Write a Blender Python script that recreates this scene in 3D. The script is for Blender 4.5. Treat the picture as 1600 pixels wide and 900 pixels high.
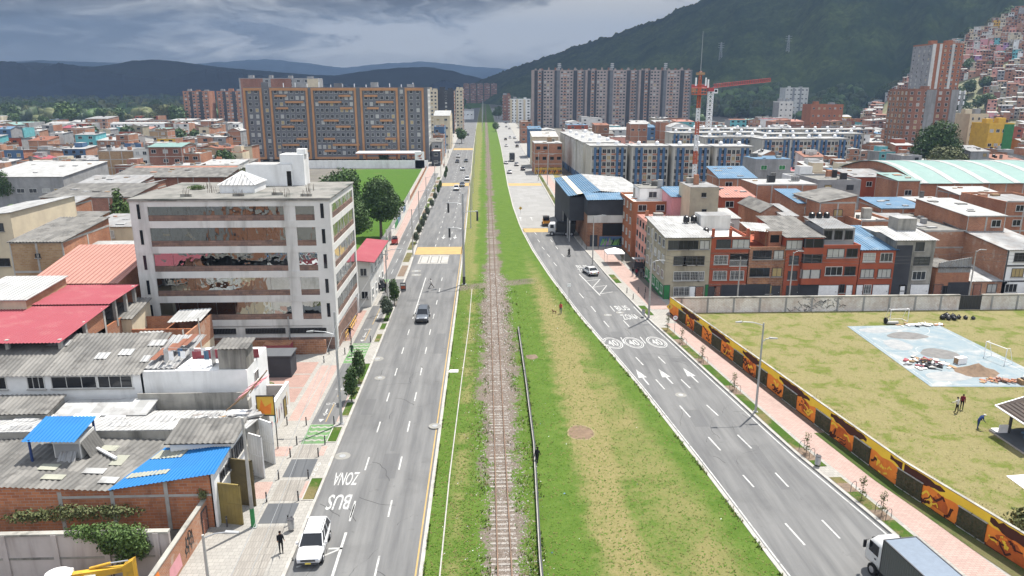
import bpy, math, random
import numpy as np
from mathutils import Vector, Matrix, noise
D = bpy.data
for o in list(D.objects): D.objects.remove(o)
SC = bpy.context.scene
COL = SC.collection
R = random.Random(7)
PI = math.pi

# ---------------------------------------------------------------- camera
CH, CF, PITCH, YAW = 32.0, 1150.0, math.radians(14.947), math.radians(2.069)
cam = D.cameras.new('camera'); cam.sensor_width = 36; cam.lens = 36*CF/1600
cam.clip_start = 0.5; cam.clip_end = 60000
camo = D.objects.new('camera', cam); COL.objects.link(camo)
camo.location = (0, 0, CH); camo.rotation_euler = (PI/2-PITCH, 0, -YAW)
SC.camera = camo
# ---------------------------------------------------------------- sun, sky
SUN_DIR = Vector((0.28, 0.33, 1.0)).normalized()      # towards the sun
sun = D.lights.new('sun', 'SUN'); sun.energy = 4.5; sun.angle = math.radians(0.55); sun.color = (1, 0.955, 0.88)
suno = D.objects.new('sun', sun); COL.objects.link(suno)
suno.rotation_euler = SUN_DIR.to_track_quat('Z', 'Y').to_euler(); suno.location = (100, 100, 300)
SC.view_settings.view_transform = 'Standard'; SC.view_settings.look = 'None'
SC.view_settings.exposure = 1.2; SC.view_settings.gamma = 1; SC.view_settings.use_curve_mapping = False
SC.cycles.use_denoising = True
SC.cycles.max_bounces = 6; SC.cycles.diffuse_bounces = 2; SC.cycles.glossy_bounces = 3
SC.cycles.transmission_bounces = 2; SC.cycles.volume_bounces = 0; SC.cycles.transparent_max_bounces = 6
SC.cycles.caustics_reflective = False; SC.cycles.caustics_refractive = False
SC.cycles.sample_clamp_indirect = 6
SC.render.film_transparent = False

class NT:
	"""small helper to write node graphs"""
	def __init__(s, tree): s.t = tree; tree.nodes.clear()
	def n(s, typ, **kw):
		nd = s.t.nodes.new(typ)
		for k, v in kw.items(): setattr(nd, k, v)
		return nd
	def put(s, sock, v):
		if v is None: return
		if isinstance(v, bpy.types.NodeSocket): s.t.links.new(v, sock)
		else:
			if sock.type == 'RGBA' and not hasattr(v, '__len__'): v = (v, v, v, 1)
			elif sock.type == 'RGBA' and len(v) == 3: v = (*v, 1)
			sock.default_value = v
	def math(s, op, a, b=None, c=None, clamp=False):
		nd = s.n('ShaderNodeMath', operation=op, use_clamp=clamp)
		for i, v in enumerate((a, b, c)): s.put(nd.inputs[i], v)
		return nd.outputs[0]
	def vmath(s, op, a, b=None):
		nd = s.n('ShaderNodeVectorMath', operation=op)
		s.put(nd.inputs[0], a); s.put(nd.inputs[1], b)
		return nd.outputs[0]
	def mix(s, f, a, b, mode='MIX'):
		nd = s.n('ShaderNodeMixRGB', blend_type=mode)
		s.put(nd.inputs[0], f); s.put(nd.inputs[1], a); s.put(nd.inputs[2], b)
		return nd.outputs[0]
	def rng(s, v, a, b, c=0.0, d=1.0, smooth=False):
		nd = s.n('ShaderNodeMapRange', interpolation_type='SMOOTHSTEP' if smooth else 'LINEAR')
		for i, x in enumerate((v, a, b, c, d)): s.put(nd.inputs[i], x)
		return nd.outputs[0]
	def noise(s, vec, scale, detail=3, rough=0.55, dist=0.0):
		nd = s.n('ShaderNodeTexNoise'); s.put(nd.inputs['Vector'], vec)
		nd.inputs['Scale'].default_value = scale; nd.inputs['Detail'].default_value = detail
		nd.inputs['Roughness'].default_value = rough; nd.inputs['Distortion'].default_value = dist
		return nd.outputs['Fac']
	def pos(s): return s.n('ShaderNodeNewGeometry').outputs['Position']
	def sep(s, v):
		nd = s.n('ShaderNodeSeparateXYZ'); s.put(nd.inputs[0], v); return nd.outputs
	def com(s, x, y, z):
		nd = s.n('ShaderNodeCombineXYZ')
		for i, v in enumerate((x, y, z)): s.put(nd.inputs[i], v)
		return nd.outputs[0]
	def ramp(s, f, stops):
		nd = s.n('ShaderNodeValToRGB'); s.put(nd.inputs[0], f)
		e = nd.color_ramp.elements
		while len(e) < len(stops): e.new(0.5)
		for el, (p, c) in zip(e, stops): el.position = p; el.color = (*c, 1)
		return nd.outputs[0]

W = D.worlds.new('World'); SC.world = W; W.use_nodes = True
nt = NT(W.node_tree)
sky = nt.n('ShaderNodeTexSky', sky_type='NISHITA'); sky.sun_disc = False
sky.sun_elevation = math.asin(SUN_DIR.z); sky.sun_rotation = math.atan2(SUN_DIR.x, SUN_DIR.y)
sky.altitude = 2600
tc = nt.n('ShaderNodeTexCoord').outputs['Generated']
dx, dy, dz = nt.sep(tc)[:]
# storm clouds: banks stretched along the horizon, flat bases, lighter tops, rain far off on the left
el = nt.math('ARCSINE', dz)
az_ = nt.math('ARCTAN2', dx, dy)
cv = nt.com(nt.math('MULTIPLY', az_, 5.5), nt.math('MULTIPLY', el, 25.0), 0)
wp = nt.noise(cv, 0.8, 3)
cv2 = nt.vmath('ADD', cv, nt.com(nt.math('MULTIPLY', wp, 1.2), nt.math('MULTIPLY', wp, 0.9), 0.7))
big = nt.rng(nt.noise(cv2, 0.8, 3, 0.5), 0.37, 0.63)
fine = nt.rng(nt.noise(nt.vmath('MULTIPLY', cv2, (1, 0.8, 1)), 2.0, 9, 0.58, 0.5), 0.36, 0.64)
tiny = nt.rng(nt.noise(nt.vmath('MULTIPLY', cv2, (1.2, 0.6, 1)), 7.5, 6, 0.62), 0.3, 0.7)
ff = nt.math('ADD', nt.math('MULTIPLY', big, 0.42), nt.math('ADD', nt.math('MULTIPLY', fine, 0.4), nt.math('MULTIPLY', tiny, 0.18)))
ff = nt.math('ADD', ff, nt.rng(az_, -0.45, 0.08, -0.04, 0.3, True))
deck = nt.math('MULTIPLY', nt.rng(nt.math('ADD', el, nt.math('MULTIPLY', fine, 0.03)), 0.085, 0.125, 0, 1, True), nt.rng(az_, 0.2, -0.1, 0.25, 1, True))
ff = nt.math('SUBTRACT', ff, nt.math('MULTIPLY', deck, 0.16))
cl = nt.ramp(ff, [(0.22, (0.075, 0.083, 0.1)), (0.36, (0.12, 0.132, 0.157)), (0.47, (0.225, 0.24, 0.265)), (0.57, (0.39, 0.405, 0.42)), (0.75, (0.68, 0.685, 0.685))])
st = nt.noise(nt.com(nt.math('MULTIPLY', az_, 11), nt.math('MULTIPLY', el, 5), 0), 1.0, 4)
rain = nt.mix(nt.rng(st, 0.36, 0.66), (0.125, 0.15, 0.195), (0.34, 0.365, 0.4))
lo = nt.math('MULTIPLY', nt.rng(nt.math('ADD', el, nt.math('MULTIPLY', fine, 0.022)), 0.068, 0.04, 0, 1, True), nt.rng(big, 0.1, 0.9, 0.9, 0.6))
cl = nt.mix(lo, cl, rain)
# high above and behind the viewer: bright broken cloud with blue gaps
hv = nt.noise(tc, 2.6, 5, 0.55)
hi = nt.mix(nt.rng(hv, 0.36, 0.56, 0.25, 1.0, True), nt.mix(1.0, sky.outputs[0], (0.09, 0.09, 0.09), 'MULTIPLY'), (0.78, 0.8, 0.83))
col = nt.mix(nt.rng(dz, 0.17, 0.42, 0, 1, True), cl, hi)
bg = nt.n('ShaderNodeBackground'); nt.put(bg.inputs[0], col); bg.inputs[1].default_value = 1.0
wo = nt.n('ShaderNodeOutputWorld'); nt.t.links.new(bg.outputs[0], wo.inputs[0])

# ---------------------------------------------------------------- survey helpers: sight lines to points of the place
_fw = Vector((math.sin(YAW)*math.cos(PITCH), math.cos(YAW)*math.cos(PITCH), -math.sin(PITCH)))
_rt = Vector((math.cos(YAW), -math.sin(YAW), 0)); _up = _rt.cross(_fw)
EYE = Vector((0, 0, CH))
def ray(x, y): return _fw*CF + _rt*(x-800) - _up*(y-450)
def g(x, y, z=0.0):
	d = ray(x, y); return EYE + d*((z-CH)/d.z)
def PY(x, y, Y):
	d = ray(x, y); return EYE + d*(Y/d.y)
def PX(x, y, X):
	d = ray(x, y); return EYE + d*(X/d.x)
def proj(p):
	v = Vector(p)-EYE; w = v.dot(_fw)
	return (800+CF*v.dot(_rt)/w, 450-CF*v.dot(_up)/w) if w > 1 else (-9e9, -9e9)

# ---------------------------------------------------------------- materials
MATS = {}
def _new(name):
	m = D.materials.new(name); m.use_nodes = True
	n = NT(m.node_tree); b = n.n('ShaderNodeBsdfPrincipled'); o = n.n('ShaderNodeOutputMaterial')
	n.t.links.new(b.outputs[0], o.inputs[0]); MATS[name] = m
	return m, n, b
def _spec(b, rough, spec, metal=0):
	b.inputs['Roughness'].default_value = rough; b.inputs['Specular IOR Level'].default_value = spec
	b.inputs['Metallic'].default_value = metal
def _bump(n, b, h, dist, strength=1.0):
	bp = n.n('ShaderNodeBump'); n.put(bp.inputs['Height'], h); bp.inputs['Distance'].default_value = dist
	bp.inputs['Strength'].default_value = strength; n.t.links.new(bp.outputs[0], b.inputs['Normal'])
def mat(name, c1, c2=None, scale=1.0, rough=0.8, spec=0.25, metal=0, stain=None, sscale=0.25, samt=0.5, bump=0, detail=5, streak=False):
	"""weathered surface: two colours mixed by noise, blotches or run-down streaks of a stain colour"""
	if name in MATS: return MATS[name]
	m, n, b = _new(name)
	c2 = c2 or tuple(x*0.72 for x in c1)
	p = n.pos()
	f = n.noise(p, scale, detail, 0.6)
	c = n.mix(n.rng(f, 0.35, 0.68), c1, c2)
	if stain:
		sp = n.vmath('MULTIPLY', p, (1, 1, 0.12)) if streak else p
		s = n.noise(sp, sscale, 6, 0.65, 0.3)
		c = n.mix(n.math('MULTIPLY', n.rng(s, 0.5, 0.68, 0, 1, True), samt), c, stain)
	n.put(b.inputs['Base Color'], c); _spec(b, rough, spec, metal)
	if bump: _bump(n, b, n.noise(p, scale*4, 4), bump)
	return m
def brick(name, c1, c2, mortar=(0.36, 0.3, 0.26), bw=0.45, bh=0.16, stain=(0.16, 0.11, 0.09), samt=0.45, pale=None):
	if name in MATS: return MATS[name]
	m, n, b = _new(name)
	p = n.pos(); x, y, z = n.sep(p)[:]
	br = n.n('ShaderNodeTexBrick'); n.put(br.inputs['Vector'], n.com(n.math('ADD', x, y), z, 0))
	br.inputs['Color1'].default_value = (*c1, 1); br.inputs['Color2'].default_value = (*c2, 1); br.inputs['Mortar'].default_value = (*mortar, 1)
	br.inputs['Scale'].default_value = 1; br.inputs['Brick Width'].default_value = bw; br.inputs['Row Height'].default_value = bh
	br.inputs['Mortar Size'].default_value = 0.018; br.inputs['Bias'].default_value = -0.1
	s = n.noise(n.vmath('MULTIPLY', p, (1, 1, 0.5)), 0.45, 6, 0.65)
	c = n.mix(n.math('MULTIPLY', n.rng(s, 0.46, 0.7, 0, 1, True), samt), br.outputs['Color'], stain)
	s3 = n.noise(n.vmath('MULTIPLY', p, (1, 1, 0.25)), 0.16, 5, 0.7)
	c = n.mix(n.rng(s3, 0.36, 0.64, 0, 0.55), c, tuple(k*0.55 for k in c2))
	s4 = n.noise(n.vmath('ADD', p, (7, 3, 9)), 2.2, 4, 0.7)
	c = n.mix(n.rng(s4, 0.5, 0.72, 0, 0.35), c, (0.34, 0.21, 0.13))
	if pale:
		s2 = n.noise(n.vmath('ADD', p, (31, 7, 3)), 0.8, 5, 0.65)
		c = n.mix(n.math('MULTIPLY', n.rng(s2, 0.55, 0.66, 0, 1, True), 0.7), c, pale)
	n.put(b.inputs['Base Color'], c); _spec(b, 0.9, 0.15)
	return m
def sheet(name, c1, c2=None, rust=None, ramt=0.4, axis=0, pitch=0.0, panel=0.9, var=0.5, rough=0.6, spec=0.3, metal=0):
	"""roofing sheets: rows of sheets of slightly different age, rust or moss blotches, ribs as bump"""
	if name in MATS: return MATS[name]
	m, n, b = _new(name)
	c2 = c2 or tuple(x*0.6 for x in c1)
	c1 = tuple(k*0.5 for k in c1); c2 = tuple(k*0.5 for k in c2); rust = rust and tuple(k*0.6 for k in rust)
	p = n.pos(); x, y, z = n.sep(p)[:]
	a, d = (x, y) if axis == 0 else (y, x)
	br = n.n('ShaderNodeTexBrick'); n.put(br.inputs['Vector'], n.com(d, a, 0))
	br.inputs['Color1'].default_value = (0, 0, 0, 1); br.inputs['Color2'].default_value = (1, 1, 1, 1); br.inputs['Mortar'].default_value = (0.45, 0.45, 0.45, 1)
	br.inputs['Scale'].default_value = 1; br.inputs['Brick Width'].default_value = 1.9; br.inputs['Row Height'].default_value = panel
	br.inputs['Mortar Size'].default_value = 0.012; br.inputs['Bias'].default_value = 0
	f = n.math('ADD', n.math('MULTIPLY', br.outputs['Color'], var), n.math('MULTIPLY', n.noise(p, 0.6, 5, 0.65), 1.0-var))
	c = n.mix(n.rng(f, 0.2, 0.8), c1, c2)
	if rust:
		s = n.noise(p, 0.55, 6, 0.68, 0.4)
		c = n.mix(n.math('MULTIPLY', n.rng(s, 0.5, 0.66, 0, 1, True), ramt), c, rust)
	n.put(b.inputs['Base Color'], c); _spec(b, rough, spec, metal)
	if pitch:
		w = n.math('SINE', n.math('MULTIPLY', a, 2*PI/pitch)); _bump(n, b, w, pitch*0.12)
	return m
def plain(name, c, rough=0.5, spec=0.4, metal=0, coat=0):
	if name in MATS: return MATS[name]
	m, n, b = _new(name); n.put(b.inputs['Base Color'], n.mix(n.rng(n.noise(n.pos(), 3.0, 3), 0.3, 0.7), c, tuple(x*0.86 for x in c)))
	_spec(b, rough, spec, metal); b.inputs['Coat Weight'].default_value = coat
	return m
def mirror_glass(name, tint, wob):
	m, n, b = _new(name); n.put(b.inputs['Base Color'], tint); _spec(b, 0.03, 0.5, 1.0)
	p = n.pos(); x, y, z = n.sep(p)[:]
	_bump(n, b, n.noise(n.com(n.math('MULTIPLY', x, 0.7), n.math('MULTIPLY', y, 0.7), n.math('MULTIPLY', z, 0.5)), 0.9, 2), wob)
	return m

T = {}
T['conc'] = mat('concrete', (0.40, 0.385, 0.36), (0.29, 0.28, 0.26), 0.8, stain=(0.14, 0.13, 0.12), samt=0.5)
T['conc_old'] = mat('old_concrete', (0.33, 0.315, 0.28), (0.22, 0.21, 0.19), 0.6, stain=(0.07, 0.068, 0.06), samt=0.75, sscale=0.35, streak=True)
T['pale'] = mat('pale_render', (0.6, 0.59, 0.56), (0.5, 0.49, 0.46), 0.5, stain=(0.3, 0.29, 0.27), samt=0.5, streak=True)
T['white'] = mat('white_render', (0.74, 0.74, 0.73), (0.62, 0.62, 0.61), 0.5, stain=(0.38, 0.37, 0.35), samt=0.5, streak=True)
T['cream'] = mat('cream_render', (0.58, 0.5, 0.36), (0.49, 0.42, 0.31), 0.5, stain=(0.3, 0.26, 0.2), samt=0.5, streak=True)
T['grey'] = mat('grey_render', (0.3, 0.3, 0.3), (0.22, 0.22, 0.22), 0.5, stain=(0.12, 0.12, 0.12), samt=0.5, streak=True)
T['olive'] = mat('olive_beige_render', (0.36, 0.32, 0.235), (0.28, 0.25, 0.19), 0.7, stain=(0.14, 0.125, 0.1), samt=0.6, streak=True)
T['pink'] = mat('pink_render', (0.62, 0.31, 0.25), (0.54, 0.26, 0.21), 0.5, stain=(0.36, 0.2, 0.17), samt=0.4, streak=True)
T['red'] = mat('red_render', (0.33, 0.085, 0.043), (0.26, 0.065, 0.035), 0.5, stain=(0.2, 0.06, 0.04), samt=0.5, streak=True)
T['orange'] = mat('orange_render', (0.34, 0.13, 0.062), (0.27, 0.1, 0.05), 0.6, stain=(0.2, 0.09, 0.05), streak=True)
T['yellow'] = mat('yellow_paint', (0.62, 0.38, 0.055), (0.5, 0.3, 0.05), 0.6)
T['lilac'] = mat('lilac_render', (0.42, 0.25, 0.45), None, 0.6)
T['teal'] = mat('teal_render', (0.14, 0.42, 0.45), None, 0.6)
T['greenw'] = mat('green_paint', (0.04, 0.2, 0.07), None, 0.6)
T['bluew'] = mat('blue_paint', (0.075, 0.14, 0.24), (0.06, 0.115, 0.2), 0.4, stain=(0.12, 0.17, 0.26), samt=0.4)
T['dkblue'] = mat('dark_blue_paint', (0.03, 0.055, 0.16), None, 0.6)
T['brick'] = brick('orange_brick', (0.46, 0.185, 0.085), (0.33, 0.12, 0.06))
T['brick_w'] = brick('mottled_block_brick', (0.5, 0.2, 0.095), (0.34, 0.12, 0.06), bw=0.6, bh=0.24, stain=(0.14, 0.075, 0.05), samt=0.6)
T['brick2'] = brick('red_brick', (0.3, 0.1, 0.055), (0.22, 0.072, 0.042))
T['brick3'] = brick('brown_brick', (0.33, 0.16, 0.09), (0.2, 0.09, 0.055), bw=0.6, bh=0.3, stain=(0.48, 0.24, 0.11), samt=0.6)
T['brick4'] = brick('yellow_brick', (0.42, 0.29, 0.16), (0.32, 0.2, 0.1), bw=0.55, bh=0.24, stain=(0.26, 0.14, 0.08), samt=0.6)
T['brick5'] = brick('pale_pink_brick', (0.45, 0.225, 0.125), (0.36, 0.15, 0.08), pale=(0.4, 0.31, 0.25))
T['stonec'] = brick('brown_stone_cladding', (0.25, 0.16, 0.128), (0.14, 0.1, 0.09), mortar=(0.1, 0.075, 0.065), bw=0.85, bh=0.3, stain=(0.36, 0.22, 0.16), samt=0.4)
T['wbrick'] = brick('whitewashed_brick', (0.78, 0.76, 0.73), (0.68, 0.65, 0.62), mortar=(0.42, 0.37, 0.33), bw=0.5, bh=0.2, stain=(0.3, 0.17, 0.12), samt=0.55)
T['fibre'] = sheet('grey_fibre_cement', (0.34, 0.325, 0.3), (0.17, 0.165, 0.155), (0.075, 0.07, 0.065), 0.6)
T['fibre_rib'] = sheet('ribbed_fibre_cement', (0.36, 0.345, 0.32), (0.2, 0.19, 0.18), (0.1, 0.095, 0.09), 0.5, pitch=0.5)
T['zinc'] = sheet('bare_zinc_sheets', (0.6, 0.6, 0.6), (0.4, 0.4, 0.4), (0.28, 0.2, 0.15), 0.45, pitch=0.4, rough=0.5)
T['wroof'] = sheet('white_roof_sheets', (0.74, 0.74, 0.73), (0.58, 0.58, 0.57), (0.42, 0.38, 0.34), 0.35, pitch=0.5)
T['wroof2'] = sheet('worn_pale_sheets', (0.7, 0.7, 0.69), (0.45, 0.45, 0.44), (0.22, 0.2, 0.19), 0.5)
T['redroof'] = sheet('red_roof_sheets', (0.5, 0.105, 0.135), (0.44, 0.085, 0.11), (0.46, 0.17, 0.17), 0.4, panel=4, var=0.25)
T['pinkroof'] = sheet('salmon_roof_sheets', (0.7, 0.34, 0.27), (0.62, 0.29, 0.23), None, panel=3, var=0.3, pitch=0.6)
T['blueroof'] = sheet('bright_blue_sheets', (0.018, 0.25, 0.66), (0.014, 0.21, 0.57), None, panel=2.2, var=0.3)
T['lblue'] = sheet('faded_blue_sheets', (0.18, 0.34, 0.52), (0.14, 0.28, 0.44), (0.36, 0.42, 0.46), 0.4, panel=2, pitch=0.5)
T['mint'] = sheet('mint_roof_sheets', (0.32, 0.5, 0.46), (0.27, 0.43, 0.4), (0.46, 0.56, 0.54), 0.2, panel=3, var=0.3)
T['greenroof'] = mat('green_turf_roof', (0.07, 0.14, 0.05), (0.05, 0.11, 0.04), 0.5)
T['claytile'] = sheet('clay_roof', (0.42, 0.17, 0.1), (0.33, 0.13, 0.08), (0.2, 0.1, 0.07), 0.4)
T['slab'] = mat('weathered_roof_slab', (0.2, 0.193, 0.178), (0.13, 0.125, 0.115), 0.5, stain=(0.045, 0.058, 0.052), samt=0.85, sscale=0.3, detail=8)
T['trans'] = sheet('translucent_sheets', (0.58, 0.58, 0.47), (0.46, 0.46, 0.38), None)
T['dark'] = plain('dark_paint', (0.03, 0.03, 0.032), 0.6)
T['char'] = mat('charcoal_render', (0.05, 0.052, 0.06), (0.036, 0.038, 0.044), 0.4); T['slate'] = mat('slate_grey_render', (0.15, 0.154, 0.166), (0.12, 0.124, 0.135), 0.4)
T['gap'] = plain('shadowy_opening', (0.02, 0.019, 0.018), 0.9, 0.1)
T['steel'] = plain('galvanised_steel', (0.42, 0.43, 0.44), 0.45, 0.5, 0.6)
T['whitep'] = plain('white_gloss_paint', (0.8, 0.8, 0.8), 0.35)
T['framew'] = plain('white_window_frame', (0.6, 0.6, 0.58), 0.5)
T['framed'] = plain('dark_window_frame', (0.05, 0.05, 0.055), 0.5)
T['glass'] = plain('window_glass', (0.014, 0.016, 0.02), 0.08, 0.3)
T['glass2'] = plain('grey_window_glass', (0.045, 0.05, 0.056), 0.1, 0.4)
T['curtain'] = plain('curtained_window', (0.4, 0.4, 0.38), 0.25, 0.5)
T['curtain2'] = plain('ochre_curtain', (0.36, 0.27, 0.12), 0.3, 0.5)
T['black'] = plain('black_plastic', (0.015, 0.015, 0.017), 0.35)
T['rubber'] = plain('rubber', (0.02, 0.02, 0.02), 0.85, 0.2)
T['wood'] = mat('weathered_wood', (0.3, 0.2, 0.11), (0.2, 0.13, 0.08), 2.0)
T['bark'] = mat('bark', (0.13, 0.1, 0.075), (0.08, 0.062, 0.048), 2.5)
T['paint'] = mat('road_paint', (0.4, 0.4, 0.39), (0.3, 0.3, 0.29), 1.5, 0.7, stain=(0.14, 0.14, 0.14), samt=0.8, sscale=1.6)
T['ypaint'] = mat('yellow_road_paint', (0.36, 0.245, 0.095), (0.28, 0.2, 0.09), 0.8, 0.8)
T['kerbm'] = mat('kerb_concrete', (0.34, 0.325, 0.3), (0.25, 0.24, 0.22), 1.2)

# ---------------------------------------------------------------- mesh builder
class MB:
	def __init__(s): s.v = []; s.f = []; s.m = []; s.mats = []; s.sm = []
	def mi(s, m):
		if isinstance(m, str): m = T[m]
		if m not in s.mats: s.mats.append(m)
		return s.mats.index(m)
	def add(s, vs, fs, m, smooth=False):
		o = len(s.v); k = s.mi(m); s.v += [tuple(p) for p in vs]
		for f in fs: s.f.append([i+o for i in f]); s.m.append(k); s.sm.append(smooth)
		return s
	def quad(s, a, b, c, d, m): return s.add([a, b, c, d], [(0, 1, 2, 3)], m)
	def box(s, x0, x1, y0, y1, z0, z1, m, top=None):
		vs = [(x0, y0, z0), (x1, y0, z0), (x1, y1, z0), (x0, y1, z0), (x0, y0, z1), (x1, y0, z1), (x1, y1, z1), (x0, y1, z1)]
		s.add(vs, [(3, 2, 1, 0), (0, 1, 5, 4), (1, 2, 6, 5), (2, 3, 7, 6), (3, 0, 4, 7)], m)
		s.add(vs, [(4, 5, 6, 7)], top or m)
		return s
	def prism(s, pts, z0, z1, m, top=None):
		"""closed outline extruded up; z0/z1 numbers or lists"""
		n = len(pts)
		zb = z0 if hasattr(z0, '__len__') else [z0]*n; zt = z1 if hasattr(z1, '__len__') else [z1]*n
		a = sum(pts[i][0]*pts[(i+1) % n][1]-pts[(i+1) % n][0]*pts[i][1] for i in range(n))
		idx = list(range(n)) if a > 0 else list(range(n))[::-1]
		vs = [(pts[i][0], pts[i][1], zb[i]) for i in idx]+[(pts[i][0], pts[i][1], zt[i]) for i in idx]
		s.add(vs, [[i, (i+1) % n, (i+1) % n+n, i+n] for i in range(n)]+[list(range(n))[::-1]], m)
		s.add(vs, [[i+n for i in range(n)]], top or m)
		return s
	def tube(s, p0, p1, r0, r1, m, n=8, cap=True, smooth=True):
		p0 = Vector(p0); p1 = Vector(p1); d = (p1-p0)
		if d.length < 1e-6: return s
		q = d.to_track_quat('Z', 'Y'); vs = []
		for p, r in ((p0, r0), (p1, r1)):
			for i in range(n):
				a = 2*PI*i/n; vs.append(p+q @ Vector((r*math.cos(a), r*math.sin(a), 0)))
		s.add(vs, [(i, (i+1) % n, (i+1) % n+n, i+n) for i in range(n)], m, smooth)
		if cap: s.add(vs, [list(range(n))[::-1], [i+n for i in range(n)]], m)
		return s
	def path(s, pts, r, m, n=6):
		for a, b in zip(pts[:-1], pts[1:]): s.tube(a, b, r, r, m, n)
		return s
	def ball(s, c, r, m, nu=8, nv=5, seed=None, amp=0.0):
		if not hasattr(r, '__len__'): r = (r, r, r)
		vs = [(c[0], c[1], c[2]+r[2])]
		for j in range(1, nv):
			t = PI*j/nv
			for i in range(nu):
				a = 2*PI*i/nu; k = 1+(amp*noise.noise((c[0]*3+math.cos(a)*1.3+t, c[1]*3+math.sin(a)*1.3, t*1.7)) if amp else 0)
				vs.append((c[0]+r[0]*k*math.sin(t)*math.cos(a), c[1]+r[1]*k*math.sin(t)*math.sin(a), c[2]+r[2]*k*math.cos(t)))
		vs.append((c[0], c[1], c[2]-r[2])); L = len(vs)-1
		fs = [(0, 1+i, 1+(i+1) % nu) for i in range(nu)]
		for j in range(nv-2):
			for i in range(nu):
				a = 1+j*nu+i; b = 1+j*nu+(i+1) % nu; fs.append((a, a+nu, b+nu, b))
		fs += [(L, 1+(nv-2)*nu+(i+1) % nu, 1+(nv-2)*nu+i) for i in range(nu)]
		return s.add(vs, fs, m, True)
	def corr(s, a, b, c, d, m, pitch=0.25, amp=0.03, th=0.0):
		"""corrugated sheet over the quad a,b,c,d: ribs run from edge ab to edge dc"""
		a, b, c, d = map(Vector, (a, b, c, d)); n = max(4, int((b-a).length/pitch)*4)
		nr = (b-a).cross(d-a).normalized(); vs = []
		for i in range(n+1):
			t = i/n; off = nr*(amp*math.sin(2*PI*i/4))
			vs += [a.lerp(b, t)+off, d.lerp(c, t)+off]
		return s.add(vs, [(2*i, 2*i+2, 2*i+3, 2*i+1) for i in range(n)], m, True)
	def mesh(s, name):
		me = D.meshes.new(name); me.from_pydata(s.v, [], s.f)
		for m in s.mats: me.materials.append(m)
		me.polygons.foreach_set('material_index', s.m); me.polygons.foreach_set('use_smooth', s.sm)
		me.update(); return me
	def build(s, name, parent=None, loc=(0, 0, 0), rz=0.0):
		return place(name, s.mesh(name), parent, loc, rz)
def place(name, me, parent=None, loc=(0, 0, 0), rz=0.0):
	o = D.objects.new(name, me); COL.objects.link(o); o.parent = parent
	o.location = loc; o.rotation_euler = (0, 0, rz)
	return o
def lab(o, label=None, cat=None, group=None, kind=None):
	if label: o['label'] = label
	if cat: o['category'] = cat
	if group: o['group'] = group
	if kind: o['kind'] = kind
	return o
def thing(name, label, cat, loc=(0, 0, 0), rz=0.0, group=None):
	o = D.objects.new(name, None); COL.objects.link(o); o.location = loc; o.rotation_euler = (0, 0, rz)
	o.empty_display_size = 0.3
	return lab(o, label, cat, group)
CHILD = {}
def dup(root, loc=None, rz=None, label=None, group=None, parent=None):
	c = root.copy(); COL.objects.link(c)
	if parent is not None: c.parent = parent
	if loc is not None: c.location = loc
	if rz is not None: c.rotation_euler = (0, 0, rz)
	if label: c['label'] = label
	if group: c['group'] = group
	for ch in list(root.children): dup(ch, parent=c)
	return c
def struct(mb, name, kind='structure'):
	o = mb.build(name); o['kind'] = kind; return o
def recolour(root, table):
	"""give a copied thing its own paint: slot material names -> new material, kept on the object"""
	for o in [root, *root.children_recursive]:
		if o.type != 'MESH': continue
		for sl in o.material_slots:
			if sl.material and sl.material.name in table:
				nm = table[sl.material.name]; sl.link = 'OBJECT'; sl.material = nm
# ================================================================ GROUND, ROADS, RAIL CORRIDOR
def interp(tab, x):
	if x <= tab[0][0]: return tab[0][1]
	for (a, b), (c, d) in zip(tab[:-1], tab[1:]):
		if x <= c: return b+(d-b)*(x-a)/(c-a)
	return tab[-1][1]
LRtab = [(-80, -4.75), (110, -4.75), (160, -4.8), (280, -5.6), (400, -6.6), (700, -8.0), (1150, -9), (2300, -10)]
LLtab = [(-80, -13.9), (90, -13.9), (134, -14.2), (166, -15.0), (280, -16.6), (400, -18.2), (700, -21), (1150, -24)]
RLtab = [(-80, 33), (20, 22.6), (43, 20.2), (58, 19.0), (77, 17.1), (104, 13.7), (128, 11.4), (150, 9.8), (175, 8.6), (210, 8.0), (260, 8.0), (350, 8.8), (444, 9.6), (700, 10.6), (1150, 12), (2300, 12)]
RRtab = [(-80, 46), (20, 33.6), (47, 30.2), (61, 27.9), (81, 25.7), (101, 23.5), (123, 21.9), (157, 20.2), (200, 19.7), (260, 20.2), (397, 21.3), (700, 24), (1150, 27)]
LR = lambda y: interp(LRtab, y); LL = lambda y: interp(LLtab, y)
RL = lambda y: interp(RLtab, y); RR = lambda y: interp(RRtab, y)
YS = sorted(set([-80, -40, 0, 20]+list(range(30, 140, 5))+list(range(140, 300, 10))+list(range(300, 700, 25))+[700, 800, 900, 1000, 1150, 1500, 2300]))
def ribbon(mb, fa, fb, z, m, ys=YS, side=None):
	"""sheet between two edge functions; side: drop of real side faces"""
	vs = []
	for y in ys: vs += [(fa(y), y, z), (fb(y), y, z)]
	n = len(ys)
	mb.add(vs, [(2*i, 2*i+1, 2*i+3, 2*i+2) for i in range(n-1)], m)
	if side:
		for e in (0, 1):
			b = [(v[0], v[1], z-side) for v in vs[e::2]]; t = vs[e::2]
			fs = [(i, i+1, n+i+1, n+i) if e == 0 else (i+1, i, n+i, n+i+1) for i in range(n-1)]
			mb.add(t+b, fs, m)
		for i in (0, n-1):
			a, c = vs[2*i], vs[2*i+1]; mb.quad(a, c, (c[0], c[1], z-side), (a[0], a[1], z-side), m)
	return mb
def ycut(y0, y1): return [y0]+[y for y in YS if y0 < y < y1]+[y1]

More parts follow.
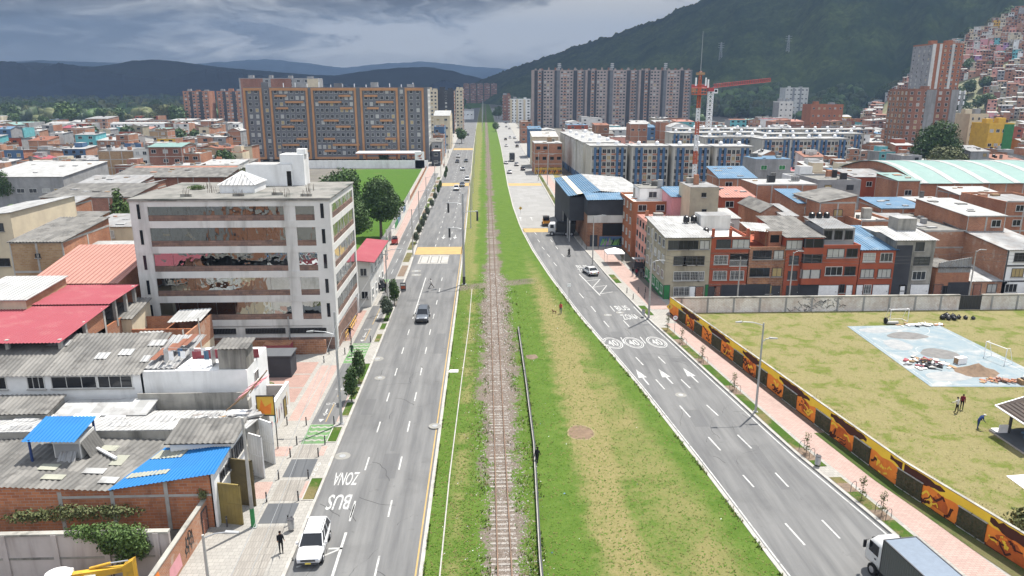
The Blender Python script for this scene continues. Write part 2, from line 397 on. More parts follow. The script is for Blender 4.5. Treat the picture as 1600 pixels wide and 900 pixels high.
# asphalt, grass and ground materials
def asphalt(name, c, worn):
	m, n, b = _new(name); p = n.pos(); x, y, z = n.sep(p)[:]
	f = n.noise(n.com(n.math('MULTIPLY', x, 1.0), n.math('MULTIPLY', y, 0.07), 0), 1.1, 4, 0.6)      # wheel tracks along the road
	q = n.noise(p, 0.12, 5, 0.65); s = n.noise(p, 9.0, 3, 0.7)
	cc = n.mix(n.rng(f, 0.35, 0.66), c, worn)
	cc = n.mix(n.math('MULTIPLY', n.rng(q, 0.5, 0.7, 0, 1, True), 0.35), cc, tuple(k*0.7 for k in c))
	cc = n.mix(n.math('MULTIPLY', n.rng(s, 0.55, 0.75), 0.25), cc, tuple(k*1.5 for k in c))
	oil = n.noise(n.vmath('ADD', p, (5, 9, 0)), 0.8, 5, 0.7)
	cc = n.mix(n.math('MULTIPLY', n.rng(oil, 0.62, 0.74, 0, 1, True), 0.45), cc, (0.045, 0.045, 0.045))
	n.put(b.inputs['Base Color'], cc); _spec(b, 0.85, 0.2); return m
T['asph'] = asphalt('asphalt', (0.098, 0.098, 0.099), (0.148, 0.147, 0.145))
T['asph_p'] = asphalt('patched_asphalt', (0.092, 0.092, 0.094), (0.115, 0.115, 0.115))
T['asph_d'] = asphalt('dark_asphalt', (0.075, 0.079, 0.085), (0.09, 0.094, 0.1))
T['tar'] = mat('crack_filler', (0.05, 0.05, 0.05), None, 1)
T['ground'] = mat('dusty_ground', (0.13, 0.118, 0.1), (0.085, 0.08, 0.07), 0.15, stain=(0.06, 0.068, 0.042), samt=0.6, sscale=0.03)
def paving(name, c1, c2, w, h):
	c1 = tuple(k*0.8 for k in c1); c2 = tuple(k*0.78 for k in c2)
	m, n, b = _new(name); p = n.pos(); x, y, z = n.sep(p)[:]
	br = n.n('ShaderNodeTexBrick'); n.put(br.inputs['Vector'], n.com(x, y, 0))
	br.inputs['Color1'].default_value = (*c1, 1); br.inputs['Color2'].default_value = (*c2, 1); br.inputs['Mortar'].default_value = (*[k*0.6 for k in c2], 1)
	br.inputs['Scale'].default_value = 1; br.inputs['Brick Width'].default_value = w; br.inputs['Row Height'].default_value = h; br.inputs['Mortar Size'].default_value = 0.012
	s = n.noise(p, 0.35, 6, 0.65); s2 = n.noise(p, 2.5, 5, 0.7)
	c = n.mix(n.math('MULTIPLY', n.rng(s, 0.45, 0.68, 0, 1, True), 0.35), br.outputs['Color'], tuple(k*0.62 for k in c1))
	c = n.mix(n.math('MULTIPLY', n.rng(s2, 0.56, 0.72, 0, 1, True), 0.3), c, tuple(k*0.55 for k in c1))
	n.put(b.inputs['Base Color'], c); _spec(b, 0.85, 0.2); return m
T['pave'] = paving('concrete_paving', (0.36, 0.345, 0.315), (0.32, 0.305, 0.28), 0.4, 0.4)
T['cslab'] = paving('concrete_road_slabs', (0.3, 0.295, 0.285), (0.27, 0.265, 0.255), 3.5, 5.0)
T['pave2'] = paving('beige_ribbed_paving', (0.31, 0.29, 0.26), (0.27, 0.25, 0.225), 0.2, 0.8)
T['pinkp'] = paving('pink_pavers', (0.4, 0.265, 0.225), (0.34, 0.225, 0.19), 0.4, 0.2)
T['pinkp2'] = paving('pale_pink_pavers', (0.43, 0.32, 0.28), (0.39, 0.275, 0.24), 0.4, 0.2)
T['orangep'] = paving('tactile_orange_pavers', (0.5, 0.3, 0.15), (0.45, 0.26, 0.13), 0.4, 0.4)
T['soil'] = mat('planting_soil', (0.17, 0.12, 0.085), (0.1, 0.075, 0.055), 3.0)
def grass(name, g1, g2, dry, dmask=None, dryamt=0.0, sc=1.0):
	m, n, b = _new(name); p = n.pos()
	f = n.noise(p, 1.7*sc, 6, 0.7); h = n.noise(p, 14, 4, 0.75); d = n.noise(n.vmath('ADD', p, (50, 3, 0)), 0.22*sc, 7, 0.66, 0.4); k = n.noise(p, 4.5, 5, 0.75)
	c = n.mix(n.rng(f, 0.3, 0.7), g1, g2)
	dd = n.rng(n.math('ADD', n.math('MULTIPLY', d, 0.72), n.math('MULTIPLY', k, 0.28)), 0.56-dryamt*0.32, 0.68-dryamt*0.32, 0, 1, True)
	c = n.mix(dd, c, n.mix(n.rng(k, 0.35, 0.65), dry, tuple(x*0.72 for x in dry)))
	c = n.mix(n.math('MULTIPLY', n.rng(h, 0.4, 0.72), 0.55), c, tuple(x*0.42 for x in g1))
	n.put(b.inputs['Base Color'], c); _spec(b, 0.95, 0.1); _bump(n, b, h, 0.06, 0.8); return m
GREEN1, GREEN2, DRY = (0.05, 0.095, 0.014), (0.036, 0.075, 0.011), (0.18, 0.145, 0.07)
T['lawn'] = grass('mown_lawn', (0.062, 0.125, 0.018), (0.048, 0.1, 0.014), DRY, dryamt=0.02, sc=0.3)
T['strip'] = grass('verge_grass', GREEN1, GREEN2, DRY, dryamt=0.25)
T['field'] = grass('worn_sports_field', (0.122, 0.142, 0.032), (0.098, 0.122, 0.025), (0.235, 0.205, 0.1), dryamt=0.5, sc=1.7)
T['scrubg'] = grass('rough_grass', (0.06, 0.09, 0.022), (0.042, 0.066, 0.018), (0.15, 0.13, 0.065), dryamt=0.4, sc=0.4)

# rail corridor ground: ballast in the middle, mown grass, worn dry patches
m, n, b = _new('corridor_grass_and_ballast'); p = n.pos(); x, y, z = n.sep(p)[:]
nf = n.noise(p, 0.55, 6, 0.68); nm = n.noise(p, 3.2, 6, 0.75); nh = n.noise(p, 13, 4, 0.75); nl = n.noise(n.vmath('ADD', p, (9, 40, 0)), 0.16, 6, 0.66, 0.5)
gr = n.mix(n.rng(nf, 0.3, 0.7), (0.052, 0.1, 0.013), (0.085, 0.138, 0.024))
gr = n.mix(n.math('MULTIPLY', n.rng(nm, 0.5, 0.72), 0.5), gr, (0.145, 0.16, 0.045))
dryc = n.mix(n.rng(nm, 0.35, 0.68), (0.23, 0.187, 0.092), (0.14, 0.14, 0.046))
rlx = n.math('ADD', n.math('MULTIPLY', n.math('MAXIMUM', n.math('SUBTRACT', 120, y), 0), 0.103), 12.2)     # road edge
rlx = n.math('SUBTRACT', rlx, n.rng(y, 120, 170, 0, 3.4))
dm = n.math('MULTIPLY', n.rng(n.math('ADD', x, n.math('MULTIPLY', nf, 5)), 9.3, 11.6, 0, 1, True), n.rng(n.math('SUBTRACT', n.math('ADD', rlx, n.math('MULTIPLY', nf, 3)), x), 2.4, 5.0, 0, 1, True))
core = n.rng(n.math('ABSOLUTE', n.math('SUBTRACT', x, n.math('ADD', 7.6, n.math('MULTIPLY', nl, 3.6)))), 2.6, 0.6, 0, 0.28, True)
dm = n.math('MULTIPLY', dm, n.rng(n.math('ADD', n.math('ADD', n.math('MULTIPLY', nl, 0.6), n.math('MULTIPLY', nm, 0.4)), core), 0.36, 0.58, 0, 1, True))
dm = n.math('MULTIPLY', dm, n.rng(y, 150, 120))
lm = n.math('MULTIPLY', n.rng(n.math('ADD', x, nf), -1.4, -2.2, 0, 1, True), n.rng(y, 105, 135)); lm = n.math('MULTIPLY', lm, n.rng(nm, 0.4, 0.55))
lm2 = n.math('MULTIPLY', n.rng(n.math('ABSOLUTE', n.math('ADD', x, 2.3)), 1.2, 0.2), n.rng(nl, 0.42, 0.56, 0, 0.75, True))
dd = n.math('MAXIMUM', dm, n.math('MAXIMUM', lm, lm2))
gr = n.mix(dd, gr, dryc)
gv = n.mix(n.rng(nh, 0.3, 0.7), (0.2, 0.165, 0.138), (0.09, 0.074, 0.062))
gv = n.mix(n.rng(nm, 0.52, 0.7, 0, 0.7), gv, (0.09, 0.07, 0.055))
gv = n.mix(n.math('MULTIPLY', n.rng(nl, 0.56, 0.64, 0, 1, True), n.rng(nm, 0.5, 0.6)), gv, (0.05, 0.04, 0.034))
xc = n.math('ADD', 1.05, n.math('MULTIPLY', n.rng(y, 60, 100), 0.35))
nfs = n.rng(nf, 0.32, 0.68, -1, 1); nms = n.rng(nm, 0.34, 0.66, -1, 1); nls = n.rng(nl, 0.36, 0.64, -1, 1)
hw = n.math('ADD', 1.4, n.math('ADD', n.math('MULTIPLY', nls, 0.75), n.math('ADD', n.math('MULTIPLY', nfs, 0.55), n.math('MULTIPLY', nms, 0.75))))
hw = n.math('ADD', hw, n.math('MULTIPLY', n.rng(y, 62, 76), n.rng(y, 126, 112, 0, 0.75)))
hw = n.math('SUBTRACT', hw, n.rng(y, 115, 190, 0, 0.35))
bm = n.rng(n.math('SUBTRACT', n.math('ABSOLUTE', n.math('SUBTRACT', x, xc)), hw), 0.35, -0.25, 0, 1, True)
cross = n.math('MULTIPLY', n.rng(n.math('ABSOLUTE', n.math('SUBTRACT', y, n.math('ADD', 121.5, n.math('MULTIPLY', x, 0.35)))), 2.4, 1.2), n.rng(nm, 0.38, 0.5))
cross = n.math('MULTIPLY', cross, n.rng(x, 9, 7))
bm = n.math('MAXIMUM', bm, cross)
c = n.mix(bm, gr, gv)
c = n.mix(n.math('MULTIPLY', n.rng(nh, 0.45, 0.75), 0.5), c, n.mix(bm, (0.018, 0.036, 0.006), (0.055, 0.046, 0.038)))
n.put(b.inputs['Base Color'], c); _spec(b, 0.95, 0.1); _bump(n, b, nh, 0.08, 0.8); T['corr'] = m

mb = MB(); mb.quad((-26000, -3000, -0.06), (26000, -3000, -0.06), (26000, 30000, -0.06), (-26000, 30000, -0.06), 'ground'); struct(mb, 'ground')
mb = MB(); ribbon(mb, LL, LR, 0.0, 'asph', ycut(-80, 1500)); struct(mb, 'avenue')
m_ = MB(); ribbon(m_, RL, RR, 0.0, 'asph', ycut(-80, 176)); struct(m_, 'road')
mb = MB(); ribbon(mb, RL, RR, 0.0, 'cslab', ycut(176, 1500)); struct(mb, 'concrete_road')
mb = MB(); ribbon(mb, LR, RL, 0.07, 'corr'); struct(mb, 'rail_corridor')
mb = MB()
kerb = lambda f, w0, w1: (lambda y: f(y)+w0, lambda y: f(y)+w1)
ribbon(mb, *kerb(LR, -0.06, 0.22), 0.11, 'kerbm', side=0.2); ribbon(mb, *kerb(RL, -0.24, 0.06), 0.11, 'kerbm', side=0.2)
ribbon(mb, *kerb(LL, -0.24, 0.02), 0.15, 'kerbm', ycut(-80, 109), side=0.25); ribbon(mb, *kerb(LL, -0.24, 0.02), 0.15, 'kerbm', ycut(113, 1150), side=0.25)
ribbon(mb, *kerb(RR, -0.02, 0.24), 0.15, 'kerbm', ycut(-80, 196), side=0.25); ribbon(mb, *kerb(RR, -0.02, 0.24), 0.15, 'kerbm', ycut(206, 1150), side=0.25)
struct(mb, 'kerb')

# ---- pavements, left side: concrete bands, pink pavers, bike lane
mb = MB()
BL = lambda y: interp([(-80, -21), (44, -21), (50, -20.4), (90, -20.2), (126, -20.6), (170, -21.2), (290, -24), (400, -27), (700, -31), (1150, -36)], y)
ribbon(mb, lambda y: BL(y)-2.2, lambda y: LL(y)-0.2, 0.12, 'pave', side=0.2)
mb.box(-40, -20.2, 71.5, 88, -0.05, 0.118, 'pave')
struct(mb, 'pavement')
mb = MB(); Z1 = 0.126
def rect(mb, x0, x1, y0, y1, z, m): mb.quad((x0, y0, z), (x1, y0, z), (x1, y1, z), (x0, y1, z), m)
for (y0, y1) in ((53.9, 56.6), (61.1, 63.0)):
	rect(mb, -19.6, -18.1, y0, y1, Z1, 'pinkp2'); rect(mb, -15.4, -14.9, y0, y1, Z1, 'pinkp2')
for k in range(3): rect(mb, -31.5+k*0.02, -20.5, 73.2+k*4.1, 77.0+k*4.1, Z1, 'pinkp')
for (x0, x1) in ((-20.0, -19.0), (-18.85, -17.9)): rect(mb, x0, x1, 68.6, 84.0, Z1, 'pinkp2')
rect(mb, -15.1, -14.95, 68.2, 84.5, Z1, 'pinkp2')
rect(mb, -19.7, -18.0, 93, 107, Z1, 'pinkp')
ribbon(mb, lambda y: BL(y)+0.4, lambda y: LL(y)-4.2, Z1, 'pinkp2', ycut(126, 330))
struct(mb, 'pink_paving')
mb = MB()
for (y0, y1) in ((42.0, 49.9), (53.5, 56.8), (60.8, 63.2)): rect(mb, -17.6, -15.4, y0, y1, Z1, 'pave2')
struct(mb, 'ribbed_paving')
mb = MB()
rect(mb, -17.6, -15.15, 50.3, 53.15, Z1, 'asph_d'); rect(mb, -17.6, -15.25, 57.3, 60.5, Z1, 'asph_d')
rect(mb, -17.5, -15.1, 67.7, 84.6, Z1, 'asph'); rect(mb, -17.5, -15.2, 92.0, 109.5, Z1, 'asph')
ribbon(mb, lambda y: LL(y)-4.1, lambda y: LL(y)-1.9, Z1, 'asph', ycut(126, 300))
rect(mb, -16.9, -14.3, 109.8, 126, Z1, 'asph')
struct(mb, 'bike_lane')
T['gpaint'] = mat('green_lane_paint', (0.11, 0.2, 0.085), (0.08, 0.16, 0.065), 1.0, stain=(0.12, 0.125, 0.12), samt=0.4)
mb = MB()
for (y0, y1) in ((63.5, 67.6), (84.7, 91.9), (118, 126)):
	rect(mb, -17.5 if y1 < 100 else -18.6, -15.2 if y1 < 100 else -17, y0, y1, Z1, 'gpaint')
mw = MB()
for (y0, y1, nz) in ((63.7, 67.4, 4), (85.0, 91.7, 6)):
	for k in range(nz):
		yy = y0+(k+0.4)*(y1-y0)/nz; st = (y1-y0)/nz*0.3
		for i in range(6):
			xa = -17.35+i*0.34; sa = 1 if i % 2 else -1
			mw.quad((xa, yy-sa*0.12, 0.13), (xa+0.34, yy+sa*0.12, 0.13), (xa+0.34, yy+sa*0.12+st, 0.13), (xa, yy-sa*0.12+st, 0.13), 'pave')
struct(mb, 'green_crossing'); 
# ---- verge strips with planting
PLANT = [(69.5, 72.9), (73.6, 77.0), (77.8, 84.4), (92.4, 95.6), (97.6, 100.4), (101.2, 108), (63.8, 66.9), (53.6, 57.0)]
mb = MB(); ms = MB()
for i, (y0, y1) in enumerate(PLANT):
	x0, x1 = (-14.85, -14.15)
	if i == 6: x0, x1 = -15.1, -14.3
	if i == 7: x0, x1 = -15.0, -14.1
	rect(mb, x0, x1, y0, y1, 0.15, 'strip')
	for (a, b_, c_, d_) in ((x0-0.1, x0, y0-0.1, y1+0.1), (x0, x1, y0-0.1, y0), (x0, x1, y1, y1+0.1)): ms.box(a, b_, c_, d_, 0.1, 0.17, 'kerbm')
for k in range(14):
	y0 = 128+k*11.5; xx = LL(y0+4)
	rect(mb, xx-1.7, xx-0.5, y0, y0+8.5, 0.15, 'scrubg' if k % 3 else 'soil')
struct(mb, 'planting_strip'); struct(ms, 'planter_edging')

# ---- right pavement, verge and mural footing
MUR = [(30.0, 118.0), (27.2, 104.2)] and [(-80, 76), (20, 46.2), (36, 39.4), (42.6, 37.0), (53.6, 34.2), (65, 32.6), (75.7, 31.2), (90, 29.2), (104.2, 27.2), (118, 27.2)]
MU = lambda y: interp(MUR, y)
mb = MB()
ribbon(mb, lambda y: RR(y)+0.2, lambda y: MU(y)-0.1, 0.12, 'pave', ycut(-80, 104), side=0.2)
RP = lambda y: interp([(104, 30), (112, 29.5), (113, 27), (150, 27), (175, 25.6), (196, 25.0), (206, 25.3), (300, 27.5), (400, 29.5), (1150, 35)], y)
ribbon(mb, lambda y: RR(y)+0.2, RP, 0.12, 'pave', ycut(104, 196), side=0.2)
ribbon(mb, lambda y: RR(y)+0.2, RP, 0.12, 'pave', ycut(206, 1150), side=0.2)
struct(mb, 'footpath')
mb = MB(); ribbon(mb, lambda y: RR(y)+1.75, lambda y: RR(y)+4.4, Z1, 'pinkp2', ycut(-40, 99)); ribbon(mb, lambda y: RR(y)+1.9, lambda y: RR(y)+5.0, Z1, 'pinkp2', ycut(106, 150)); ribbon(mb, lambda y: RR(y)+2.2, lambda y: RR(y)+4.6, Z1, 'pinkp2', ycut(208, 300)); struct(mb, 'paver_path')
mb = MB()
for (y0, y1) in ((30, 49), (50.5, 53.2), (54.6, 55.6), (57.5, 58.6), (61, 73.5), (76, 82.5), (84.8, 89.5), (92, 97), (103, 108), (122, 128)):
	ribbon(mb, lambda y: RR(y)+0.35, lambda y: RR(y)+1.35, 0.15, 'strip', ycut(y0, y1))
ribbon(mb, lambda y: MU(y)-1.25-max(0, (50-y)*0.06), lambda y: MU(y)-0.15, 0.15, 'scrubg', ycut(10, 64))
ribbon(mb, lambda y: MU(y)-0.75, lambda y: MU(y)-0.15, 0.15, 'soil', ycut(64, 103))
for (y0, y1) in ((49.0, 50.5), (53.2, 54.6), (58.6, 61), (73.5, 76), (82.5, 84.8), (89.5, 92)):
	ribbon(mb, lambda y: RR(y)+0.35, lambda y: RR(y)+1.35, 0.15, 'soil', ycut(y0, y1))
ribbon(mb, lambda y: RR(y)+0.4, lambda y: RR(y)+1.5, 0.15, 'scrubg', ycut(210, 330))
struct(mb, 'roadside_verge')
# field behind the mural
mb = MB(); fy = [-60, 20, 42.6, 53.6, 75.7, 90, 104.3]
vs = []
for y_ in fy: vs += [(MU(y_)+0.15, y_, 0.05), (170, y_, 0.05)]
mb.add(vs, [(2*i, 2*i+1, 2*i+3, 2*i+2) for i in range(len(fy)-1)], 'field'); struct(mb, 'field')
# green plots
mb = MB()
mb.prism([(-47, 128), (-20.8, 128), (-24.2, 318), (-60, 318)], -0.05, 0.05, 'lawn')
struct(mb, 'lawn')
mb = MB(); a = g(838, 262); mb.prism([(26.0, 206), (34.5, 206), (32.5, 258), (27.2, 300), (25.8, 262)], -0.05, 0.125, 'field'); struct(mb, 'grass_plot')
mb = MB(); q = [g(722, 170), g(752, 168), g(752, 158), g(718, 158)]; mb.prism([(v_.x, v_.y) for v_ in q], 0, 0.3, 'lawn'); struct(mb, 'far_meadow')

# ---- road markings
Z = 0.004
mk = MB()
def dash(a, b, w=0.14, m='paint', z=Z):
	a = Vector((a[0], a[1], z)); b = Vector((b[0], b[1], z)); d = (b-a).normalized(); s = Vector((-d.y, d.x, 0))*(w/2)
	mk.quad(a+s, b+s, b-s, a-s, m)
for k in range(52):
	y0 = 43.7+7.4*k
	if 128 < y0 < 152: continue
	t = (y0-43.7)/380
	for xx in (-7.8, -10.75):
		if xx == -10.75 and (50.2 > y0 > 43 or 104 < y0 < 127): continue
		s = LR(y0)+4.75
		dash((xx+s, y0), (xx+s, y0+2.4))
dash((-10.7, 43.5), (-10.7, 49.1), 0.2); dash((-10.7, 50.6), (-10.7, 53.0)); dash((-10.75, 104), (-10.75, 127.5), 0.17)
ribbon(mk, lambda y: LR(y)-0.34, lambda y: LR(y)-0.22, Z, 'ypaint', ycut(30, 300))
ribbon(mk, lambda y: RL(y)+0.25, lambda y: RL(y)+0.37, Z, 'paint', ycut(30, 176))
ribbon(mk, lambda y: RR(y)-0.42, lambda y: RR(y)-0.28, Z, 'paint', ycut(30, 108))
def zc(lst, ox, oy, sc): return [tuple((ox+a/sc, oy+b_/sc) for a, b_ in ((q[0], q[1]), (q[2], q[3]))) for q in lst]
RD = zc([(512, 545, 558, 596), (630, 542, 682, 590), (638, 683, 692, 742), (766, 673, 828, 733), (790, 850, 838, 903), (932, 840, 990, 902), (319, 332, 352, 367), (418, 330, 449, 360), (407, 430, 446, 473), (518, 430, 558, 468), (122, 108, 143, 133), (178, 173, 202, 200), (206, 107, 226, 131), (264, 170, 290, 198), (253, 245, 270, 275), (338, 243, 362, 272), (70, 50, 90, 73)], 880, 440, 2.8125)
RD += zc([(0, 158, 47, 212), (232, 615, 338, 733), (430, 597, 528, 697)], 1160, 640, 3.4616)[1:]
RD += zc([(75, 630, 90, 647), (45, 590, 57, 605), (20, 557, 32, 570), (0, 522, 10, 535), (85, 555, 95, 568), (112, 590, 125, 604), (-15, 488, -5, 500), (60, 522, 70, 535)], 840, 200, 3.0)
for p0, p1 in RD:
	a, b = g(*p0), g(*p1); dash(a, b, 0.15)
# bus bay hatching beside the right kerb
zz = [(840+a/3, 200+b_/3) for a, b_ in ((195, 685), (293, 785), (352, 768), (292, 778), (325, 737), (258, 747), (293, 709), (230, 716))]
for p0, p1 in zip(zz[:2], zz[1:2]): dash(g(*p0), g(*p1), 0.2)
for p0, p1 in zip(zz[2:], zz[3:]): dash(g(*p0), g(*p1), 0.16)
# raised yellow crossings
mk2 = MB()
rect(mk2, LL(150)+0.1, LR(150)-0.1, 146.8, 154.2, Z, 'ypaint'); rect(mk2, LL(262)+0.3, LR(262)-0.2, 259, 268, Z, 'ypaint'); rect(mk2, LL(420)+0.3, LR(420)-0.2, 424, 437, Z, 'ypaint')
rect(mk2, RL(172)+0.2, RR(172)-0.3, 170.5, 175.5, Z, 'ypaint'); rect(mk2, RL(262)+0.2, RR(262)-0.3, 259, 266, Z, 'ypaint')
o = struct(mk2, 'yellow_crossing_paint')
rect(mk, -13.2, -7.4, 138.5, 146, Z, 'kerbm')
for xx in (-12.9, -10.9, -8.9):
	for (x0, x1, y0, y1) in ((xx, xx+1.6, 139, 139.25), (xx, xx+1.6, 145, 145.25), (xx, xx+0.15, 139, 145.2), (xx+1.45, xx+1.6, 139, 145.2)): rect(mk, x0, x1, y0, y1, 0.008, 'asph')
def arrow(x0, y0, x1, y1, w=0.55, hl=2.0):
	a = Vector((x0, y0, Z)); b = Vector((x1, y1, Z)); d = (b-a).normalized(); s = Vector((-d.y, d.x, 0)); n_ = b-d*hl
	mk.quad(a+s*0.09, n_+s*0.09, n_-s*0.09, a-s*0.09, 'paint'); mk.add([n_+s*w, b, n_-s*w], [(0, 2, 1)], 'paint')
for t_, b_ in (((320, 386), (376, 453)), ((419, 384), (482, 449)), ((527, 380), (594, 444))):
	a = g(880+b_[0]/2.8125, 440+b_[1]/2.8125); e = g(880+t_[0]/2.8125, 440+t_[1]/2.8125); arrow(a.x, a.y, e.x, e.y, 0.5, 2.6)
for xx in (-7.0, -9.6): arrow(xx, 168, xx, 163, 0.5, 2.2)
for px_ in (952, 1017): 
	a = g(560+px_/3.75, 240+388/3.75); arrow(a.x, a.y-1, a.x, a.y+4.5, 0.55, 2.0)
def glyphs(txt, cx, cy, w, h, rot, mb=mk, z=Z, m='paint', bold=0.012):
	cu = D.curves.new('lettering', 'FONT'); cu.body = txt; cu.align_x = 'CENTER'; cu.align_y = 'CENTER'; cu.size = 1; cu.offset = bold; cu.resolution_u = 3
	ob = D.objects.new('lettering', cu); COL.objects.link(ob); dg = bpy.context.evaluated_depsgraph_get(); dg.update()
	me = D.meshes.new_from_object(ob.evaluated_get(dg)); D.objects.remove(ob)
	co = np.array([v_.co[:] for v_ in me.vertices]); mn, mx = co.min(0), co.max(0)
	co[:, 0] = (co[:, 0]-(mn[0]+mx[0])/2)/(mx[0]-mn[0])*w; co[:, 1] = (co[:, 1]-(mn[1]+mx[1])/2)/(mx[1]-mn[1])*h
	fs = [list(p_.vertices) for p_ in me.polygons]; D.meshes.remove(me)
	return co, fs
def road_text(txt, cx, cy, w, h, rot):
	co, fs = glyphs(txt, cx, cy, w, h, rot); c_, s_ = math.cos(rot), math.sin(rot)
	mk.add([(cx+a*c_-b_*s_, cy+a*s_+b_*c_, Z) for a, b_, _ in co], fs, 'paint')
road_text('BUS', -12.05, 53.4, 1.85, 2.3, PI); road_text('ZONA', -12.15, 57.1, 2.1, 2.2, PI)
for txt, px0, px1, py0, py1 in (('BUS', 230, 288, 106, 126), ('ZONA', 256, 332, 143, 166)):
	a = g(880+(px0+px1)/2/2.8125, 440+(py0+py1)/2/2.8125); road_text(txt, a.x, a.y, 2.0 if txt == 'BUS' else 2.5, 2.5, math.radians(7))
for txt, px_, py_ in (('BUS', 202, 650), ('ZONA', 212, 668)):
	a = g(840+px_/3, 200+py_/3); road_text(txt, a.x+0.3, a.y, 2.2, 2.6, math.radians(4))
def ring(cx, cy, rx, ry, rot, w=0.2, m='paint', z=Z, seg=40, mb=mk):
	vs = []; c_, s_ = math.cos(rot), math.sin(rot)
	for i in range(seg):
		t = 2*PI*i/seg
		for k in (1, 0):
			a, b_ = (rx-k*w)*math.cos(t), (ry-k*w*1.3)*math.sin(t); vs.append((cx+a*c_-b_*s_, cy+a*s_+b_*c_, z))
	mb.add(vs, [(2*i+1, (2*i+3) % (2*seg), (2*i+2) % (2*seg), 2*i) for i in range(seg)][::1], m)
for px_, py_ in ((218, 270), (309, 268), (411, 266)):
	a = g(880+px_/2.8125, 440+py_/2.8125); rr = math.radians(8)
	ring(a.x, a.y, 1.22, 2.25, rr, 0.13); ring(a.x, a.y, 1.0, 1.85, rr, 0.1); road_text('40', a.x, a.y, 1.25, 2.3, rr)
# bike lane signs
mk_z = Z
def bl_tri(x, y, s): mk.add([(x-s, y+s*1.2, 0.131), (x, y-s*1.2, 0.131), (x+s, y+s*1.2, 0.131)], [(0, 1, 2)], 'paint')
for (x_, y_) in ((-16.7, 68.5), (-16.5, 93.0)): bl_tri(x_, y_, 0.3)
for (x_, y0, y1) in ((-16.6, 69.6, 71.3), (-16.5, 94.3, 96.5), (-15.9, 104.6, 102.5)):
	rect(mk, x_-0.07, x_+0.07, min(y0, y1)+0.5, max(y0, y1), 0.131, 'paint'); bl_tri(x_, y0+0.3, 0.28)
for (x_, y_) in ((-16.5, 72.6), (-16.45, 97.8), (-16.3, 76.6)):
	for sx in (-0.28, 0.28): ring(x_+sx, y_, 0.22, 0.26, 0, 0.06, z=0.131, seg=14)
	dash((x_-0.28, y_), (x_+0.28, y_+0.3), 0.06, z=0.131)
for (y0, y1) in ((68.2, 72.6), (74.5, 76.2), (78, 84), (93, 98), (100, 108)): rect(mk, -16.2, -16.12, y0, y1, 0.131, 'ypaint')
for k in range(16): rect(mk, LL(132+k*9)-3.05, LL(132+k*9)-2.95, 130+k*9, 133.5+k*9, 0.131, 'paint')
for (x_, y_) in ((-15.05, 57.7), (-15.0, 58.6), (-14.95, 59.5), (-14.95, 64.2), (-14.95, 65.2), (-14.95, 66.2)): ring(x_, y_, 0.14, 0.3, 0, 0.07, z=0.131, seg=12)
rect(mk, -11.6, -10.6, 47.0, 47.2, Z, 'paint'); dash((-13.4, 45.0), (-10.8, 47.0), 0.15)
o = struct(mk, 'road_marking'); o2 = struct(mw, 'crossing_zigzag_paint')
mp_ = MB()
for (x0, x1, y0, y1) in ((-9.4, -8.0, 57, 61.5), (-13.0, -11.9, 70, 74), (-6.8, -5.6, 88, 96), (-12.6, -9.6, 112, 113.4), (-9.0, -8.6, 62, 104), (20.5, 22.0, 66, 70), (24.4, 25.2, 54, 62), (17.0, 18.6, 92, 96), (16.4, 21.9, 117, 118), (-12.6, -11.2, 150.0, 160), (22.6, 24.4, 84, 85.4)): rect(mp_, x0, x1, y0, y1, 0.002, 'asph_p')
struct(mp_, 'road_patch')
mc = MB(); Rc = random.Random(4)
for k in range(46):
	left = Rc.random() < .55; y = Rc.uniform(42, 125); x = Rc.uniform(LL(y)+.5, LR(y)-.6) if left else Rc.uniform(RL(y)+.6, RR(y)-.8); a_ = Rc.choice([0, 0, PI/2])+Rc.uniform(-.5, .5)
	for q in range(Rc.randint(4, 12)):
		a_ += Rc.uniform(-.5, .5); L = Rc.uniform(.25, .7); x2, y2 = x+math.sin(a_)*L, y+math.cos(a_)*L; w_ = .022
		if not ((LL(y2)+.3 < x2 < LR(y2)-.5) or (RL(y2)+.5 < x2 < RR(y2)-.5)): break
		mc.quad((x-w_, y-w_, .0035), (x+w_, y+w_, .0035), (x2+w_, y2+w_, .0035), (x2-w_, y2-w_, .0035), 'tar'); x, y = x2, y2
struct(mc, 'tar_seam')
# patches and manholes
T['manm'] = mat('manhole_concrete', (0.22, 0.215, 0.2), (0.17, 0.165, 0.15), 1.5)
def disc(cx, cy, r, z0, z1, m='manm', name='manhole_cover'):
	mb = MB(); mb.tube((cx, cy, z0), (cx, cy, z1), r, r, m, 24); mb.tube((cx, cy, z1), (cx, cy, z1+0.012), r*0.42, r*0.42, 'steel', 16); return struct(mb, name)
for (x_, y_, r_) in ((-13.2, 61.2, 0.72), (-12.4, 80.1, 0.62), (-13.6, 86.4, 0.8)): disc(x_, y_, r_, -0.05, 0.008)
disc(-5.2, 66.9, 0.62, -0.05, 0.125)
for px_, py_, r_ in ((517, 498, 0.62), (196, 147, 0.6), (249, 136, 0.6)):
	a = g(880+px_/2.8125, 440+py_/2.8125); disc(a.x, a.y, r_, -0.05, 0.008)
for px_, py_ in ((640, 688), (648, 711)):
	a = g(560+340/3.75, 240+py_/3.75); disc(a.x, a.y, 0.9, -0.05, 0.008)

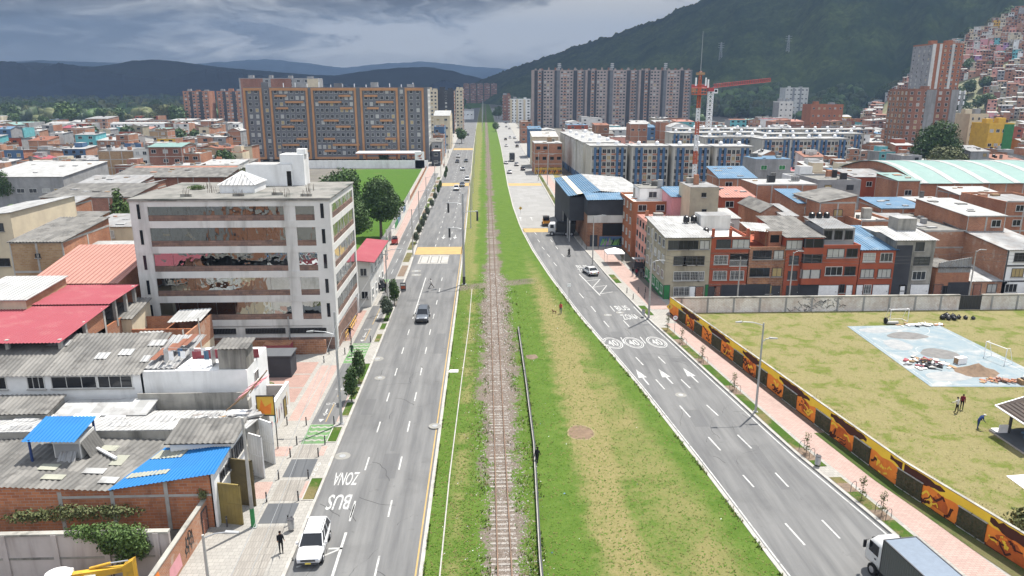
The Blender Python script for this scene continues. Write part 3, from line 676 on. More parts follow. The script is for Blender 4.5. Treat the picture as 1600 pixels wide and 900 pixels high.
# ================================================================ TERRAIN: mountain, hillside spur, far hills
def az(px): d = ray(px, 143); return math.atan2(d.x, d.y)
def elev_h(px, py, r):
	d = ray(px, py); return CH + r*d.z/math.hypot(d.x, d.y)
SKY_M = [(726, 141), (733, 135), (748, 128), (770, 119), (800, 107), (830, 97), (860, 87), (900, 72), (940, 60), (968, 51), (1000, 40), (1030, 27), (1060, 13), (1090, 1), (1150, -22), (1250, -58), (1400, -105), (1600, -160), (1900, -230)]
RDG = [(726, 3600), (800, 3100), (900, 2700), (1100, 2200), (1400, 1900), (1900, 1700)]
FOOT = [(726, 2300), (800, 1650), (900, 1350), (1100, 1150), (1300, 1050), (1600, 1150), (1900, 1200)]
SPUR = [(1322, 300), (1338, 196), (1350, 186), (1380, 164), (1420, 124), (1460, 88), (1500, 66), (1550, 38), (1600, 12), (1700, -36), (1900, -100)]
_pxs = np.arange(700, 1960, 4.0)
_azs = np.array([az(p_) for p_ in _pxs])
def tab(t, px): return np.interp(px, [a for a, _ in t], [b for _, b in t])
def terrain(x, y):
	a = math.atan2(x, y); r = math.hypot(x, y)
	px = float(np.interp(a, _azs, _pxs))
	if px <= 727: return -1.0
	rr, rf = float(tab(RDG, px)), float(tab(FOOT, px))
	hr = elev_h(px, float(tab(SKY_M, px)), rr)
	t = max(0.0, min(1.15, (r-rf)/(rr-rf)))
	rid = noise.noise((a*16, r*0.0011, 3.3))+0.5*noise.noise((a*37, r*0.002, 9.1))
	w = math.sin(min(t, 1)*PI)
	h = hr*(t**1.25 if t <= 1 else 1-(t-1)*1.6)*(1-0.0*w)+w*rid*hr*0.16 - 1.0
	if px > 1322:
		cr = elev_h(px, float(tab(SPUR, px)), 960.0)
		s = max(0.0, min(1.0, (r-700)/260.0)); s = s*s*(3-2*s)*0.35+s*0.65
		if r < 1250: h = max(h, max(cr, 0)*s-0.3)
	return h
def is_forest_side(x, y):
	return True
m, n, b = _new('forested_slope'); p = n.pos()
c = n.mix(n.rng(n.noise(p, 0.008, 7, 0.66), 0.38, 0.62), (0.018, 0.036, 0.016), (0.08, 0.108, 0.036))
c = n.mix(n.rng(n.noise(p, 0.09, 5, 0.75), 0.36, 0.68, 0, 0.85), c, (0.012, 0.022, 0.011))
n.put(b.inputs['Base Color'], c); _spec(b, 1.0, 0.0); T['forest'] = m
T['spurm'] = mat('eroded_hillside', (0.16, 0.15, 0.085), (0.08, 0.1, 0.04), 0.03, stain=(0.24, 0.2, 0.13), samt=0.6, sscale=0.02)
def polar_sheet(name, px0, px1, dpx, radii, hf, matf, canopy):
	cols = np.arange(px0, px1+dpx, dpx); vs = []; fs = []; mi = []
	nr = len(radii)
	for p_ in cols:
		a = az(p_)
		for r in radii:
			x_, y_ = r*math.sin(a), r*math.cos(a); h = hf(x_, y_)
			if canopy: 
				k = noise.noise((x_*0.02, y_*0.02, 1.0))*9.0+abs(noise.noise((x_*0.06, y_*0.06, 3.0)))*9.0+abs(noise.noise((x_*0.15, y_*0.15, 7.0)))*9.0
				h += k*min(1.0, max(0.0, h/12.0))
			vs.append((x_, y_, h))
	for i in range(len(cols)-1):
		for j in range(nr-1):
			k = i*nr+j; fs.append((k, k+nr, k+nr+1, k+1))
	mb = MB(); mb.add(vs, fs, matf, True); return struct(mb, name)
polar_sheet('mountain', 726, 1700, 2.5, list(np.arange(1000, 1700, 10))+list(np.arange(1700, 2500, 13))+list(np.arange(2500, 3900, 26)), terrain, 'forest', True)
polar_sheet('hillside', 1318, 1760, 7, list(np.arange(690, 1010, 9)), lambda x_, y_: terrain(x_, y_)+0.2, 'spurm', False)
T['hillA'] = mat('haze_blue_wooded_hills', (0.02, 0.045, 0.105), (0.01, 0.022, 0.055), 0.006, 1.0, 0.0, detail=8)  # blue of the distant haze is mixed into this woodland colour
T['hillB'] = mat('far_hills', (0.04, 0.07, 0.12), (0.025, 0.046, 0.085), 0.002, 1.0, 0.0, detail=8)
def ridge(name, tabl, Rr, px0, px1, step, m, depth, rough):
	vs = []; fs = []; cols = np.arange(px0, px1+step, step); K = 9
	for p_ in cols:
		a = az(p_); H = elev_h(p_, float(tab(tabl, p_))+noise.noise((p_*0.06, Rr, 0))*rough+noise.noise((p_*0.23, Rr, 5))*rough*0.5, Rr)
		for j in range(K):
			t = j/(K-1); r = Rr-depth*(1-t) if j < K else Rr
			hh = H*(t**1.3)*(1+0.25*math.sin(t*PI)*noise.noise((p_*0.035, t*2.5, Rr)))-2 if j < K-1 else H-2
			vs.append((r*math.sin(a), r*math.cos(a), hh))
		vs.append(((Rr+depth*0.6)*math.sin(a), (Rr+depth*0.6)*math.cos(a), -5))
	K += 1
	for i in range(len(cols)-1):
		for j in range(K-1): k = i*K+j; fs.append((k, k+K, k+K+1, k+1))
	mb = MB(); mb.add(vs, fs, m, True); struct(mb, name)
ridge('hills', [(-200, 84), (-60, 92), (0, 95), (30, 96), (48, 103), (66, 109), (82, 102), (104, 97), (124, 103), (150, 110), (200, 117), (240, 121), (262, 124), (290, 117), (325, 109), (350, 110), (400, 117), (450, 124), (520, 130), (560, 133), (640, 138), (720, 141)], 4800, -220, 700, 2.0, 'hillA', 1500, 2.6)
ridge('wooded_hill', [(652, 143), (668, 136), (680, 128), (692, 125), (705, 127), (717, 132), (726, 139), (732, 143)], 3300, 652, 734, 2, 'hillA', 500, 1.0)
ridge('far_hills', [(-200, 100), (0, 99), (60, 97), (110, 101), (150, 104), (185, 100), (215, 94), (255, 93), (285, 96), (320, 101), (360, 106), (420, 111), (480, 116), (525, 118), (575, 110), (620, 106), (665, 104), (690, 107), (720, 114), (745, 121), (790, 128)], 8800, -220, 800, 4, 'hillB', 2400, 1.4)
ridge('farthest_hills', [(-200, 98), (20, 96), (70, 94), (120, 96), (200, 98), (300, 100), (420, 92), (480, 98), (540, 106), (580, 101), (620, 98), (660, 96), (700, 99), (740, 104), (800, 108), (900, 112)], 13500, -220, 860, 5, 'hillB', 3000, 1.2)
# ---- unseen cloud sheet added above the view to keep sun off the mountains
mb = MB(); gx = np.arange(-11000, 9001, 500.0); gy = np.arange(1500, 11501, 400.0); vs = []
for y_ in gy:
	for x_ in gx:
		e = noise.noise((x_*0.0006, y_*0.0006, 2.0)); yy_ = y_+(e*420 if y_ < 2400 else 0)+(max(0, -x_)*0.04 if y_ < 2000 else 0)
		vs.append((x_, yy_, 1800+160*noise.noise((x_*0.0011, y_*0.0011, 8.0))))
nx = len(gx); n0 = len(vs); ny = len(gy)
mb.add(vs, [(j*nx+i, j*nx+i+1, (j+1)*nx+i+1, (j+1)*nx+i) for j in range(ny-1) for i in range(nx-1)], mat('shade_cloud_white', (.8, .8, .82), (.74, .74, .77), .002, 1, 0), True)
mb.add([(v_[0], v_[1], v_[2]+260+120*noise.noise((v_[0]*.002, v_[1]*.002, 1))) for v_ in vs], [(j*nx+i, (j+1)*nx+i, (j+1)*nx+i+1, j*nx+i+1) for j in range(ny-1) for i in range(nx-1)], 'cv', True) if False else None
struct(mb, 'unseen_shade_cloud')
# ---- the air
m = D.materials.new('hazy_air'); m.use_nodes = True; n = NT(m.node_tree)
vo = n.n('ShaderNodeVolumePrincipled'); vo.inputs['Color'].default_value = (0.46, 0.66, 1.0, 1); vo.inputs['Density'].default_value = 0.00011; vo.inputs['Anisotropy'].default_value = 0.0
oo = n.n('ShaderNodeOutputMaterial'); n.t.links.new(vo.outputs[0], oo.inputs['Volume'])
mb = MB(); T['haze'] = m; mb.box(-12000, 12000, -1500, 17500, -7, 1500, 'haze'); o = mb.build('haze'); lab(o, kind='stuff')
# ================================================================ BUILDING KIT
GL = ['glass']*6+['glass2']*3+['curtain', 'curtain', 'curtain2']
WC = {}
def window_mesh(w, h, fr, gl, mull=2, bars=0, depth=0.07, sill=True, transom=False):
	k = (round(w, 2), round(h, 2), fr, gl, mull, bars, sill, transom)
	if k in WC: return WC[k]
	mb = MB(); t = min(0.07, w*0.09)
	mb.box(-w/2+t*0.5, w/2-t*0.5, -0.012, 0.05, -h/2+t*0.5, h/2-t*0.5, gl)
	mb.box(-w/2, w/2, -depth, 0.05, -h/2, -h/2+t, fr); mb.box(-w/2, w/2, -depth, 0.05, h/2-t, h/2, fr)
	mb.box(-w/2, -w/2+t, -depth, 0.05, -h/2+t, h/2-t, fr); mb.box(w/2-t, w/2, -depth, 0.05, -h/2+t, h/2-t, fr)
	for i in range(1, mull):
		x = -w/2+w*i/mull; mb.box(x-t*0.3, x+t*0.3, -depth*0.7, 0.03, -h/2+t, h/2-t, fr)
	if transom: mb.box(-w/2+t, w/2-t, -depth*0.7, 0.03, h*0.12, h*0.12+t*0.6, fr)
	for i in range(bars):
		z = -h/2+h*(i+1)/(bars+1); mb.box(-w/2-0.03, w/2+0.03, -depth-0.06, -depth-0.035, z-0.012, z+0.012, fr)
	if bars:
		nb = max(3, int(w/0.25))
		for i in range(nb+1):
			x = -w/2+w*i/nb; mb.box(x-0.012, x+0.012, -depth-0.035, -depth-0.01, -h/2, h/2, fr)
	if sill: mb.box(-w/2-0.1, w/2+0.1, -depth-0.1, 0.04, -h/2-0.09, -h/2-0.002, 'conc')
	WC[k] = mb.mesh('window'); return WC[k]
FACE = {'f': 0.0, 'r': PI/2, 'l': -PI/2, 'b': PI}
def win(par, x, y, z, w=1.4, h=1.3, face='f', fr='framew', gl=None, mull=2, bars=0, sill=True, name='window', transom=False):
	gl = gl or R.choice(GL)
	return place(name, window_mesh(w, h, fr, gl, mull, bars, sill=sill, transom=transom), par, (x, y, z), FACE[face])
def door(par, x, y, w=1.0, h=2.1, m='brick2', face='f', z0=0.0, name='door', kind='panel'):
	mb = MB(); t = 0.07
	mb.box(-w/2, w/2, -0.02, 0.05, 0, h, m)
	for a, b_ in ((-w/2-t, -w/2), (w/2, w/2+t)): mb.box(a, b_, -0.06, 0.05, 0, h+t, 'framed' if m != 'dark' else 'conc')
	mb.box(-w/2, w/2, -0.06, 0.05, h, h+t, 'framed' if m != 'dark' else 'conc')
	if kind == 'shutter':
		for i in range(int(h/0.18)): mb.box(-w/2, w/2, -0.04, -0.021, 0.05+i*0.18, 0.17+i*0.18, m)
	else:
		for z in (0.25, 1.15): mb.box(-w*0.36, w*0.36, -0.035, -0.021, z, z+0.75, m)
		mb.box(w*0.36, w*0.42, -0.08, -0.02, 1.0, 1.12, 'steel')
	return mb.build(name, par, (x, y, z0), FACE[face])
def tank(par, x, y, z, r=0.55, h=1.1, m='black', name='water_tank'):
	mb = MB(); mb.tube((0, 0, 0), (0, 0, h*0.8), r, r*0.93, m, 12); mb.tube((0, 0, h*0.8), (0, 0, h*0.95), r*0.93, r*0.4, m, 12); mb.tube((0, 0, h*0.95), (0, 0, h), r*0.4, r*0.4, m, 10)
	for k in (0.25, 0.5): mb.tube((0, 0, h*k), (0, 0, h*k+0.05), r*1.03, r*1.03, m, 12)
	return mb.build(name, par, (x, y, z))
def frame_lines(mb, w, d, h, n, faces, fl, m='conc'):
	"""exposed concrete frame: columns and floor beams standing 3 cm proud"""
	e = 0.03
	for f in faces:
		L = w if f in 'fb' else d
		for i in range(n+1):
			u = L*i/n; u0, u1 = max(0, u-0.14), min(L, u+0.14)
			if f == 'f': mb.box(-w/2+u0, -w/2+u1, -e, 0.02, 0, h, m)
			if f == 'l': mb.box(-w/2-e, -w/2+0.02, u0, u1, 0, h, m)
			if f == 'r': mb.box(w/2-0.02, w/2+e, u0, u1, 0, h, m)
		for z in fl:
			if f == 'f': mb.box(-w/2+0.15, w/2-0.15, -e*0.8, 0.02, z-0.14, z+0.14, m)
			if f == 'l': mb.box(-w/2-e*0.8, -w/2+0.02, 0.15, d-0.15, z-0.14, z+0.14, m)
			if f == 'r': mb.box(w/2-0.02, w/2+e*0.8, 0.15, d-0.15, z-0.14, z+0.14, m)
def roof_mb(w, d, h, kind, m, rise=0.9, over=0.3, corr=False):
	mb = MB(); x0, x1, y0, y1 = -w/2-over, w/2+over, -over, d+over; th = 0.09
	def slab_(c):                      # four corners anticlockwise from front left
		a, b_, c_, d_ = [Vector(v) for v in c]
		t = Vector((0, 0, th))
		if corr:
			mb.corr(a+t, b_+t, c_+t, d_+t, m, 0.42, 0.045)
			mb.add([a, b_, c_, d_], [(3, 2, 1, 0)], m)
			return
		vs = [a, b_, c_, d_, a+t, b_+t, c_+t, d_+t]
		mb.add(vs, [(3, 2, 1, 0), (4, 5, 6, 7), (0, 1, 5, 4), (1, 2, 6, 5), (2, 3, 7, 6), (3, 0, 4, 7)], m)
	z = h+0.01
	if kind == 'up':    slab_([(x0, y0, z), (x1, y0, z), (x1, y1, z+rise), (x0, y1, z+rise)])
	elif kind == 'down': slab_([(x0, y0, z+rise), (x1, y0, z+rise), (x1, y1, z), (x0, y1, z)])
	elif kind == 'right': slab_([(x0, y0, z), (x1, y0, z+rise), (x1, y1, z+rise), (x0, y1, z)])
	elif kind == 'left': slab_([(x0, y0, z+rise), (x1, y0, z), (x1, y1, z), (x0, y1, z+rise)])
	elif kind == 'gx':                 # ridge along x
		ym = (y0+y1)/2; slab_([(x0, y0, z), (x1, y0, z), (x1, ym, z+rise), (x0, ym, z+rise)]); slab_([(x0, ym, z+rise), (x1, ym, z+rise), (x1, y1, z), (x0, y1, z)])
	elif kind == 'gy':                 # ridge along y
		slab_([(x0, y0, z), (0, y0, z+rise), (0, y1, z+rise), (x0, y1, z)]); slab_([(0, y0, z+rise), (x1, y0, z), (x1, y1, z), (0, y1, z+rise)])
	elif kind == 'arch':
		n = 10; pts = [(x0+(x1-x0)*i/n, z+rise*math.sin(PI*i/n)) for i in range(n+1)]
		for (xa, za), (xb, zb) in zip(pts[:-1], pts[1:]): slab_([(xa, y0, za), (xb, y0, zb), (xb, y1, zb), (xa, y1, za)])
	elif kind == 'archy':
		n = 10; pts = [(y0+(y1-y0)*i/n, z+rise*math.sin(PI*i/n)) for i in range(n+1)]
		for (ya, za), (yb, zb) in zip(pts[:-1], pts[1:]): slab_([(x0, ya, za), (x1, ya, za), (x1, yb, zb), (x0, yb, zb)])
	elif kind == 'flat':
		mb.box(-w/2, w/2, 0, d, h, h+0.08, m)
	elif kind == 'terrace':            # flat roof behind a low parapet
		mb.box(-w/2+0.2, w/2-0.2, 0.2, d-0.2, h-0.5, h-0.42, m)
	return mb
def walls_mb(w, d, h, m, kind='flat', rise=0.9, side=None, lowband=None, para=0.5):
	"""walls closed up to the underside of the roof; side: another material for the side walls"""
	mb = MB(); s = side or m
	zf = [h]*4
	if kind == 'up': zf = [h, h, h+rise, h+rise]
	elif kind == 'down': zf = [h+rise, h+rise, h, h]
	elif kind == 'right': zf = [h, h+rise, h+rise, h]
	elif kind == 'left': zf = [h+rise, h, h, h+rise]
	P = [(-w/2, 0), (w/2, 0), (w/2, d), (-w/2, d)]
	if kind == 'terrace':
		t = 0.2
		mb.box(-w/2, w/2, 0, t, 0, h, m); mb.box(-w/2, w/2, d-t, d, 0, h, s); mb.box(-w/2, -w/2+t, t, d-t, 0, h, s); mb.box(w/2-t, w/2, t, d-t, 0, h, s)
		return mb
	vb = [(x, y, 0) for x, y in P]; vt = [(x, y, z) for (x, y), z in zip(P, zf)]
	V = vb+vt
	mb.add(V, [(0, 1, 5, 4)], m); mb.add(V, [(1, 2, 6, 5), (2, 3, 7, 6), (3, 0, 4, 7), (4, 5, 6, 7)], s)
	if kind == 'gx':
		for x in (-w/2, w/2): mb.add([(x, 0, h), (x, d, h), (x, d/2, h+rise)], [(0, 1, 2)], s)
	if kind == 'gy':
		for y in (0, d): mb.add([(-w/2, y, h), (w/2, y, h), (0, y, h+rise)], [(0, 1, 2)], m)
	if kind == 'arch':
		pts = [(-w/2+w*i/10, h+rise*math.sin(PI*i/10)) for i in range(11)]
		for y in (0, d): mb.add([(x, y, z) for x, z in pts], [list(range(11))], m)
	if kind == 'archy':
		pts = [(d*i/10, h+rise*math.sin(PI*i/10)) for i in range(11)]
		for x in (-w/2, w/2): mb.add([(x, y, z) for y, z in pts], [list(range(11))], s)
	return mb
AUTO = []      # houses whose label is written at the end, from looks and neighbours
def house(x0, x1, y0, d, h, wall='brick', roof='fibre', kind='up', rise=0.8, label=None, name='house', cat='house', side=None, over=0.25,
		  fl=None, frame=0, ff='f', wins=None, fr='framew', bars=0, group=None, corr=False, auto=None, z0=0, sidewins=None, dr=None, ww=None, wh=1.25, gl=None, rz=0.0, tanks=0):
	w = x1-x0
	t = thing(name, label, cat, ((x0+x1)/2, y0, z0), rz, group)
	mb = walls_mb(w, d, h, wall, kind, rise, side)
	fl = fl or max(1, round(h/2.9)); fh = h/fl
	if not frame and wall.startswith('brick') and y0 > 108 and z0 == 0 and w > 5: frame, ff = max(1, int(w/4)), ('fl' if x0 > 0 else 'fr')
	if frame: frame_lines(mb, w, d, h, frame, ff, [fh*i for i in range(1, fl+1)])
	mb.build('wall', t)
	roof_mb(w, d, h, kind, roof, rise, 0 if kind in ('flat', 'terrace') else over, corr).build('roof', t)
	if wins is None: wins = max(1, int(w/3.0))
	for i in range(fl):
		for j in range(wins):
			if R.random() < 0.12 and fl > 1: continue
			x = -w/2+w*(j+0.5)/wins+R.uniform(-.15, .15); ww_ = ww or min(1.7, w/wins*0.55)
			if i == 0 and j == 0 and dr: continue
			win(t, x, 0, fh*i+fh*0.55, ww_, min(wh, fh*0.5), 'f', fr, gl, 2, bars)
	if dr: door(t, -w/2+w*0.5/max(1, wins), 0, 1.0, 2.1, dr)
	if sidewins:
		f, n_ = sidewins
		for i in range(fl):
			for j in range(n_):
				y = d*(j+0.5)/n_; win(t, (-w/2 if f == 'l' else w/2), y, fh*i+fh*0.55, 1.2, min(wh, fh*0.5), f, fr, gl, 2, bars)
	for i in range(tanks): tank(t, -w/4+i*1.3, d*0.5, h+(rise*0.5 if kind != 'flat' else 0.1)+0.05)
	if y0 > 108 and w > 4 and z0 == 0 and auto is None and d < 30:
		zt = h+(.1 if kind == 'flat' else -.42 if kind == 'terrace' else .1)
		for q in range(5):
			mj = MB(); s_ = R.uniform(.35, 1.2); jx, jy = R.uniform(-w*.45, w*.45-s_*1.5), R.uniform(d*.05, d*.8); up_z = zt+(rise*jy/d if kind == 'up' else 0)
			mj.box(jx, jx+s_*1.5, jy, jy+s_, up_z-.05, up_z+(R.uniform(.08, .25) if kind not in ('flat', 'terrace') or q > 2 else R.uniform(.4, 2.0)), R.choice(['zinc', 'wroof2', 'brick', 'fibre', 'black', 'grey', 'wood', 'conc_old']))
			mj.build('roof_box', t)
	if auto is not None: AUTO.append((t, auto))
	return t
def hp(xl, xr, yt, Y, d, **kw):
	"""house whose front is on the line Y and whose front eave runs between two sighted points"""
	a, b_ = PY(xl, yt, Y), PY(xr, yt, Y)
	return house(a.x, b_.x, Y, d, max(2.2, a.z), **kw)

# ================================================================ OFFICE BUILDING on the left pavement
T['mir'] = mirror_glass('mirror_window', (0.36, 0.39, 0.4), 0.07)
T['offw'] = mat('office_white_render', (0.6, 0.59, 0.565), (0.52, 0.51, 0.49), 0.4, stain=(0.22, 0.21, 0.19), samt=0.6, sscale=0.3, streak=True)
def office():
	X0, X1, Y0, Y1, HT_ = -43.0, -19.0, 90.0, 106.6, 19.5
	t = thing('office_building', 'five storey white office building with mirrored window bands and brown stone cladding', 'office building', (X0, Y0, 0))
	W_, Dp = X1-X0, Y1-Y0; FH = 3.16; Z0 = 3.7
	mb = MB(); mb.box(0.15, W_-0.15, 0.3, Dp-0.3, 0, HT_-0.2, 'offw')
	for i in range(6):                                   # floor beams
		z = Z0+FH*i; z = min(z, HT_-0.85)
		mb.box(0, W_, 0, Dp, z-0.42+(0 if i < 5 else 0.3), z+0.42+(0 if i < 5 else 0.2), 'offw')
	for x0, x1 in ((0.0, 2.1), (W_-1.9, W_)): mb.box(x0+0.003, x1-0.003, 0.02, 0.5, 0.0, HT_-0.5, 'offw')
	for i in range(5):
		mb.box(W_-5.6, W_-4.2, 0.06, 0.4, Z0+FH*i+0.42, Z0+FH*i+2.75, 'offw')
	for y0, y1 in ((0.5, 1.3), (Dp-0.8, Dp)): mb.box(W_-0.5, W_-0.01, y0, y1, 0, HT_-0.5, 'offw')
	mb.box(0.2, W_-0.2, 0.1, 0.28, 0, 3.2, 'offw')
	mb.build('wall', t)
	for i in range(5):
		z = Z0+FH*i
		for a, b_ in ((2.1, W_-5.6), (W_-4.2, W_-1.9)):
			m2 = MB(); m2.box(a+0.004, b_-0.004, 0.05, 0.3, z+0.422, z+1.12, 'stonec'); m2.build('stone_band', t)
			n_ = 7 if a < 5 else 1
			for k in range(n_):
				xa = a+(b_-a)*k/n_; xb = a+(b_-a)*(k+1)/n_
				m3 = MB(); tl = R.uniform(-0.012, 0.012)
				m3.quad((xa+0.02, 0.14+tl, z+1.13), (xb-0.02, 0.14-tl, z+1.13), (xb-0.02, 0.14-tl*0.4, z+2.74), (xa+0.02, 0.14+tl*0.4, z+2.74), 'mir'); m3.build('window', t)
		for a, b_ in ((0.85, 1.2), (W_-1.15, W_-0.75)):
			m4 = MB(); m4.box(a, b_, -0.012, 0.1, z+0.7, z+2.5, 'glass'); m4.build('slit_window', t)
		m2 = MB(); m2.box(W_-0.3, W_-0.04, 1.3, Dp-0.8, z+0.422, z+1.1, 'stonec'); m2.build('stone_band', t)
		for k in range(4):
			ya = 1.3+(Dp-2.1)*k/4; yb = 1.3+(Dp-2.1)*(k+1)/4
			m3 = MB(); m3.quad((W_-0.1, ya+0.04, z+1.11), (W_-0.1, yb-0.04, z+1.11), (W_-0.1, yb-0.04, z+2.74), (W_-0.1, ya+0.04, z+2.74), 'mir'); m3.build('window', t)
			if k: 
				m3 = MB(); m3.box(W_-0.14, W_-0.05, ya-0.04, ya+0.04, z+1.1, z+2.74, 'framew'); m3.build('mullion', t)
	m5 = MB(); m5.box(2.0, W_-0.3, -0.03, 0.1, 0.0, 1.7, 'stonec'); m5.box(W_-0.12, W_+0.02, 0.5, Dp-2, 0, 2.9, 'stonec'); m5.build('plinth', t)
	for a, b_ in ((6.2, 11.2), (12.4, 17.4), (18.0, 22.6)):
		m6 = MB(); m6.box(a, b_, 0.0, 0.12, 2.25, 2.95, 'gap')
		for k in range(26):
			x_ = a+(b_-a)*(k+0.5)/26; m6.box(x_-0.03, x_+0.03, -0.03, 0.0, 2.25, 2.95, 'framed')
		m6.build('grille', t)
	m7 = MB(); m7.box(-0.15, W_+0.15, -0.15, Dp+0.15, HT_-0.16, HT_, 'slab'); m7.box(-0.15, W_+0.15, -0.15, 0.0, HT_-0.28, HT_-0.165, 'conc_old'); m7.build('roof', t)
	# skylight, stair head, rebar stubs
	m8 = MB(); x0, x1, y0, y1 = 9.2, 13.6, 5.0, 10.0; m8.box(x0, x1, y0, y1, HT_, HT_+1.0, 'white')
	c_ = ((x0+x1)/2, (y0+y1)/2, HT_+2.5); q = [(x0-.15, y0-.15, HT_+1.0), (x1+.15, y0-.15, HT_+1.0), (x1+.15, y1+.15, HT_+1.0), (x0-.15, y1+.15, HT_+1.0)]
	for i in range(4): m8.add([q[i], q[(i+1) % 4], c_], [(0, 1, 2)], 'wroof')
	for i in range(4):
		a, b_ = Vector(q[i]), Vector(q[(i+1) % 4])
		m8.tube(a+Vector((0, 0, .02)), Vector(c_)+Vector((0, 0, .02)), 0.06, 0.06, 'whitep', 5)
		for k in (0.25, 0.5, 0.75): m8.tube(a.lerp(b_, k)+Vector((0, 0, .02)), Vector(c_)+Vector((0, 0, .02)), 0.04, 0.04, 'whitep', 5)
	m8.build('skylight', t)
	m9 = MB(); m9.box(10.4, 16.6, 12.2, 16.0, HT_, HT_+2.9, 'white', 'wroof'); m9.box(15.0, 18.2, 12.6, 15.6, HT_, HT_+4.2, 'white'); m9.box(17.2, 18.4, 13.2, 14.5, HT_+4.2, HT_+4.9, 'white'); m9.box(15.9, 16.5, 12.17, 12.3, HT_, HT_+2.0, 'gap'); m9.build('stair_head', t)
	mr = MB()
	for (x, y) in ((6.2, 1.8), (8.0, 5.5), (12.5, 2.0), (17.0, 3.0), (20.3, 6.5), (18.6, 1.2), (20.9, 1.6), (6.0, 9.5), (8.8, 12.5)):
		for k in range(7): 
			a, b_ = R.uniform(-.5, .5), R.uniform(-.4, .4); mr.tube((x+a, y+b_, HT_-0.02), (x+a+R.uniform(-.1, .1), y+b_, HT_+R.uniform(.5, 1.1)), 0.025, 0.02, 'bark', 4)
		if R.random() < 0.5: mr.box(x-.7, x+.7, y-.1, y+.1, HT_, HT_+0.35, 'conc_old')
	mr.build('rebar_stub', t)
	mp = MB(); mp.tube((17.9, -0.06, 0.3), (17.9, -0.06, 4.5), 0.09, 0.09, 'steel', 6); mp.build('drain_pipe', t)
	return t
office()

# ================================================================ LEFT FOREGROUND YARDS AND ROOFS
# pale pink boundary wall with piers
t = thing('boundary_wall', 'stained pale pink block wall with piers along the bottom left of the street', 'wall', (-34.4, 44.3, 0))
T['pinkw'] = mat('stained_pinkish_render', (0.47, 0.42, 0.4), (0.4, 0.36, 0.34), 0.5, stain=(0.22, 0.18, 0.16), samt=0.7, streak=True)
mb = MB(); mb.box(-9, 12.9, 0, 0.25, 0, 3.35, 'pinkw'); mb.box(-9, 12.9, -0.04, 0.0, 1.55, 1.7, 'conc_old'); mb.build('wall_panel', t)
for k in range(7):
	mb = MB(); mb.box(-8.2+k*3.35, -7.85+k*3.35, -0.12, 0.3, 0, 3.42, 'pinkw'); mb.build('pier', t)
mb = MB(); mb.box(-9, 12.9, -0.08, 0.35, 3.35, 3.5, 'conc_old'); mb.build('coping', t)
# low rough wall along the pavement with graffiti
t = thing('graffiti_wall', 'low rough brick wall with black scrawl and pink patch beside pavement', 'wall', (-21.15, 41, 0))
mb = MB(); mb.box(-0.25, 0, -6, 9.3, 0, 2.45, 'brick5'); mb.box(-0.3, 0.04, -6, 9.3, 2.45, 2.55, 'conc_old'); mb.build('wall_panel', t)
def stroke(mb, pts, w, face, off, m):
	"""painted brush line on a wall in (along, up) coordinates; face 'r' looks to +X, 'f' to -Y, 'l' to -X"""
	for (a, z), (b_, z2) in zip(pts[:-1], pts[1:]):
		d = Vector((b_-a, z2-z)); 
		if d.length < 1e-5: continue
		d.normalize(); s = Vector((-d.y, d.x))*w/2; e = d*w*0.3
		q = [(a-e.x+s.x, z-e.y+s.y), (b_+e.x+s.x, z2+e.y+s.y), (b_+e.x-s.x, z2+e.y-s.y), (a-e.x-s.x, z-e.y-s.y)]
		mb.add([(off, u, v) if face == 'r' else (u, -off, v) if face == 'f' else (-off, u, v) for u, v in q], [(0, 3, 2, 1) if face != 'l' else (0, 1, 2, 3)], m)
gm = MB()
for c_, r_ in (((5.2, 1.35), 0.34), ((5.8, 1.15), 0.3), ((5.5, 1.75), 0.3), ((4.9, 0.95), 0.25)):
	stroke(gm, [(c_[0]+r_*math.cos(a*0.7), c_[1]+r_*math.sin(a*0.7)) for a in range(10)], 0.11, 'r', 0.006, 'black')
for k in range(3): stroke(gm, [(4.7+k*.5, 0.5), (4.95+k*.5, 1.9), (5.1+k*.5, 0.7)], 0.1, 'r', 0.009, 'black')
T['mpink'] = plain('pink_wall_paint', (0.6, 0.28, 0.3), 0.8); T['morange'] = mat('orange_mural_paint', (0.78, 0.24, 0.035), (0.64, 0.17, 0.03), 0.9)
gm.quad((0.004, 1.8, 0.35), (0.004, 4.0, 0.35), (0.004, 3.8, 1.5), (0.004, 2.1, 1.4), 'mpink')
gm.quad((0.005, -5.5, 0.1), (0.005, 1.2, 0.1), (0.005, 0.6, 2.4), (0.005, -5.5, 2.4), 'morange')
stroke(gm, [(-2, 0.3), (-1.2, 1.3), (-0.2, 1.5), (0.5, 0.6)], 0.5, 'r', 0.008, 'black'); stroke(gm, [(-3.4, 2.0), (-2.4, 1.5), (-1.6, 2.1)], 0.25, 'r', 0.008, 'yellow')
gm.build('painted_scrawl', t); door(t, 0, 8.3, 0.95, 2.0, 'brick2', 'r', name='side_door')
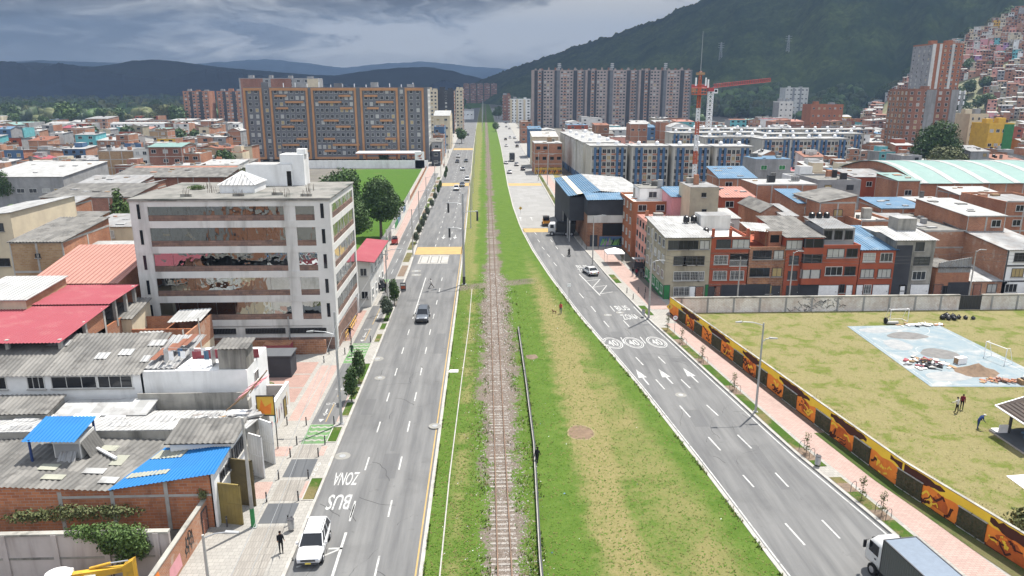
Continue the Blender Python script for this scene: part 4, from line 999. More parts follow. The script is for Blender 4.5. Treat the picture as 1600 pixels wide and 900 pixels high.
# warehouse: brick side wall, two grey pitches, blue roof at the street end
t = thing('warehouse', 'long brick warehouse with patched grey corrugated roof and bright blue front bay', 'warehouse', (-20.4, 50, 0))
mb = MB()
mb.prism([(-26, 0), (-15.6, 0), (-15.6, 0.3), (-26, 0.3)], 0, [3.2, 3.9, 3.9, 3.2], 'brick_w'); mb.prism([(-15.6, 0), (-7.6, 0), (-7.6, 0.3), (-15.6, 0.3)], 0, [3.9, 3.4, 3.4, 3.9], 'brick_w')
mb.prism([(-7.6, 0), (-0.2, 0), (-0.2, 0.3), (-7.6, 0.3)], 0, [3.4, 4.55, 4.55, 3.4], 'brick_w')
mb.box(-0.3, 0, 0.0, 3.6, 0, 4.6, 'white'); mb.box(-26, -0.3, 7.6, 7.8, 0, 4.5, 'conc_old')
for x_ in (-19.3, -11.4, -7.6, -3.6): mb.box(x_-0.14, x_+0.14, -0.04, 0.0, 0, 3.3 if x_ < -7 else 4.0, 'conc')
mb.box(-11.4, -0.3, -0.035, 0.0, 2.75, 2.95, 'conc')
mb.build('wall', t)
mb = MB()
mb.corr((-26.3, -0.25, 3.25), (-15.6, -0.25, 3.95), (-15.6, 7.6, 4.1), (-26.3, 7.6, 3.75), 'fibre', 0.4, 0.05); mb.build('roof', t)
mb = MB(); mb.corr((-15.6, -0.25, 3.95), (-7.4, -0.25, 3.45), (-5.0, 7.6, 3.65), (-15.6, 7.6, 4.1), 'fibre', 0.4, 0.05)
for (x_, y_, w_, l_) in ((-14.2, 2.2, 1.4, 0.9), (-9.3, 3.2, 0.95, 1.6), (-11.3, 5.4, 1.5, 0.9), (-8.9, 0.6, 1.3, 0.9), (-13.2, 0.9, 1.6, 0.7), (-10.7, 1.9, 1.6, 0.8)):
	z_ = 3.95+(x_+15.6)*(-0.055)+(y_+.25)*0.02+0.09
	mb.quad((x_, y_, z_), (x_+w_, y_, z_-w_*.06), (x_+w_, y_+l_, z_-w_*.055+l_*.02), (x_, y_+l_, z_+l_*.02), R.choice(['trans', 'wroof2', 'trans']))
mb.build('roof', t)
mb = MB(); mb.corr((-7.7, -0.35, 3.55), (0.25, -0.35, 4.75), (0.25, 3.4, 5.05), (-5.4, 4.5, 4.5), 'blueroof', 0.3, 0.03)
for (u, v0, v1, wd) in ((0.05, 0.05, 0.5, 0.12), (0.09, 0.62, 0.95, 0.3)):
	P = lambda u_, v_: (Vector((-7.7, -0.35, 3.55)).lerp(Vector((0.25, -0.35, 4.75)), u_)).lerp(Vector((-7.7, 6.4, 5.15)).lerp(Vector((0.25, 3.4, 5.15)), u_), v_)+Vector((0, 0, 0.05))

BQ = [Vector(v_) for v_ in ((-7.7, -0.35, 3.55), (0.25, -0.35, 4.75), (0.25, 3.4, 5.05), (-5.4, 4.5, 4.5))]; BP = lambda u, v_: BQ[0].lerp(BQ[1], u).lerp(BQ[3].lerp(BQ[2], u), v_)+Vector((0, 0, .045))
for (u0, u1, v0, v1) in ((.03, .46, .24, .36), (.02, .42, .7, .92)): mb.corr(BP(u0, v0), BP(u1, v0), BP(u1, v1), BP(u0, v1), 'trans', 0.3, 0.03)
mb.build('blue_roof', t, (0, 0, 0.02))
mb = MB(); mb.tube((-11.4, 5.6, 4.05), (-9.0, 3.9, 3.95), 0.13, 0.13, 'whitep', 8); mb.build('roof_pipe', t)
for y_ in (1.6, 2.8): win(t, 0.02, y_, 3.6, 0.9, 0.8, 'r', 'framed')
# raised block with grey roof behind the blue bay
house(-25.0, -20.2, 53.7, 2.9, 5.3, 'white', 'fibre', 'up', 0.5, 'white upper room under grey ribbed roof behind the blue warehouse bay', 'roof_room', 'building', over=0.35, corr=True, fl=2, wins=0, sidewins=('r', 3), fr='framed')
# gates
def gate(name, label, x, y, w, h, m, rz):
	t = thing(name, label, 'gate', (x, y, 0.12), rz); mb = MB(); mb.box(0, w, -0.03, 0.03, 0, h, m); mb.build('panel', t)
	mb = MB()
	for a, b_, c_, d_ in ((0, w, 0, 0.1), (0, w, h-0.1, h), (0, w, h*0.5-.05, h*0.5+.05), (0, 0.1, 0, h), (w-0.1, w, 0, h)): mb.box(a, b_, -0.06, 0.06, c_+0.002, d_+0.001, m)
	for k in range(int(w/0.3)): mb.box(k*0.3+0.1, k*0.3+0.13, -0.045, 0.045, 0.1, h-0.1, m)
	mb.build('frame', t); return t
T['ochre'] = mat('ochre_metal', (0.24, 0.185, 0.06), (0.17, 0.13, 0.05), 0.8, stain=(0.1, 0.075, 0.04)); T['brownm'] = mat('brown_metal', (0.16, 0.125, 0.06), (0.1, 0.08, 0.045), 0.8)
gate('metal_gate', 'open ochre sheet metal gate leaf nearer the bottom, beside the warehouse corner', -20.5, 50.6, 1.9, 3.4, 'ochre', math.radians(-12)); gate('metal_gate', 'open dark brown metal gate leaf beside the warehouse doorway', -20.4, 53.3, 2.0, 4.0, 'brownm', math.radians(-14))
gate('metal_gate', 'tall white sheet metal gate below the dark balcony frame', -20.4, 58.0, 1.6, 3.9, 'white', math.radians(-30)); gate('metal_gate', 'tall white corrugated gate leaf under the flame coloured panel', -20.2, 60.6, 1.7, 4.0, 'white', math.radians(-35))
# blue roof on stilts
t = thing('roof_shelter', 'bright blue sheet roof on slim posts above the grey corrugated roof', 'shelter', (-34.1, 54.6, 3.6))
mb = MB(); mb.corr((-2.1, -1.2, 2.15), (2.1, -1.4, 2.15), (2.0, 2.4, 2.6), (-2.2, 2.5, 2.6), 'blueroof', 0.3, 0.03); mb.build('roof', t)
for x_, y_ in ((-1.6, -1.0), (-1.7, 2.2), (1.7, 2.2)):
	mb = MB(); mb.box(x_-.07, x_+.07, y_-.07, y_+.07, -.1, 2.2 if y_ < 0 else 2.5, 'dkblue'); mb.build('post', t)
mb = MB(); mb.box(-0.2, 1.9, -0.4, 1.9, 0, 1.9, 'pale'); mb.box(-0.1, 1.8, -0.43, -0.4, 0.3, 1.5, 'grey'); mb.build('cabin', t)
mb = MB(); mb.corr((2.6, -0.4, .2), (2.6, 1.8, .3), (1.95, 1.8, 1.7), (1.95, -.4, 1.6), 'fibre', 0.3, 0.04); mb.corr((0.2, -1.1, .15), (1.7, -1.1, .15), (1.6, -.45, .9), (0.3, -.45, .9), 'zinc', 0.3, 0.04); mb.build('stacked_sheet', t)
# pale patched shed behind it and its clutter
t = house(-44, -20.6, 57.9, 6.2, 3.2, 'conc_old', 'wroof', 'down', 1.3, 'low shed with patched glaring white roof sheets and junk at its street end', 'shed', 'shed', over=0.3, wins=0, corr=False)
for k in range(34):
	mb = MB(); x_, y_ = R.uniform(-10, 9), R.uniform(0, 4.6); z_ = 4.6-(y_+.3)*0.191; s = R.uniform(0.5, 1.6)
	mb.box(x_, x_+s*1.5, y_, y_+s*0.7, z_, z_+0.02+0.01*k/34, R.choice(['whitep', 'wroof', 'whitep', 'zinc', 'wroof'])); mb.build('patch_sheet', t)
def junk(label, cx, cy, cz, rx, ry, n_, mats, group=None, name='junk_pile', mx=0.7):
	mb = MB()
	for k in range(n_):
		x_, y_ = R.gauss(0, rx*0.5), R.gauss(0, ry*0.5); x_ = max(-rx, min(rx, x_)); y_ = max(-ry, min(ry, y_))
		s = R.uniform(0.12, mx); a = R.uniform(0, PI); zz = R.uniform(0, 0.25)*(1-abs(x_)/rx)
		c_, s_ = math.cos(a), math.sin(a); l, w_, h_ = s, s*R.uniform(0.15, 0.7), s*R.uniform(0.05, 0.5)
		pts = [(x_+u*c_-v*s_, y_+u*s_+v*c_) for u, v in ((-l, -w_), (l, -w_), (l, w_), (-l, w_))]
		mb.prism(pts, zz-0.03, [zz+h_*R.uniform(.4, 1) for _ in range(4)], R.choice(mats))
	o = mb.build(name, None, (cx, cy, cz)); return lab(o, label, 'junk pile', group)
junk('heap of white sheets and boxes on the shed roof end by the street', -23.3, 60.0, 4.2, 2.6, 1.6, 46, ['wroof', 'zinc', 'black', 'wood', 'wroof2', 'grey'])
house(-47, -39.3, 62.0, 2.9, 4.2, 'conc_old', 'fibre', 'up', 0.5, 'narrow shed with boldly ribbed grey roof in front of long white house', 'shed', 'shed', over=0.2, wins=0, corr=True)
house(-38.9, -31.0, 62.6, 2.4, 3.7, 'grey', 'wroof2', 'up', 0.4, 'lean-to of loose white and zinc sheets before long white house', 'shed', 'shed', over=0.2, wins=0)
# panel frame by street with flame picture
t = thing('sign_frame', 'small flame coloured panel in dark frame above the white gate', 'sign', (-20.9, 62.6, 0.12))
mb = MB(); mb.box(0, 1.5, 0, 0.08, 3.4, 5.2, 'yellow'); mb.add([(0.1, -0.006, 3.5), (1.2, -0.006, 3.5), (1.3, -0.006, 4.6), (0.7, -0.006, 4.2), (0.4, -0.006, 5.0)], [(0, 1, 2, 3, 4)], 'morange'); mb.build('panel', t)
mb = MB()
for a, b_, c_, d_ in ((-.06, 1.56, 3.3, 3.4), (-.06, 1.56, 5.2, 5.3), (-.06, 0, 0, 5.3), (1.5, 1.56, 0, 5.3)): mb.box(a, b_, -0.03, 0.1, c_, d_, 'dark')
mb.build('frame', t)
t = thing('pink_awning', 'tattered pink and red striped awning sloping over the yard by the pavement', 'awning', (-22.4, 61.2, 4.6))
mb = MB()
for k in range(6): mb.quad((0.0+k*0.05, k*0.75, 0.9), (1.9, k*0.75+0.3, 2.1-k*0.1), (1.95, k*0.75+0.7, 2.15-k*0.1), (0.05+k*0.05, k*0.75+0.42, 0.9), 'mpink' if k % 2 else 'redroof')
mb.build('canopy', t); mb = MB()
for k in range(4): mb.tube((-0.8+k*0.3, k*1.3, 0), (1.9, k*1.3, 2.3), 0.06, 0.06, 'wood', 6)
mb.build('pole', t)
# yard wall with painted street face
t = thing('yard_wall', 'low painted yard wall with scribbled panels facing the pavement', 'wall', (-20.5, 64.5, 0))
mb = MB(); mb.box(-0.25, 0, 0, 7.2, 0, 3.0, 'pale'); mb.box(-6, -0.25, 6.9, 7.2, 0, 2.8, 'pinkw'); mb.box(-0.26, 0.03, 0, 7.2, 3.0, 3.12, 'whitep'); mb.build('wall_panel', t)
gm = MB()
for k, (m_, u) in enumerate((('mpink', 0.6), ('teal', 1.5), ('morange', 2.3), ('redroof', 3.1), ('lilac', 4.0), ('yellow', 6.3))):
	stroke(gm, [(u+R.uniform(-.2, .2), R.uniform(.6, 2.4)) for _ in range(5)], 0.12, 'r', 0.005+k*0.001, m_)
gm.build('painted_scrawl', t); door(t, 0, 5.2, 0.9, 2.1, 'ochre', 'r', name='side_door')
# long white house
t = thing('long_house', 'long white two storey house under weathered grey corrugated roof', 'house', (-34, 66, 0))
mb = MB(); mb.box(-14, 11.3, 0, 6.5, 0, 6.6, 'white'); mb.box(1.3, 11.5, -0.9, 0, 2.9, 3.9, 'conc_old'); mb.box(1.3, 1.5, -0.9, 0, 0, 2.9, 'white'); mb.build('wall', t)
mb = MB(); mb.corr((-14.3, -0.6, 6.5), (1.7, -0.6, 6.5), (1.9, 6.8, 8.2), (-14.3, 6.8, 8.2), 'fibre', 0.42, 0.05)
mb.corr((1.7, 0.3, 6.75), (4.6, 0.3, 6.75), (5.4, 6.6, 8.0), (1.9, 6.6, 8.0), 'zinc', 0.42, 0.05)
for (x_, y_, w_) in ((-3.8, 2.0, 1.2), (-1.8, 2.6, 1.3), (0.4, 4.2, 1.6), (-9.6, 4.4, 2.2), (0.8, 1.4, 0.8)): mb.quad((x_, y_, 6.72+y_*.23), (x_+w_, y_, 6.72+y_*.23), (x_+w_, y_+1.1, 6.97+y_*.23), (x_, y_+1.1, 6.97+y_*.23), 'wroof')
for k in range(4): mb.quad((1.9+k*0.7, 1+k*0.8, 7.35+k*.2), (2.5+k*0.7, 1+k*0.8, 7.35+k*.2), (3.0+k*0.7, 3+k*0.8, 7.85+k*.2), (2.4+k*0.7, 3+k*0.8, 7.85+k*.2), 'claytile')
mb.build('roof', t)
for x_, w_ in ((-12.2, 2.4), (-8.3, 1.6), (-4.8, 4.2), (-1.0, 3.2)): win(t, x_, 0, 5.6, w_, 1.25, 'f', 'framew', 'glass', 3)
for x_ in (2.9, 7.5): win(t, x_, 0, 1.7, 1.9, 1.3, 'f', 'framew', R.choice(['glass2', 'curtain']), 3, 3)
win(t, 11.3, 2.6, 5.0, 1.3, 1.1, 'r'); win(t, 11.3, 2.2, 1.8, 1.2, 1.1, 'r')
mb = MB(); mb.box(8.7, 11.3, 0.2, 2.4, 6.6, 8.6, 'conc_old'); mb.corr((8.4, -0.1, 8.75), (11.6, -0.1, 8.75), (11.6, 2.8, 8.9), (8.4, 2.8, 8.9), 'fibre', 0.4, 0.04); mb.build('roof_room', t)
mb = MB(); mb.box(1.4, 1.6, 0, 0.3, 3.9, 6.6, 'pale'); mb.box(1.3, 11.4, -0.88, -0.78, 3.9, 4.7, 'conc_old'); mb.build('terrace_parapet', t)
ln = thing('washing_line', 'washing line with white and pale clothes across the roof terrace', 'washing line', (-30.6, 67.0, 6.7))
mb = MB(); mb.path([(0, 0, 1.6), (2.2, 0, 1.45), (4.4, 0, 1.6)], 0.02, 'steel', 4); mb.path([(0, 0.8, 1.6), (2.2, 0.8, 1.45), (4.4, 0.8, 1.6)], 0.02, 'steel', 4)
for x_ in (0, 4.4): mb.box(x_-.04, x_+.04, -.04, 0.84, -0.3, 1.7, 'steel')
mb.build('line', ln); mb = MB()
for k, m_ in enumerate(['whitep', 'bluew', 'whitep', 'wroof', 'redroof', 'whitep', 'lblue']):
	x_ = 0.4+k*0.55; mb.box(x_, x_+0.45, 0.8*(k % 2)-0.012, 0.8*(k % 2)+0.012, 0.6+0.1*(k % 3), 1.5, m_)
mb.build('laundry', ln)
mb = MB(); mb.box(0, 6.4, 0, 0.1, 0, 0.9, 'redroof'); lab(mb.build('low_red_screen', None, (-28.9, 69.3, 6.6)), 'low red sheet screen on the roof terrace behind the washing', 'screen')
# red roofed brick house with open upper floor
t = thing('terrace_house', 'brick house with open upper floor under long crimson sheet roof', 'house', (-50, 70, 0))
mb = MB(); mb.box(0, 8.2, 0, 16.2, 0, 6.3, 'brick5')
mb.box(3.2, 7.9, 0.0, 0.2, 6.3, 7.1, 'brick'); mb.box(8.0, 8.2, 4.8, 8.4, 6.3, 8.8, 'brick'); mb.box(8.0, 8.2, 0, 16.2, 6.3, 7.0, 'brick'); mb.box(0, 8.2, 16, 16.2, 6.3, 9.3, 'brick')
mb.build('wall', t)
mb = MB(); mb.corr((-6, -0.7, 8.4), (8.5, -0.7, 8.4), (8.5, 9.6, 9.25), (-4, 9.6, 9.25), 'redroof', 0.35, 0.03); mb.corr((-4, 9.4, 9.4), (8.5, 9.4, 9.4), (8.5, 16.8, 9.7), (-2, 16.8, 9.7), 'redroof', 0.35, 0.03); mb.build('roof', t)
for (x_, y_) in ((8.08, 0.1), (8.08, 4.7), (8.08, 8.5), (8.08, 11.2), (8.08, 13.8), (8.08, 16.05), (3.0, 0.1), (0.2, 0.1)):
	mb = MB(); mb.box(x_-.17, x_+.17, y_-.17, y_+.17, 6.3, 8.5+y_*0.075, 'conc'); mb.build('column', t)
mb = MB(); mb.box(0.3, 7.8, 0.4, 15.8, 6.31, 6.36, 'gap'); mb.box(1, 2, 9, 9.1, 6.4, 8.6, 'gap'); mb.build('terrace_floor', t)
mb = MB(); mb.box(-16, 0, -1, 5, 0, 5.6, 'brick'); mb.corr((-16, -1.5, 5.7), (2.0, -1.5, 5.7), (0.0, 5.2, 7.0), (-16, 5.2, 7.0), 'mint', 0.4, 0.03)
h_ = thing('side_house', 'low annex with pale mint green roof beside the crimson roof', 'house', (-52.4, 72.0, 0)); mb2 = MB(); mb2.box(-9, 2.3, 0, 6, 0, 5.4, 'brick'); mb2.build('wall', h_); mb2 = MB(); mb2.corr((-9, -0.6, 5.5), (2.3, -0.6, 5.5), (2.3, 6.4, 7.2), (-9, 6.4, 7.2), 'mint', 0.4, 0.03); mb2.build('roof', h_)
# ruin of unfinished brick rooms
t = thing('unfinished_house', 'roofless unfinished brick rooms with scraps of sheet roofing beside the office', 'house', (-41.2, 72.6, 0))
mb = MB()
mb.box(4.4, 8.2, -0.2, 0.0, 0, 5.0, 'cream'); mb.box(8.0, 8.2, 0, 13.2, 0, 3.4, 'cream'); mb.box(8.0, 8.2, 0, 13.2, 3.4, 6.2, 'brick5'); mb.box(0.2, 8.0, 13, 13.2, 0, 6.0, 'brick')
mb.box(0.4, 0.6, 2, 13, 0, 4.8, 'brick'); mb.box(0.6, 8.0, 5.0, 5.2, 0, 5.6, 'brick'); mb.box(4.0, 4.2, 5.2, 13, 0, 5.4, 'brick'); mb.box(0.6, 8, 9.0, 9.2, 0, 5.7, 'brick'); mb.box(0.6, 8.0, 0.0, 13, 3.9, 4.0, 'conc_old')
for y_ in (4.5, 8.9): mb.box(8.2, 8.24, y_, y_+.35, 1, 7.0, 'conc')
mb.build('wall', t)
mb = MB(); mb.corr((0.4, 1.2, 5.4), (3.6, 0.8, 5.1), (3.8, 5, 5.8), (0.4, 5, 6.0), 'fibre', 0.4, 0.05); mb.corr((2.6, 3.2, 6.0), (5.2, 3.0, 5.9), (5.4, 6.6, 6.3), (2.8, 6.4, 6.3), 'wroof2', 0.4, 0.05); mb.corr((4.4, 9.6, 6.3), (8.3, 9.6, 6.5), (8.3, 13.4, 6.9), (4.4, 13.4, 6.7), 'wroof2', 0.4, 0.04); mb.build('roof', t)
# grey kiosk on the plaza
t = thing('kiosk', 'dark grey metal kiosk box standing on the pink paved plaza', 'kiosk', (-25.0, 80.3, 0.12))
mb = MB(); mb.box(-2.45, 2.45, 0, 2.5, 0, 2.55, 'char'); mb.build('wall', t); mb = MB(); mb.box(-2.6, 2.6, -0.15, 2.65, 2.55, 2.68, 'asph_d'); mb.build('roof', t)
mb = MB(); mb.box(-2.2, -0.2, -0.03, 0, 0.1, 2.3, 'char'); mb.box(0.2, 2.2, -0.03, 0, 1.0, 2.3, 'char'); mb.build('shutter', t)
mb = MB(); mb.box(-34.5, -20.2, 88.2, 88.5, 0, 1.9, 'brick3'); o = mb.build('plaza_wall'); lab(o, 'low stained brick wall between the grey kiosk and office building', 'wall')
gm = MB(); gm.box(-27.5, -24.2, 86.4, 88, 0.12, 1.9, 'redroof', 'brick3'); lab(gm.build('lean_shelter'), 'small maroon roofed hut behind the grey kiosk', 'hut')
# houses between office and left edge
house(-55.5, -45.0, 88.5, 12.5, 9.4, 'brick', 'pinkroof', 'up', 2.2, 'brick house with large salmon pink roof beside the white office', corr=False, fl=3, wins=3, fr='framed', gl='glass')
hp(62, 205, 500, 82, 5.0, wall='cream', roof='fibre', kind='up', rise=1.0, label='low cream shed with dark grey ribbed roof behind crimson roofed house', name='shed', cat='shed', wins=0, corr=True)
hp(-60, 40, 470, 78.5, 8.0, wall='cream', roof='wroof', kind='up', rise=0.6, label='cream block house with plain white roof cut by the left edge', side='brick4', wins=0)
# ================================================================ MIDDLE DISTANCE, HAND PLACED
RES = []
_house = house
def house(x0, x1, y0, d, h, *a, **k):
	RES.append((x0, x1, y0, y0+d)); return _house(x0, x1, y0, d, h, *a, **k)
for r_ in ((-43, -19, 90, 107), (-56, -45, 88, 101)): RES.append(r_)
# --- left, behind the office
hp(14, 97, 379, 100, 13, wall='brick4', side='brick', roof='fibre', kind='up', rise=1.2, frame=2, ff='fr', fl=3, label='tall ochre brick workshop with concrete frame and dark patched grey roof', wins=1, fr='framed', ww=0.7, wh=0.6, corr=True)
hp(97, 206, 405, 100, 9, wall='brick4', roof='wroof2', kind='up', rise=0.6, frame=1, ff='f', label='lower ochre brick shed with broken glaring white sheets beside salmon roof', name='shed', cat='shed', wins=0)
hp(-70, 17, 343, 112, 18, wall='cream', side='cream', roof='wroof2', kind='right', rise=1.0, label='cream house with sloping grey white roof and green stain on its side wall', wins=2, sidewins=None, fr='framed')
hp(60, 130, 352, 124, 9, wall='brick', roof='fibre', kind='up', label='single storey brick house with worn grey roof between ochre workshop and conifers', wins=2)
hp(132, 208, 355, 121, 10, wall='cream', roof='zinc', kind='up', rise=0.5, label='cream house with pale zinc roof and curtained window left of the office', wins=3, gl='curtain')
hp(56, 100, 325, 140, 10, wall='brick', roof='zinc', kind='up', label='small brick house with open attic beneath zinc roof near the school', wins=2)
hp(62, 205, 309, 166, 14, wall='brick2', roof='fibre', kind='up', rise=1.4, label='long brown brick school wing with row of small white framed windows', name='school_wing', cat='school', wins=7, fl=1, ww=1.8)
hp(165, 215, 303, 176, 16, wall='brick2', roof='zinc', kind='right', rise=1.5, label='second brown brick school wing with bright grey roof behind the conifer', name='school_wing', cat='school', wins=3, fl=1)
hp(180, 350, 277, 208, 13, wall='brick2', roof='fibre', kind='up', rise=1.8, over=1.2, label='wide low brown school block with deep grey eaves and dark openings', name='school_wing', cat='school', wins=8, fl=1, ww=2.6, gl='gap', fr='framed')
hp(120, 215, 288, 195, 10, wall='brick2', roof='zinc', kind='up', rise=1.2, label='school wing with pale zinc roof between two brown blocks', name='school_wing', cat='school', wins=0)
hp(-40, 98, 277, 214, 26, wall='grey', roof='wroof', kind='up', rise=2.0, label='sports hall with long white roof and grey glazed walls at left edge', name='sports_hall', cat='hall', wins=7, fl=1, ww=2.2)
hp(100, 140, 270, 235, 12, wall='grey', roof='greenroof', kind='flat', label='flat green roofed hall next to the white sports hall', name='sports_hall', cat='hall', wins=0)
hp(152, 208, 236, 268, 16, wall='brick4', side='brick5', roof='zinc', kind='flat', label='windowless ochre brick gable house left of narrow pale block', wins=0)
hp(208, 231, 233, 268, 12, wall='pale', roof='fibre', kind='flat', fl=4, label='narrow pale four storey block between brick houses left of apartment slab', wins=2, name='apartment_house', cat='apartment house')
hp(231, 283, 230, 268, 14, wall='brick2', roof='mint', kind='gx', fl=4, label='brown brick four storey corner block with pale green roof', wins=3, name='apartment_house', cat='apartment house', sidewins=('r', 3))
hp(284, 312, 240, 270, 12, wall='brick', roof='conc', kind='terrace', fl=3, label='orange brick three storey house right of the green roofed corner block', wins=2)
hp(312, 372, 258, 262, 12, wall='pale', roof='wroof', kind='up', fl=1, label='low pale shop row with white roofs before the apartment slab', name='shop', cat='shop', wins=4)
hp(25, 85, 252, 255, 10, wall='brick', roof='conc', kind='terrace', fl=2, label='two storey brick house with four dark windows behind sports hall', wins=4, fr='framed', gl='gap')
# --- left beside avenue, far
hp(557, 577, 409, 109, 15, wall='pale', side='pale', roof='redroof', kind='left', rise=0.4, over=0.9, fl=2, label='two storey shop with crimson awning roof beside the office building', name='shop', cat='shop', wins=1, sidewins=('r', 4))
def block(x0, x1, y0, d, h, wall, label, fl, cols, strips=(), spand=None, name='apartment_block', cat='apartment block', face='f', side=None, sidecols=0, sideface='r', roofm='slab', group=None, ww=1.5, wh=1.4, fr='framew', extra=None, roofbits=2, lowsill=False):
	"""storeyed apartment block: wall body, vertical strips, spandrel bands, windows (first 100 single, the rest one part)"""
	RES.append((x0, x1, y0, y0+d))
	w = x1-x0; t = thing(name, label, cat, ((x0+x1)/2, y0, 0), 0, group)
	mb = MB(); mb.box(-w/2, w/2, 0, d, 0, h, wall, roofm)
	if side: mb.box(-w/2-0.03, -w/2, 0.02, d-0.02, 0, h-0.01, side); mb.box(w/2, w/2+0.03, 0.02, d-0.02, 0, h-0.01, side)
	mb.build('wall', t)
	mb = MB()
	for a, b_, c_, d_ in ((-w/2, w/2, -0.02, 0.25), (-w/2, w/2, d-.25, d+.02), (-w/2-.02, -w/2+.25, 0.25, d-.25), (w/2-.25, w/2+.02, 0.25, d-.25)): mb.box(a, b_, c_, d_, h, h+0.9, wall)
	mb.build('parapet', t)
	for (a, b_, m_, pr) in strips:
		mb = MB(); mb.box(-w/2+a*w, -w/2+b_*w, -pr, 0.05, 0, h+0.5, m_); mb.build('pilaster', t)
	fh = h/fl
	if spand:
		for (a, b_, m_) in spand:
			mb = MB()
			for i in range(fl): mb.box(-w/2+a*w, -w/2+b_*w, -0.06, 0.02, fh*i+0.08, fh*i+fh*0.33, m_)
			mb.build('spandrel', t)
	rest = MB(); cnt = 0; todo = []
	for i in range(fl)[::-1]:
		for cx in cols: todo.append((-w/2+cx*w, 0, fh*i+fh*0.62, 'f'))
	for i in range(fl)[::-1]:
		for j in range(sidecols): todo.append((w/2+0.03 if sideface == 'r' else -w/2-0.03, d*(j+0.5)/sidecols, fh*i+fh*0.62, sideface))
	for (x, y, z, f) in todo:
		gl_ = R.choice(GL)
		if cnt < 96: win(t, x, y, z, ww, wh, f, fr, gl_, 2, sill=lowsill); cnt += 1
		else:
			me = window_mesh(ww, wh, fr, gl_, 2, 0, sill=lowsill); rm = Matrix.Translation((x, y, z)) @ Matrix.Rotation(FACE[f], 4, 'Z')
			o0 = len(rest.v); rest.v += [tuple(rm @ v.co) for v in me.vertices]
			mi = [rest.mi(m_.name) if m_.name in T else rest.mi(m_) for m_ in me.materials]
			for p_ in me.polygons: rest.f.append([k+o0 for k in p_.vertices]); rest.m.append(mi[p_.material_index]); rest.sm.append(False)
	if rest.v: lab(rest.build('window', t), kind='stuff')
	for k in range(roofbits):
		mb = MB(); x = -w/2+w*(k+0.5)/roofbits; a = R.uniform(1.2, 2.2); mb.box(x-a, x+a, d*0.35, d*0.35+3, h, h+R.uniform(2.0, 3.2), R.choice([wall, 'grey', wall])); mb.build('roof_room', t)
	if extra: extra(t, w, d, h, fh)
	return t
# orange and grey slab
T['orpan'] = mat('orange_wood_cladding', (0.42, 0.225, 0.11), (0.35, 0.18, 0.09), 0.3)
T['char_'] = T['slate']
a = PY(380, 142, 350); b_ = PY(668, 142, 350)
SX0, SX1, SH = a.x, b_.x, 33.0
FR = [(75, 190), (240, 480), (500, 785), (810, 1050), (1095, 1215)]
def u_(v): return (v-75)/(1240-75)
def slab_extra(t, w, d, h, fh):
	for (a, b2) in FR:
		x0, x1 = -w/2+u_(a)*w, -w/2+u_(b2)*w
		mb = MB(); fw_ = 0.95
		mb.box(x0, x0+fw_, -0.5, 0.05, 1.6, h+0.6, 'orpan'); mb.box(x1-fw_, x1, -0.5, 0.05, 1.6, h+0.6, 'orpan'); mb.box(x0+fw_, x1-fw_, -0.5, 0.05, h-0.6, h+0.6, 'orpan'); mb.box(x0+fw_, x1-fw_, -0.5, 0.05, 1.6, 2.6, 'orpan'); mb.build('orange_frame', t)
	bars = [(270, 345, 1), (335, 450, 2), (275, 350, 3), (360, 440, 5), (300, 380, 6), (390, 465, 8), (295, 405, 9), (395, 470, 10), (675, 750, 1), (545, 690, 2), (680, 755, 3), (570, 665, 5), (645, 740, 6), (565, 635, 8), (620, 790, 9), (565, 640, 10), (835, 920, 1), (910, 1020, 2), (850, 925, 3), (930, 1010, 5), (875, 950, 6), (960, 1030, 8), (860, 975, 9), (960, 1040, 10)]
	for (a, b2, k) in bars:
		mb = MB(); z = h-fh*k-0.15; mb.box(-w/2+u_(a)*w, -w/2+u_(b2)*w, -0.55, 0.05, z-0.45, z+0.45, 'orpan'); mb.build('orange_band', t)
	for k in range(12):
		x = -w/2+w*(0.2+0.065*k); mb = MB(); mb.tube((x, d*0.4, h), (x, d*0.4, h+R.uniform(1.6, 3.2)), 0.22, 0.22, 'whitep', 6); mb.build('roof_flue', t)
	mb = MB(); mb.box(-w/2+2, w/2-1, -0.04, 0.02, 0.2, 1.5, 'gap'); mb.build('shopfront', t)
wc = []
for (a, b2) in FR:
	n_ = max(2, int((b2-a-36)/31)); wc += [u_(a+18+(b2-a-36)*(k+0.5)/n_) for k in range(n_)]
wc += [u_(216), u_(1073)]
block(SX0, SX1, 350, 15, SH, 'slate', 'twelve storey grey apartment slab with orange frames and bands', 12, wc, [], None, 'apartment_slab', 'apartment block', sidecols=4, side='pale', ww=1.35, wh=1.6, lowsill=True, extra=slab_extra, roofbits=5)
# further towers and blocks on the left
a, b_ = PY(373, 124, 560), PY(497, 124, 560)
block(a.x, b_.x, 560, 16, a.z, 'grey', 'grey and brick apartment block rising behind the grey slab', 14, [0.05+0.1*k for k in range(10)], [(0.02, 0.3, 'brick2', .1), (0.4, 0.66, 'brick2', .1), (0.86, 1.0, 'cream', .1)], ww=2.2, roofbits=4)
a, b_ = PY(285, 142, 690), PY(372, 142, 690)
for k in range(2):
	xa = a.x+(b_.x-a.x)*k*0.52; xb = xa+(b_.x-a.x)*0.46
	block(xa, xb, 690+k*12, 16, a.z-1, 'brick', ('left' if k == 0 else 'right')+' one of the twin orange brick towers beyond the white terrace row', 12, [0.1+0.16*j for j in range(6)], [(0.25, 0.36, 'char', .25), (0.62, 0.75, 'char', .25)], None, group=None, ww=2.0, roofbits=3)
a, b_ = PY(170, 178, 600), PY(372, 178, 600)
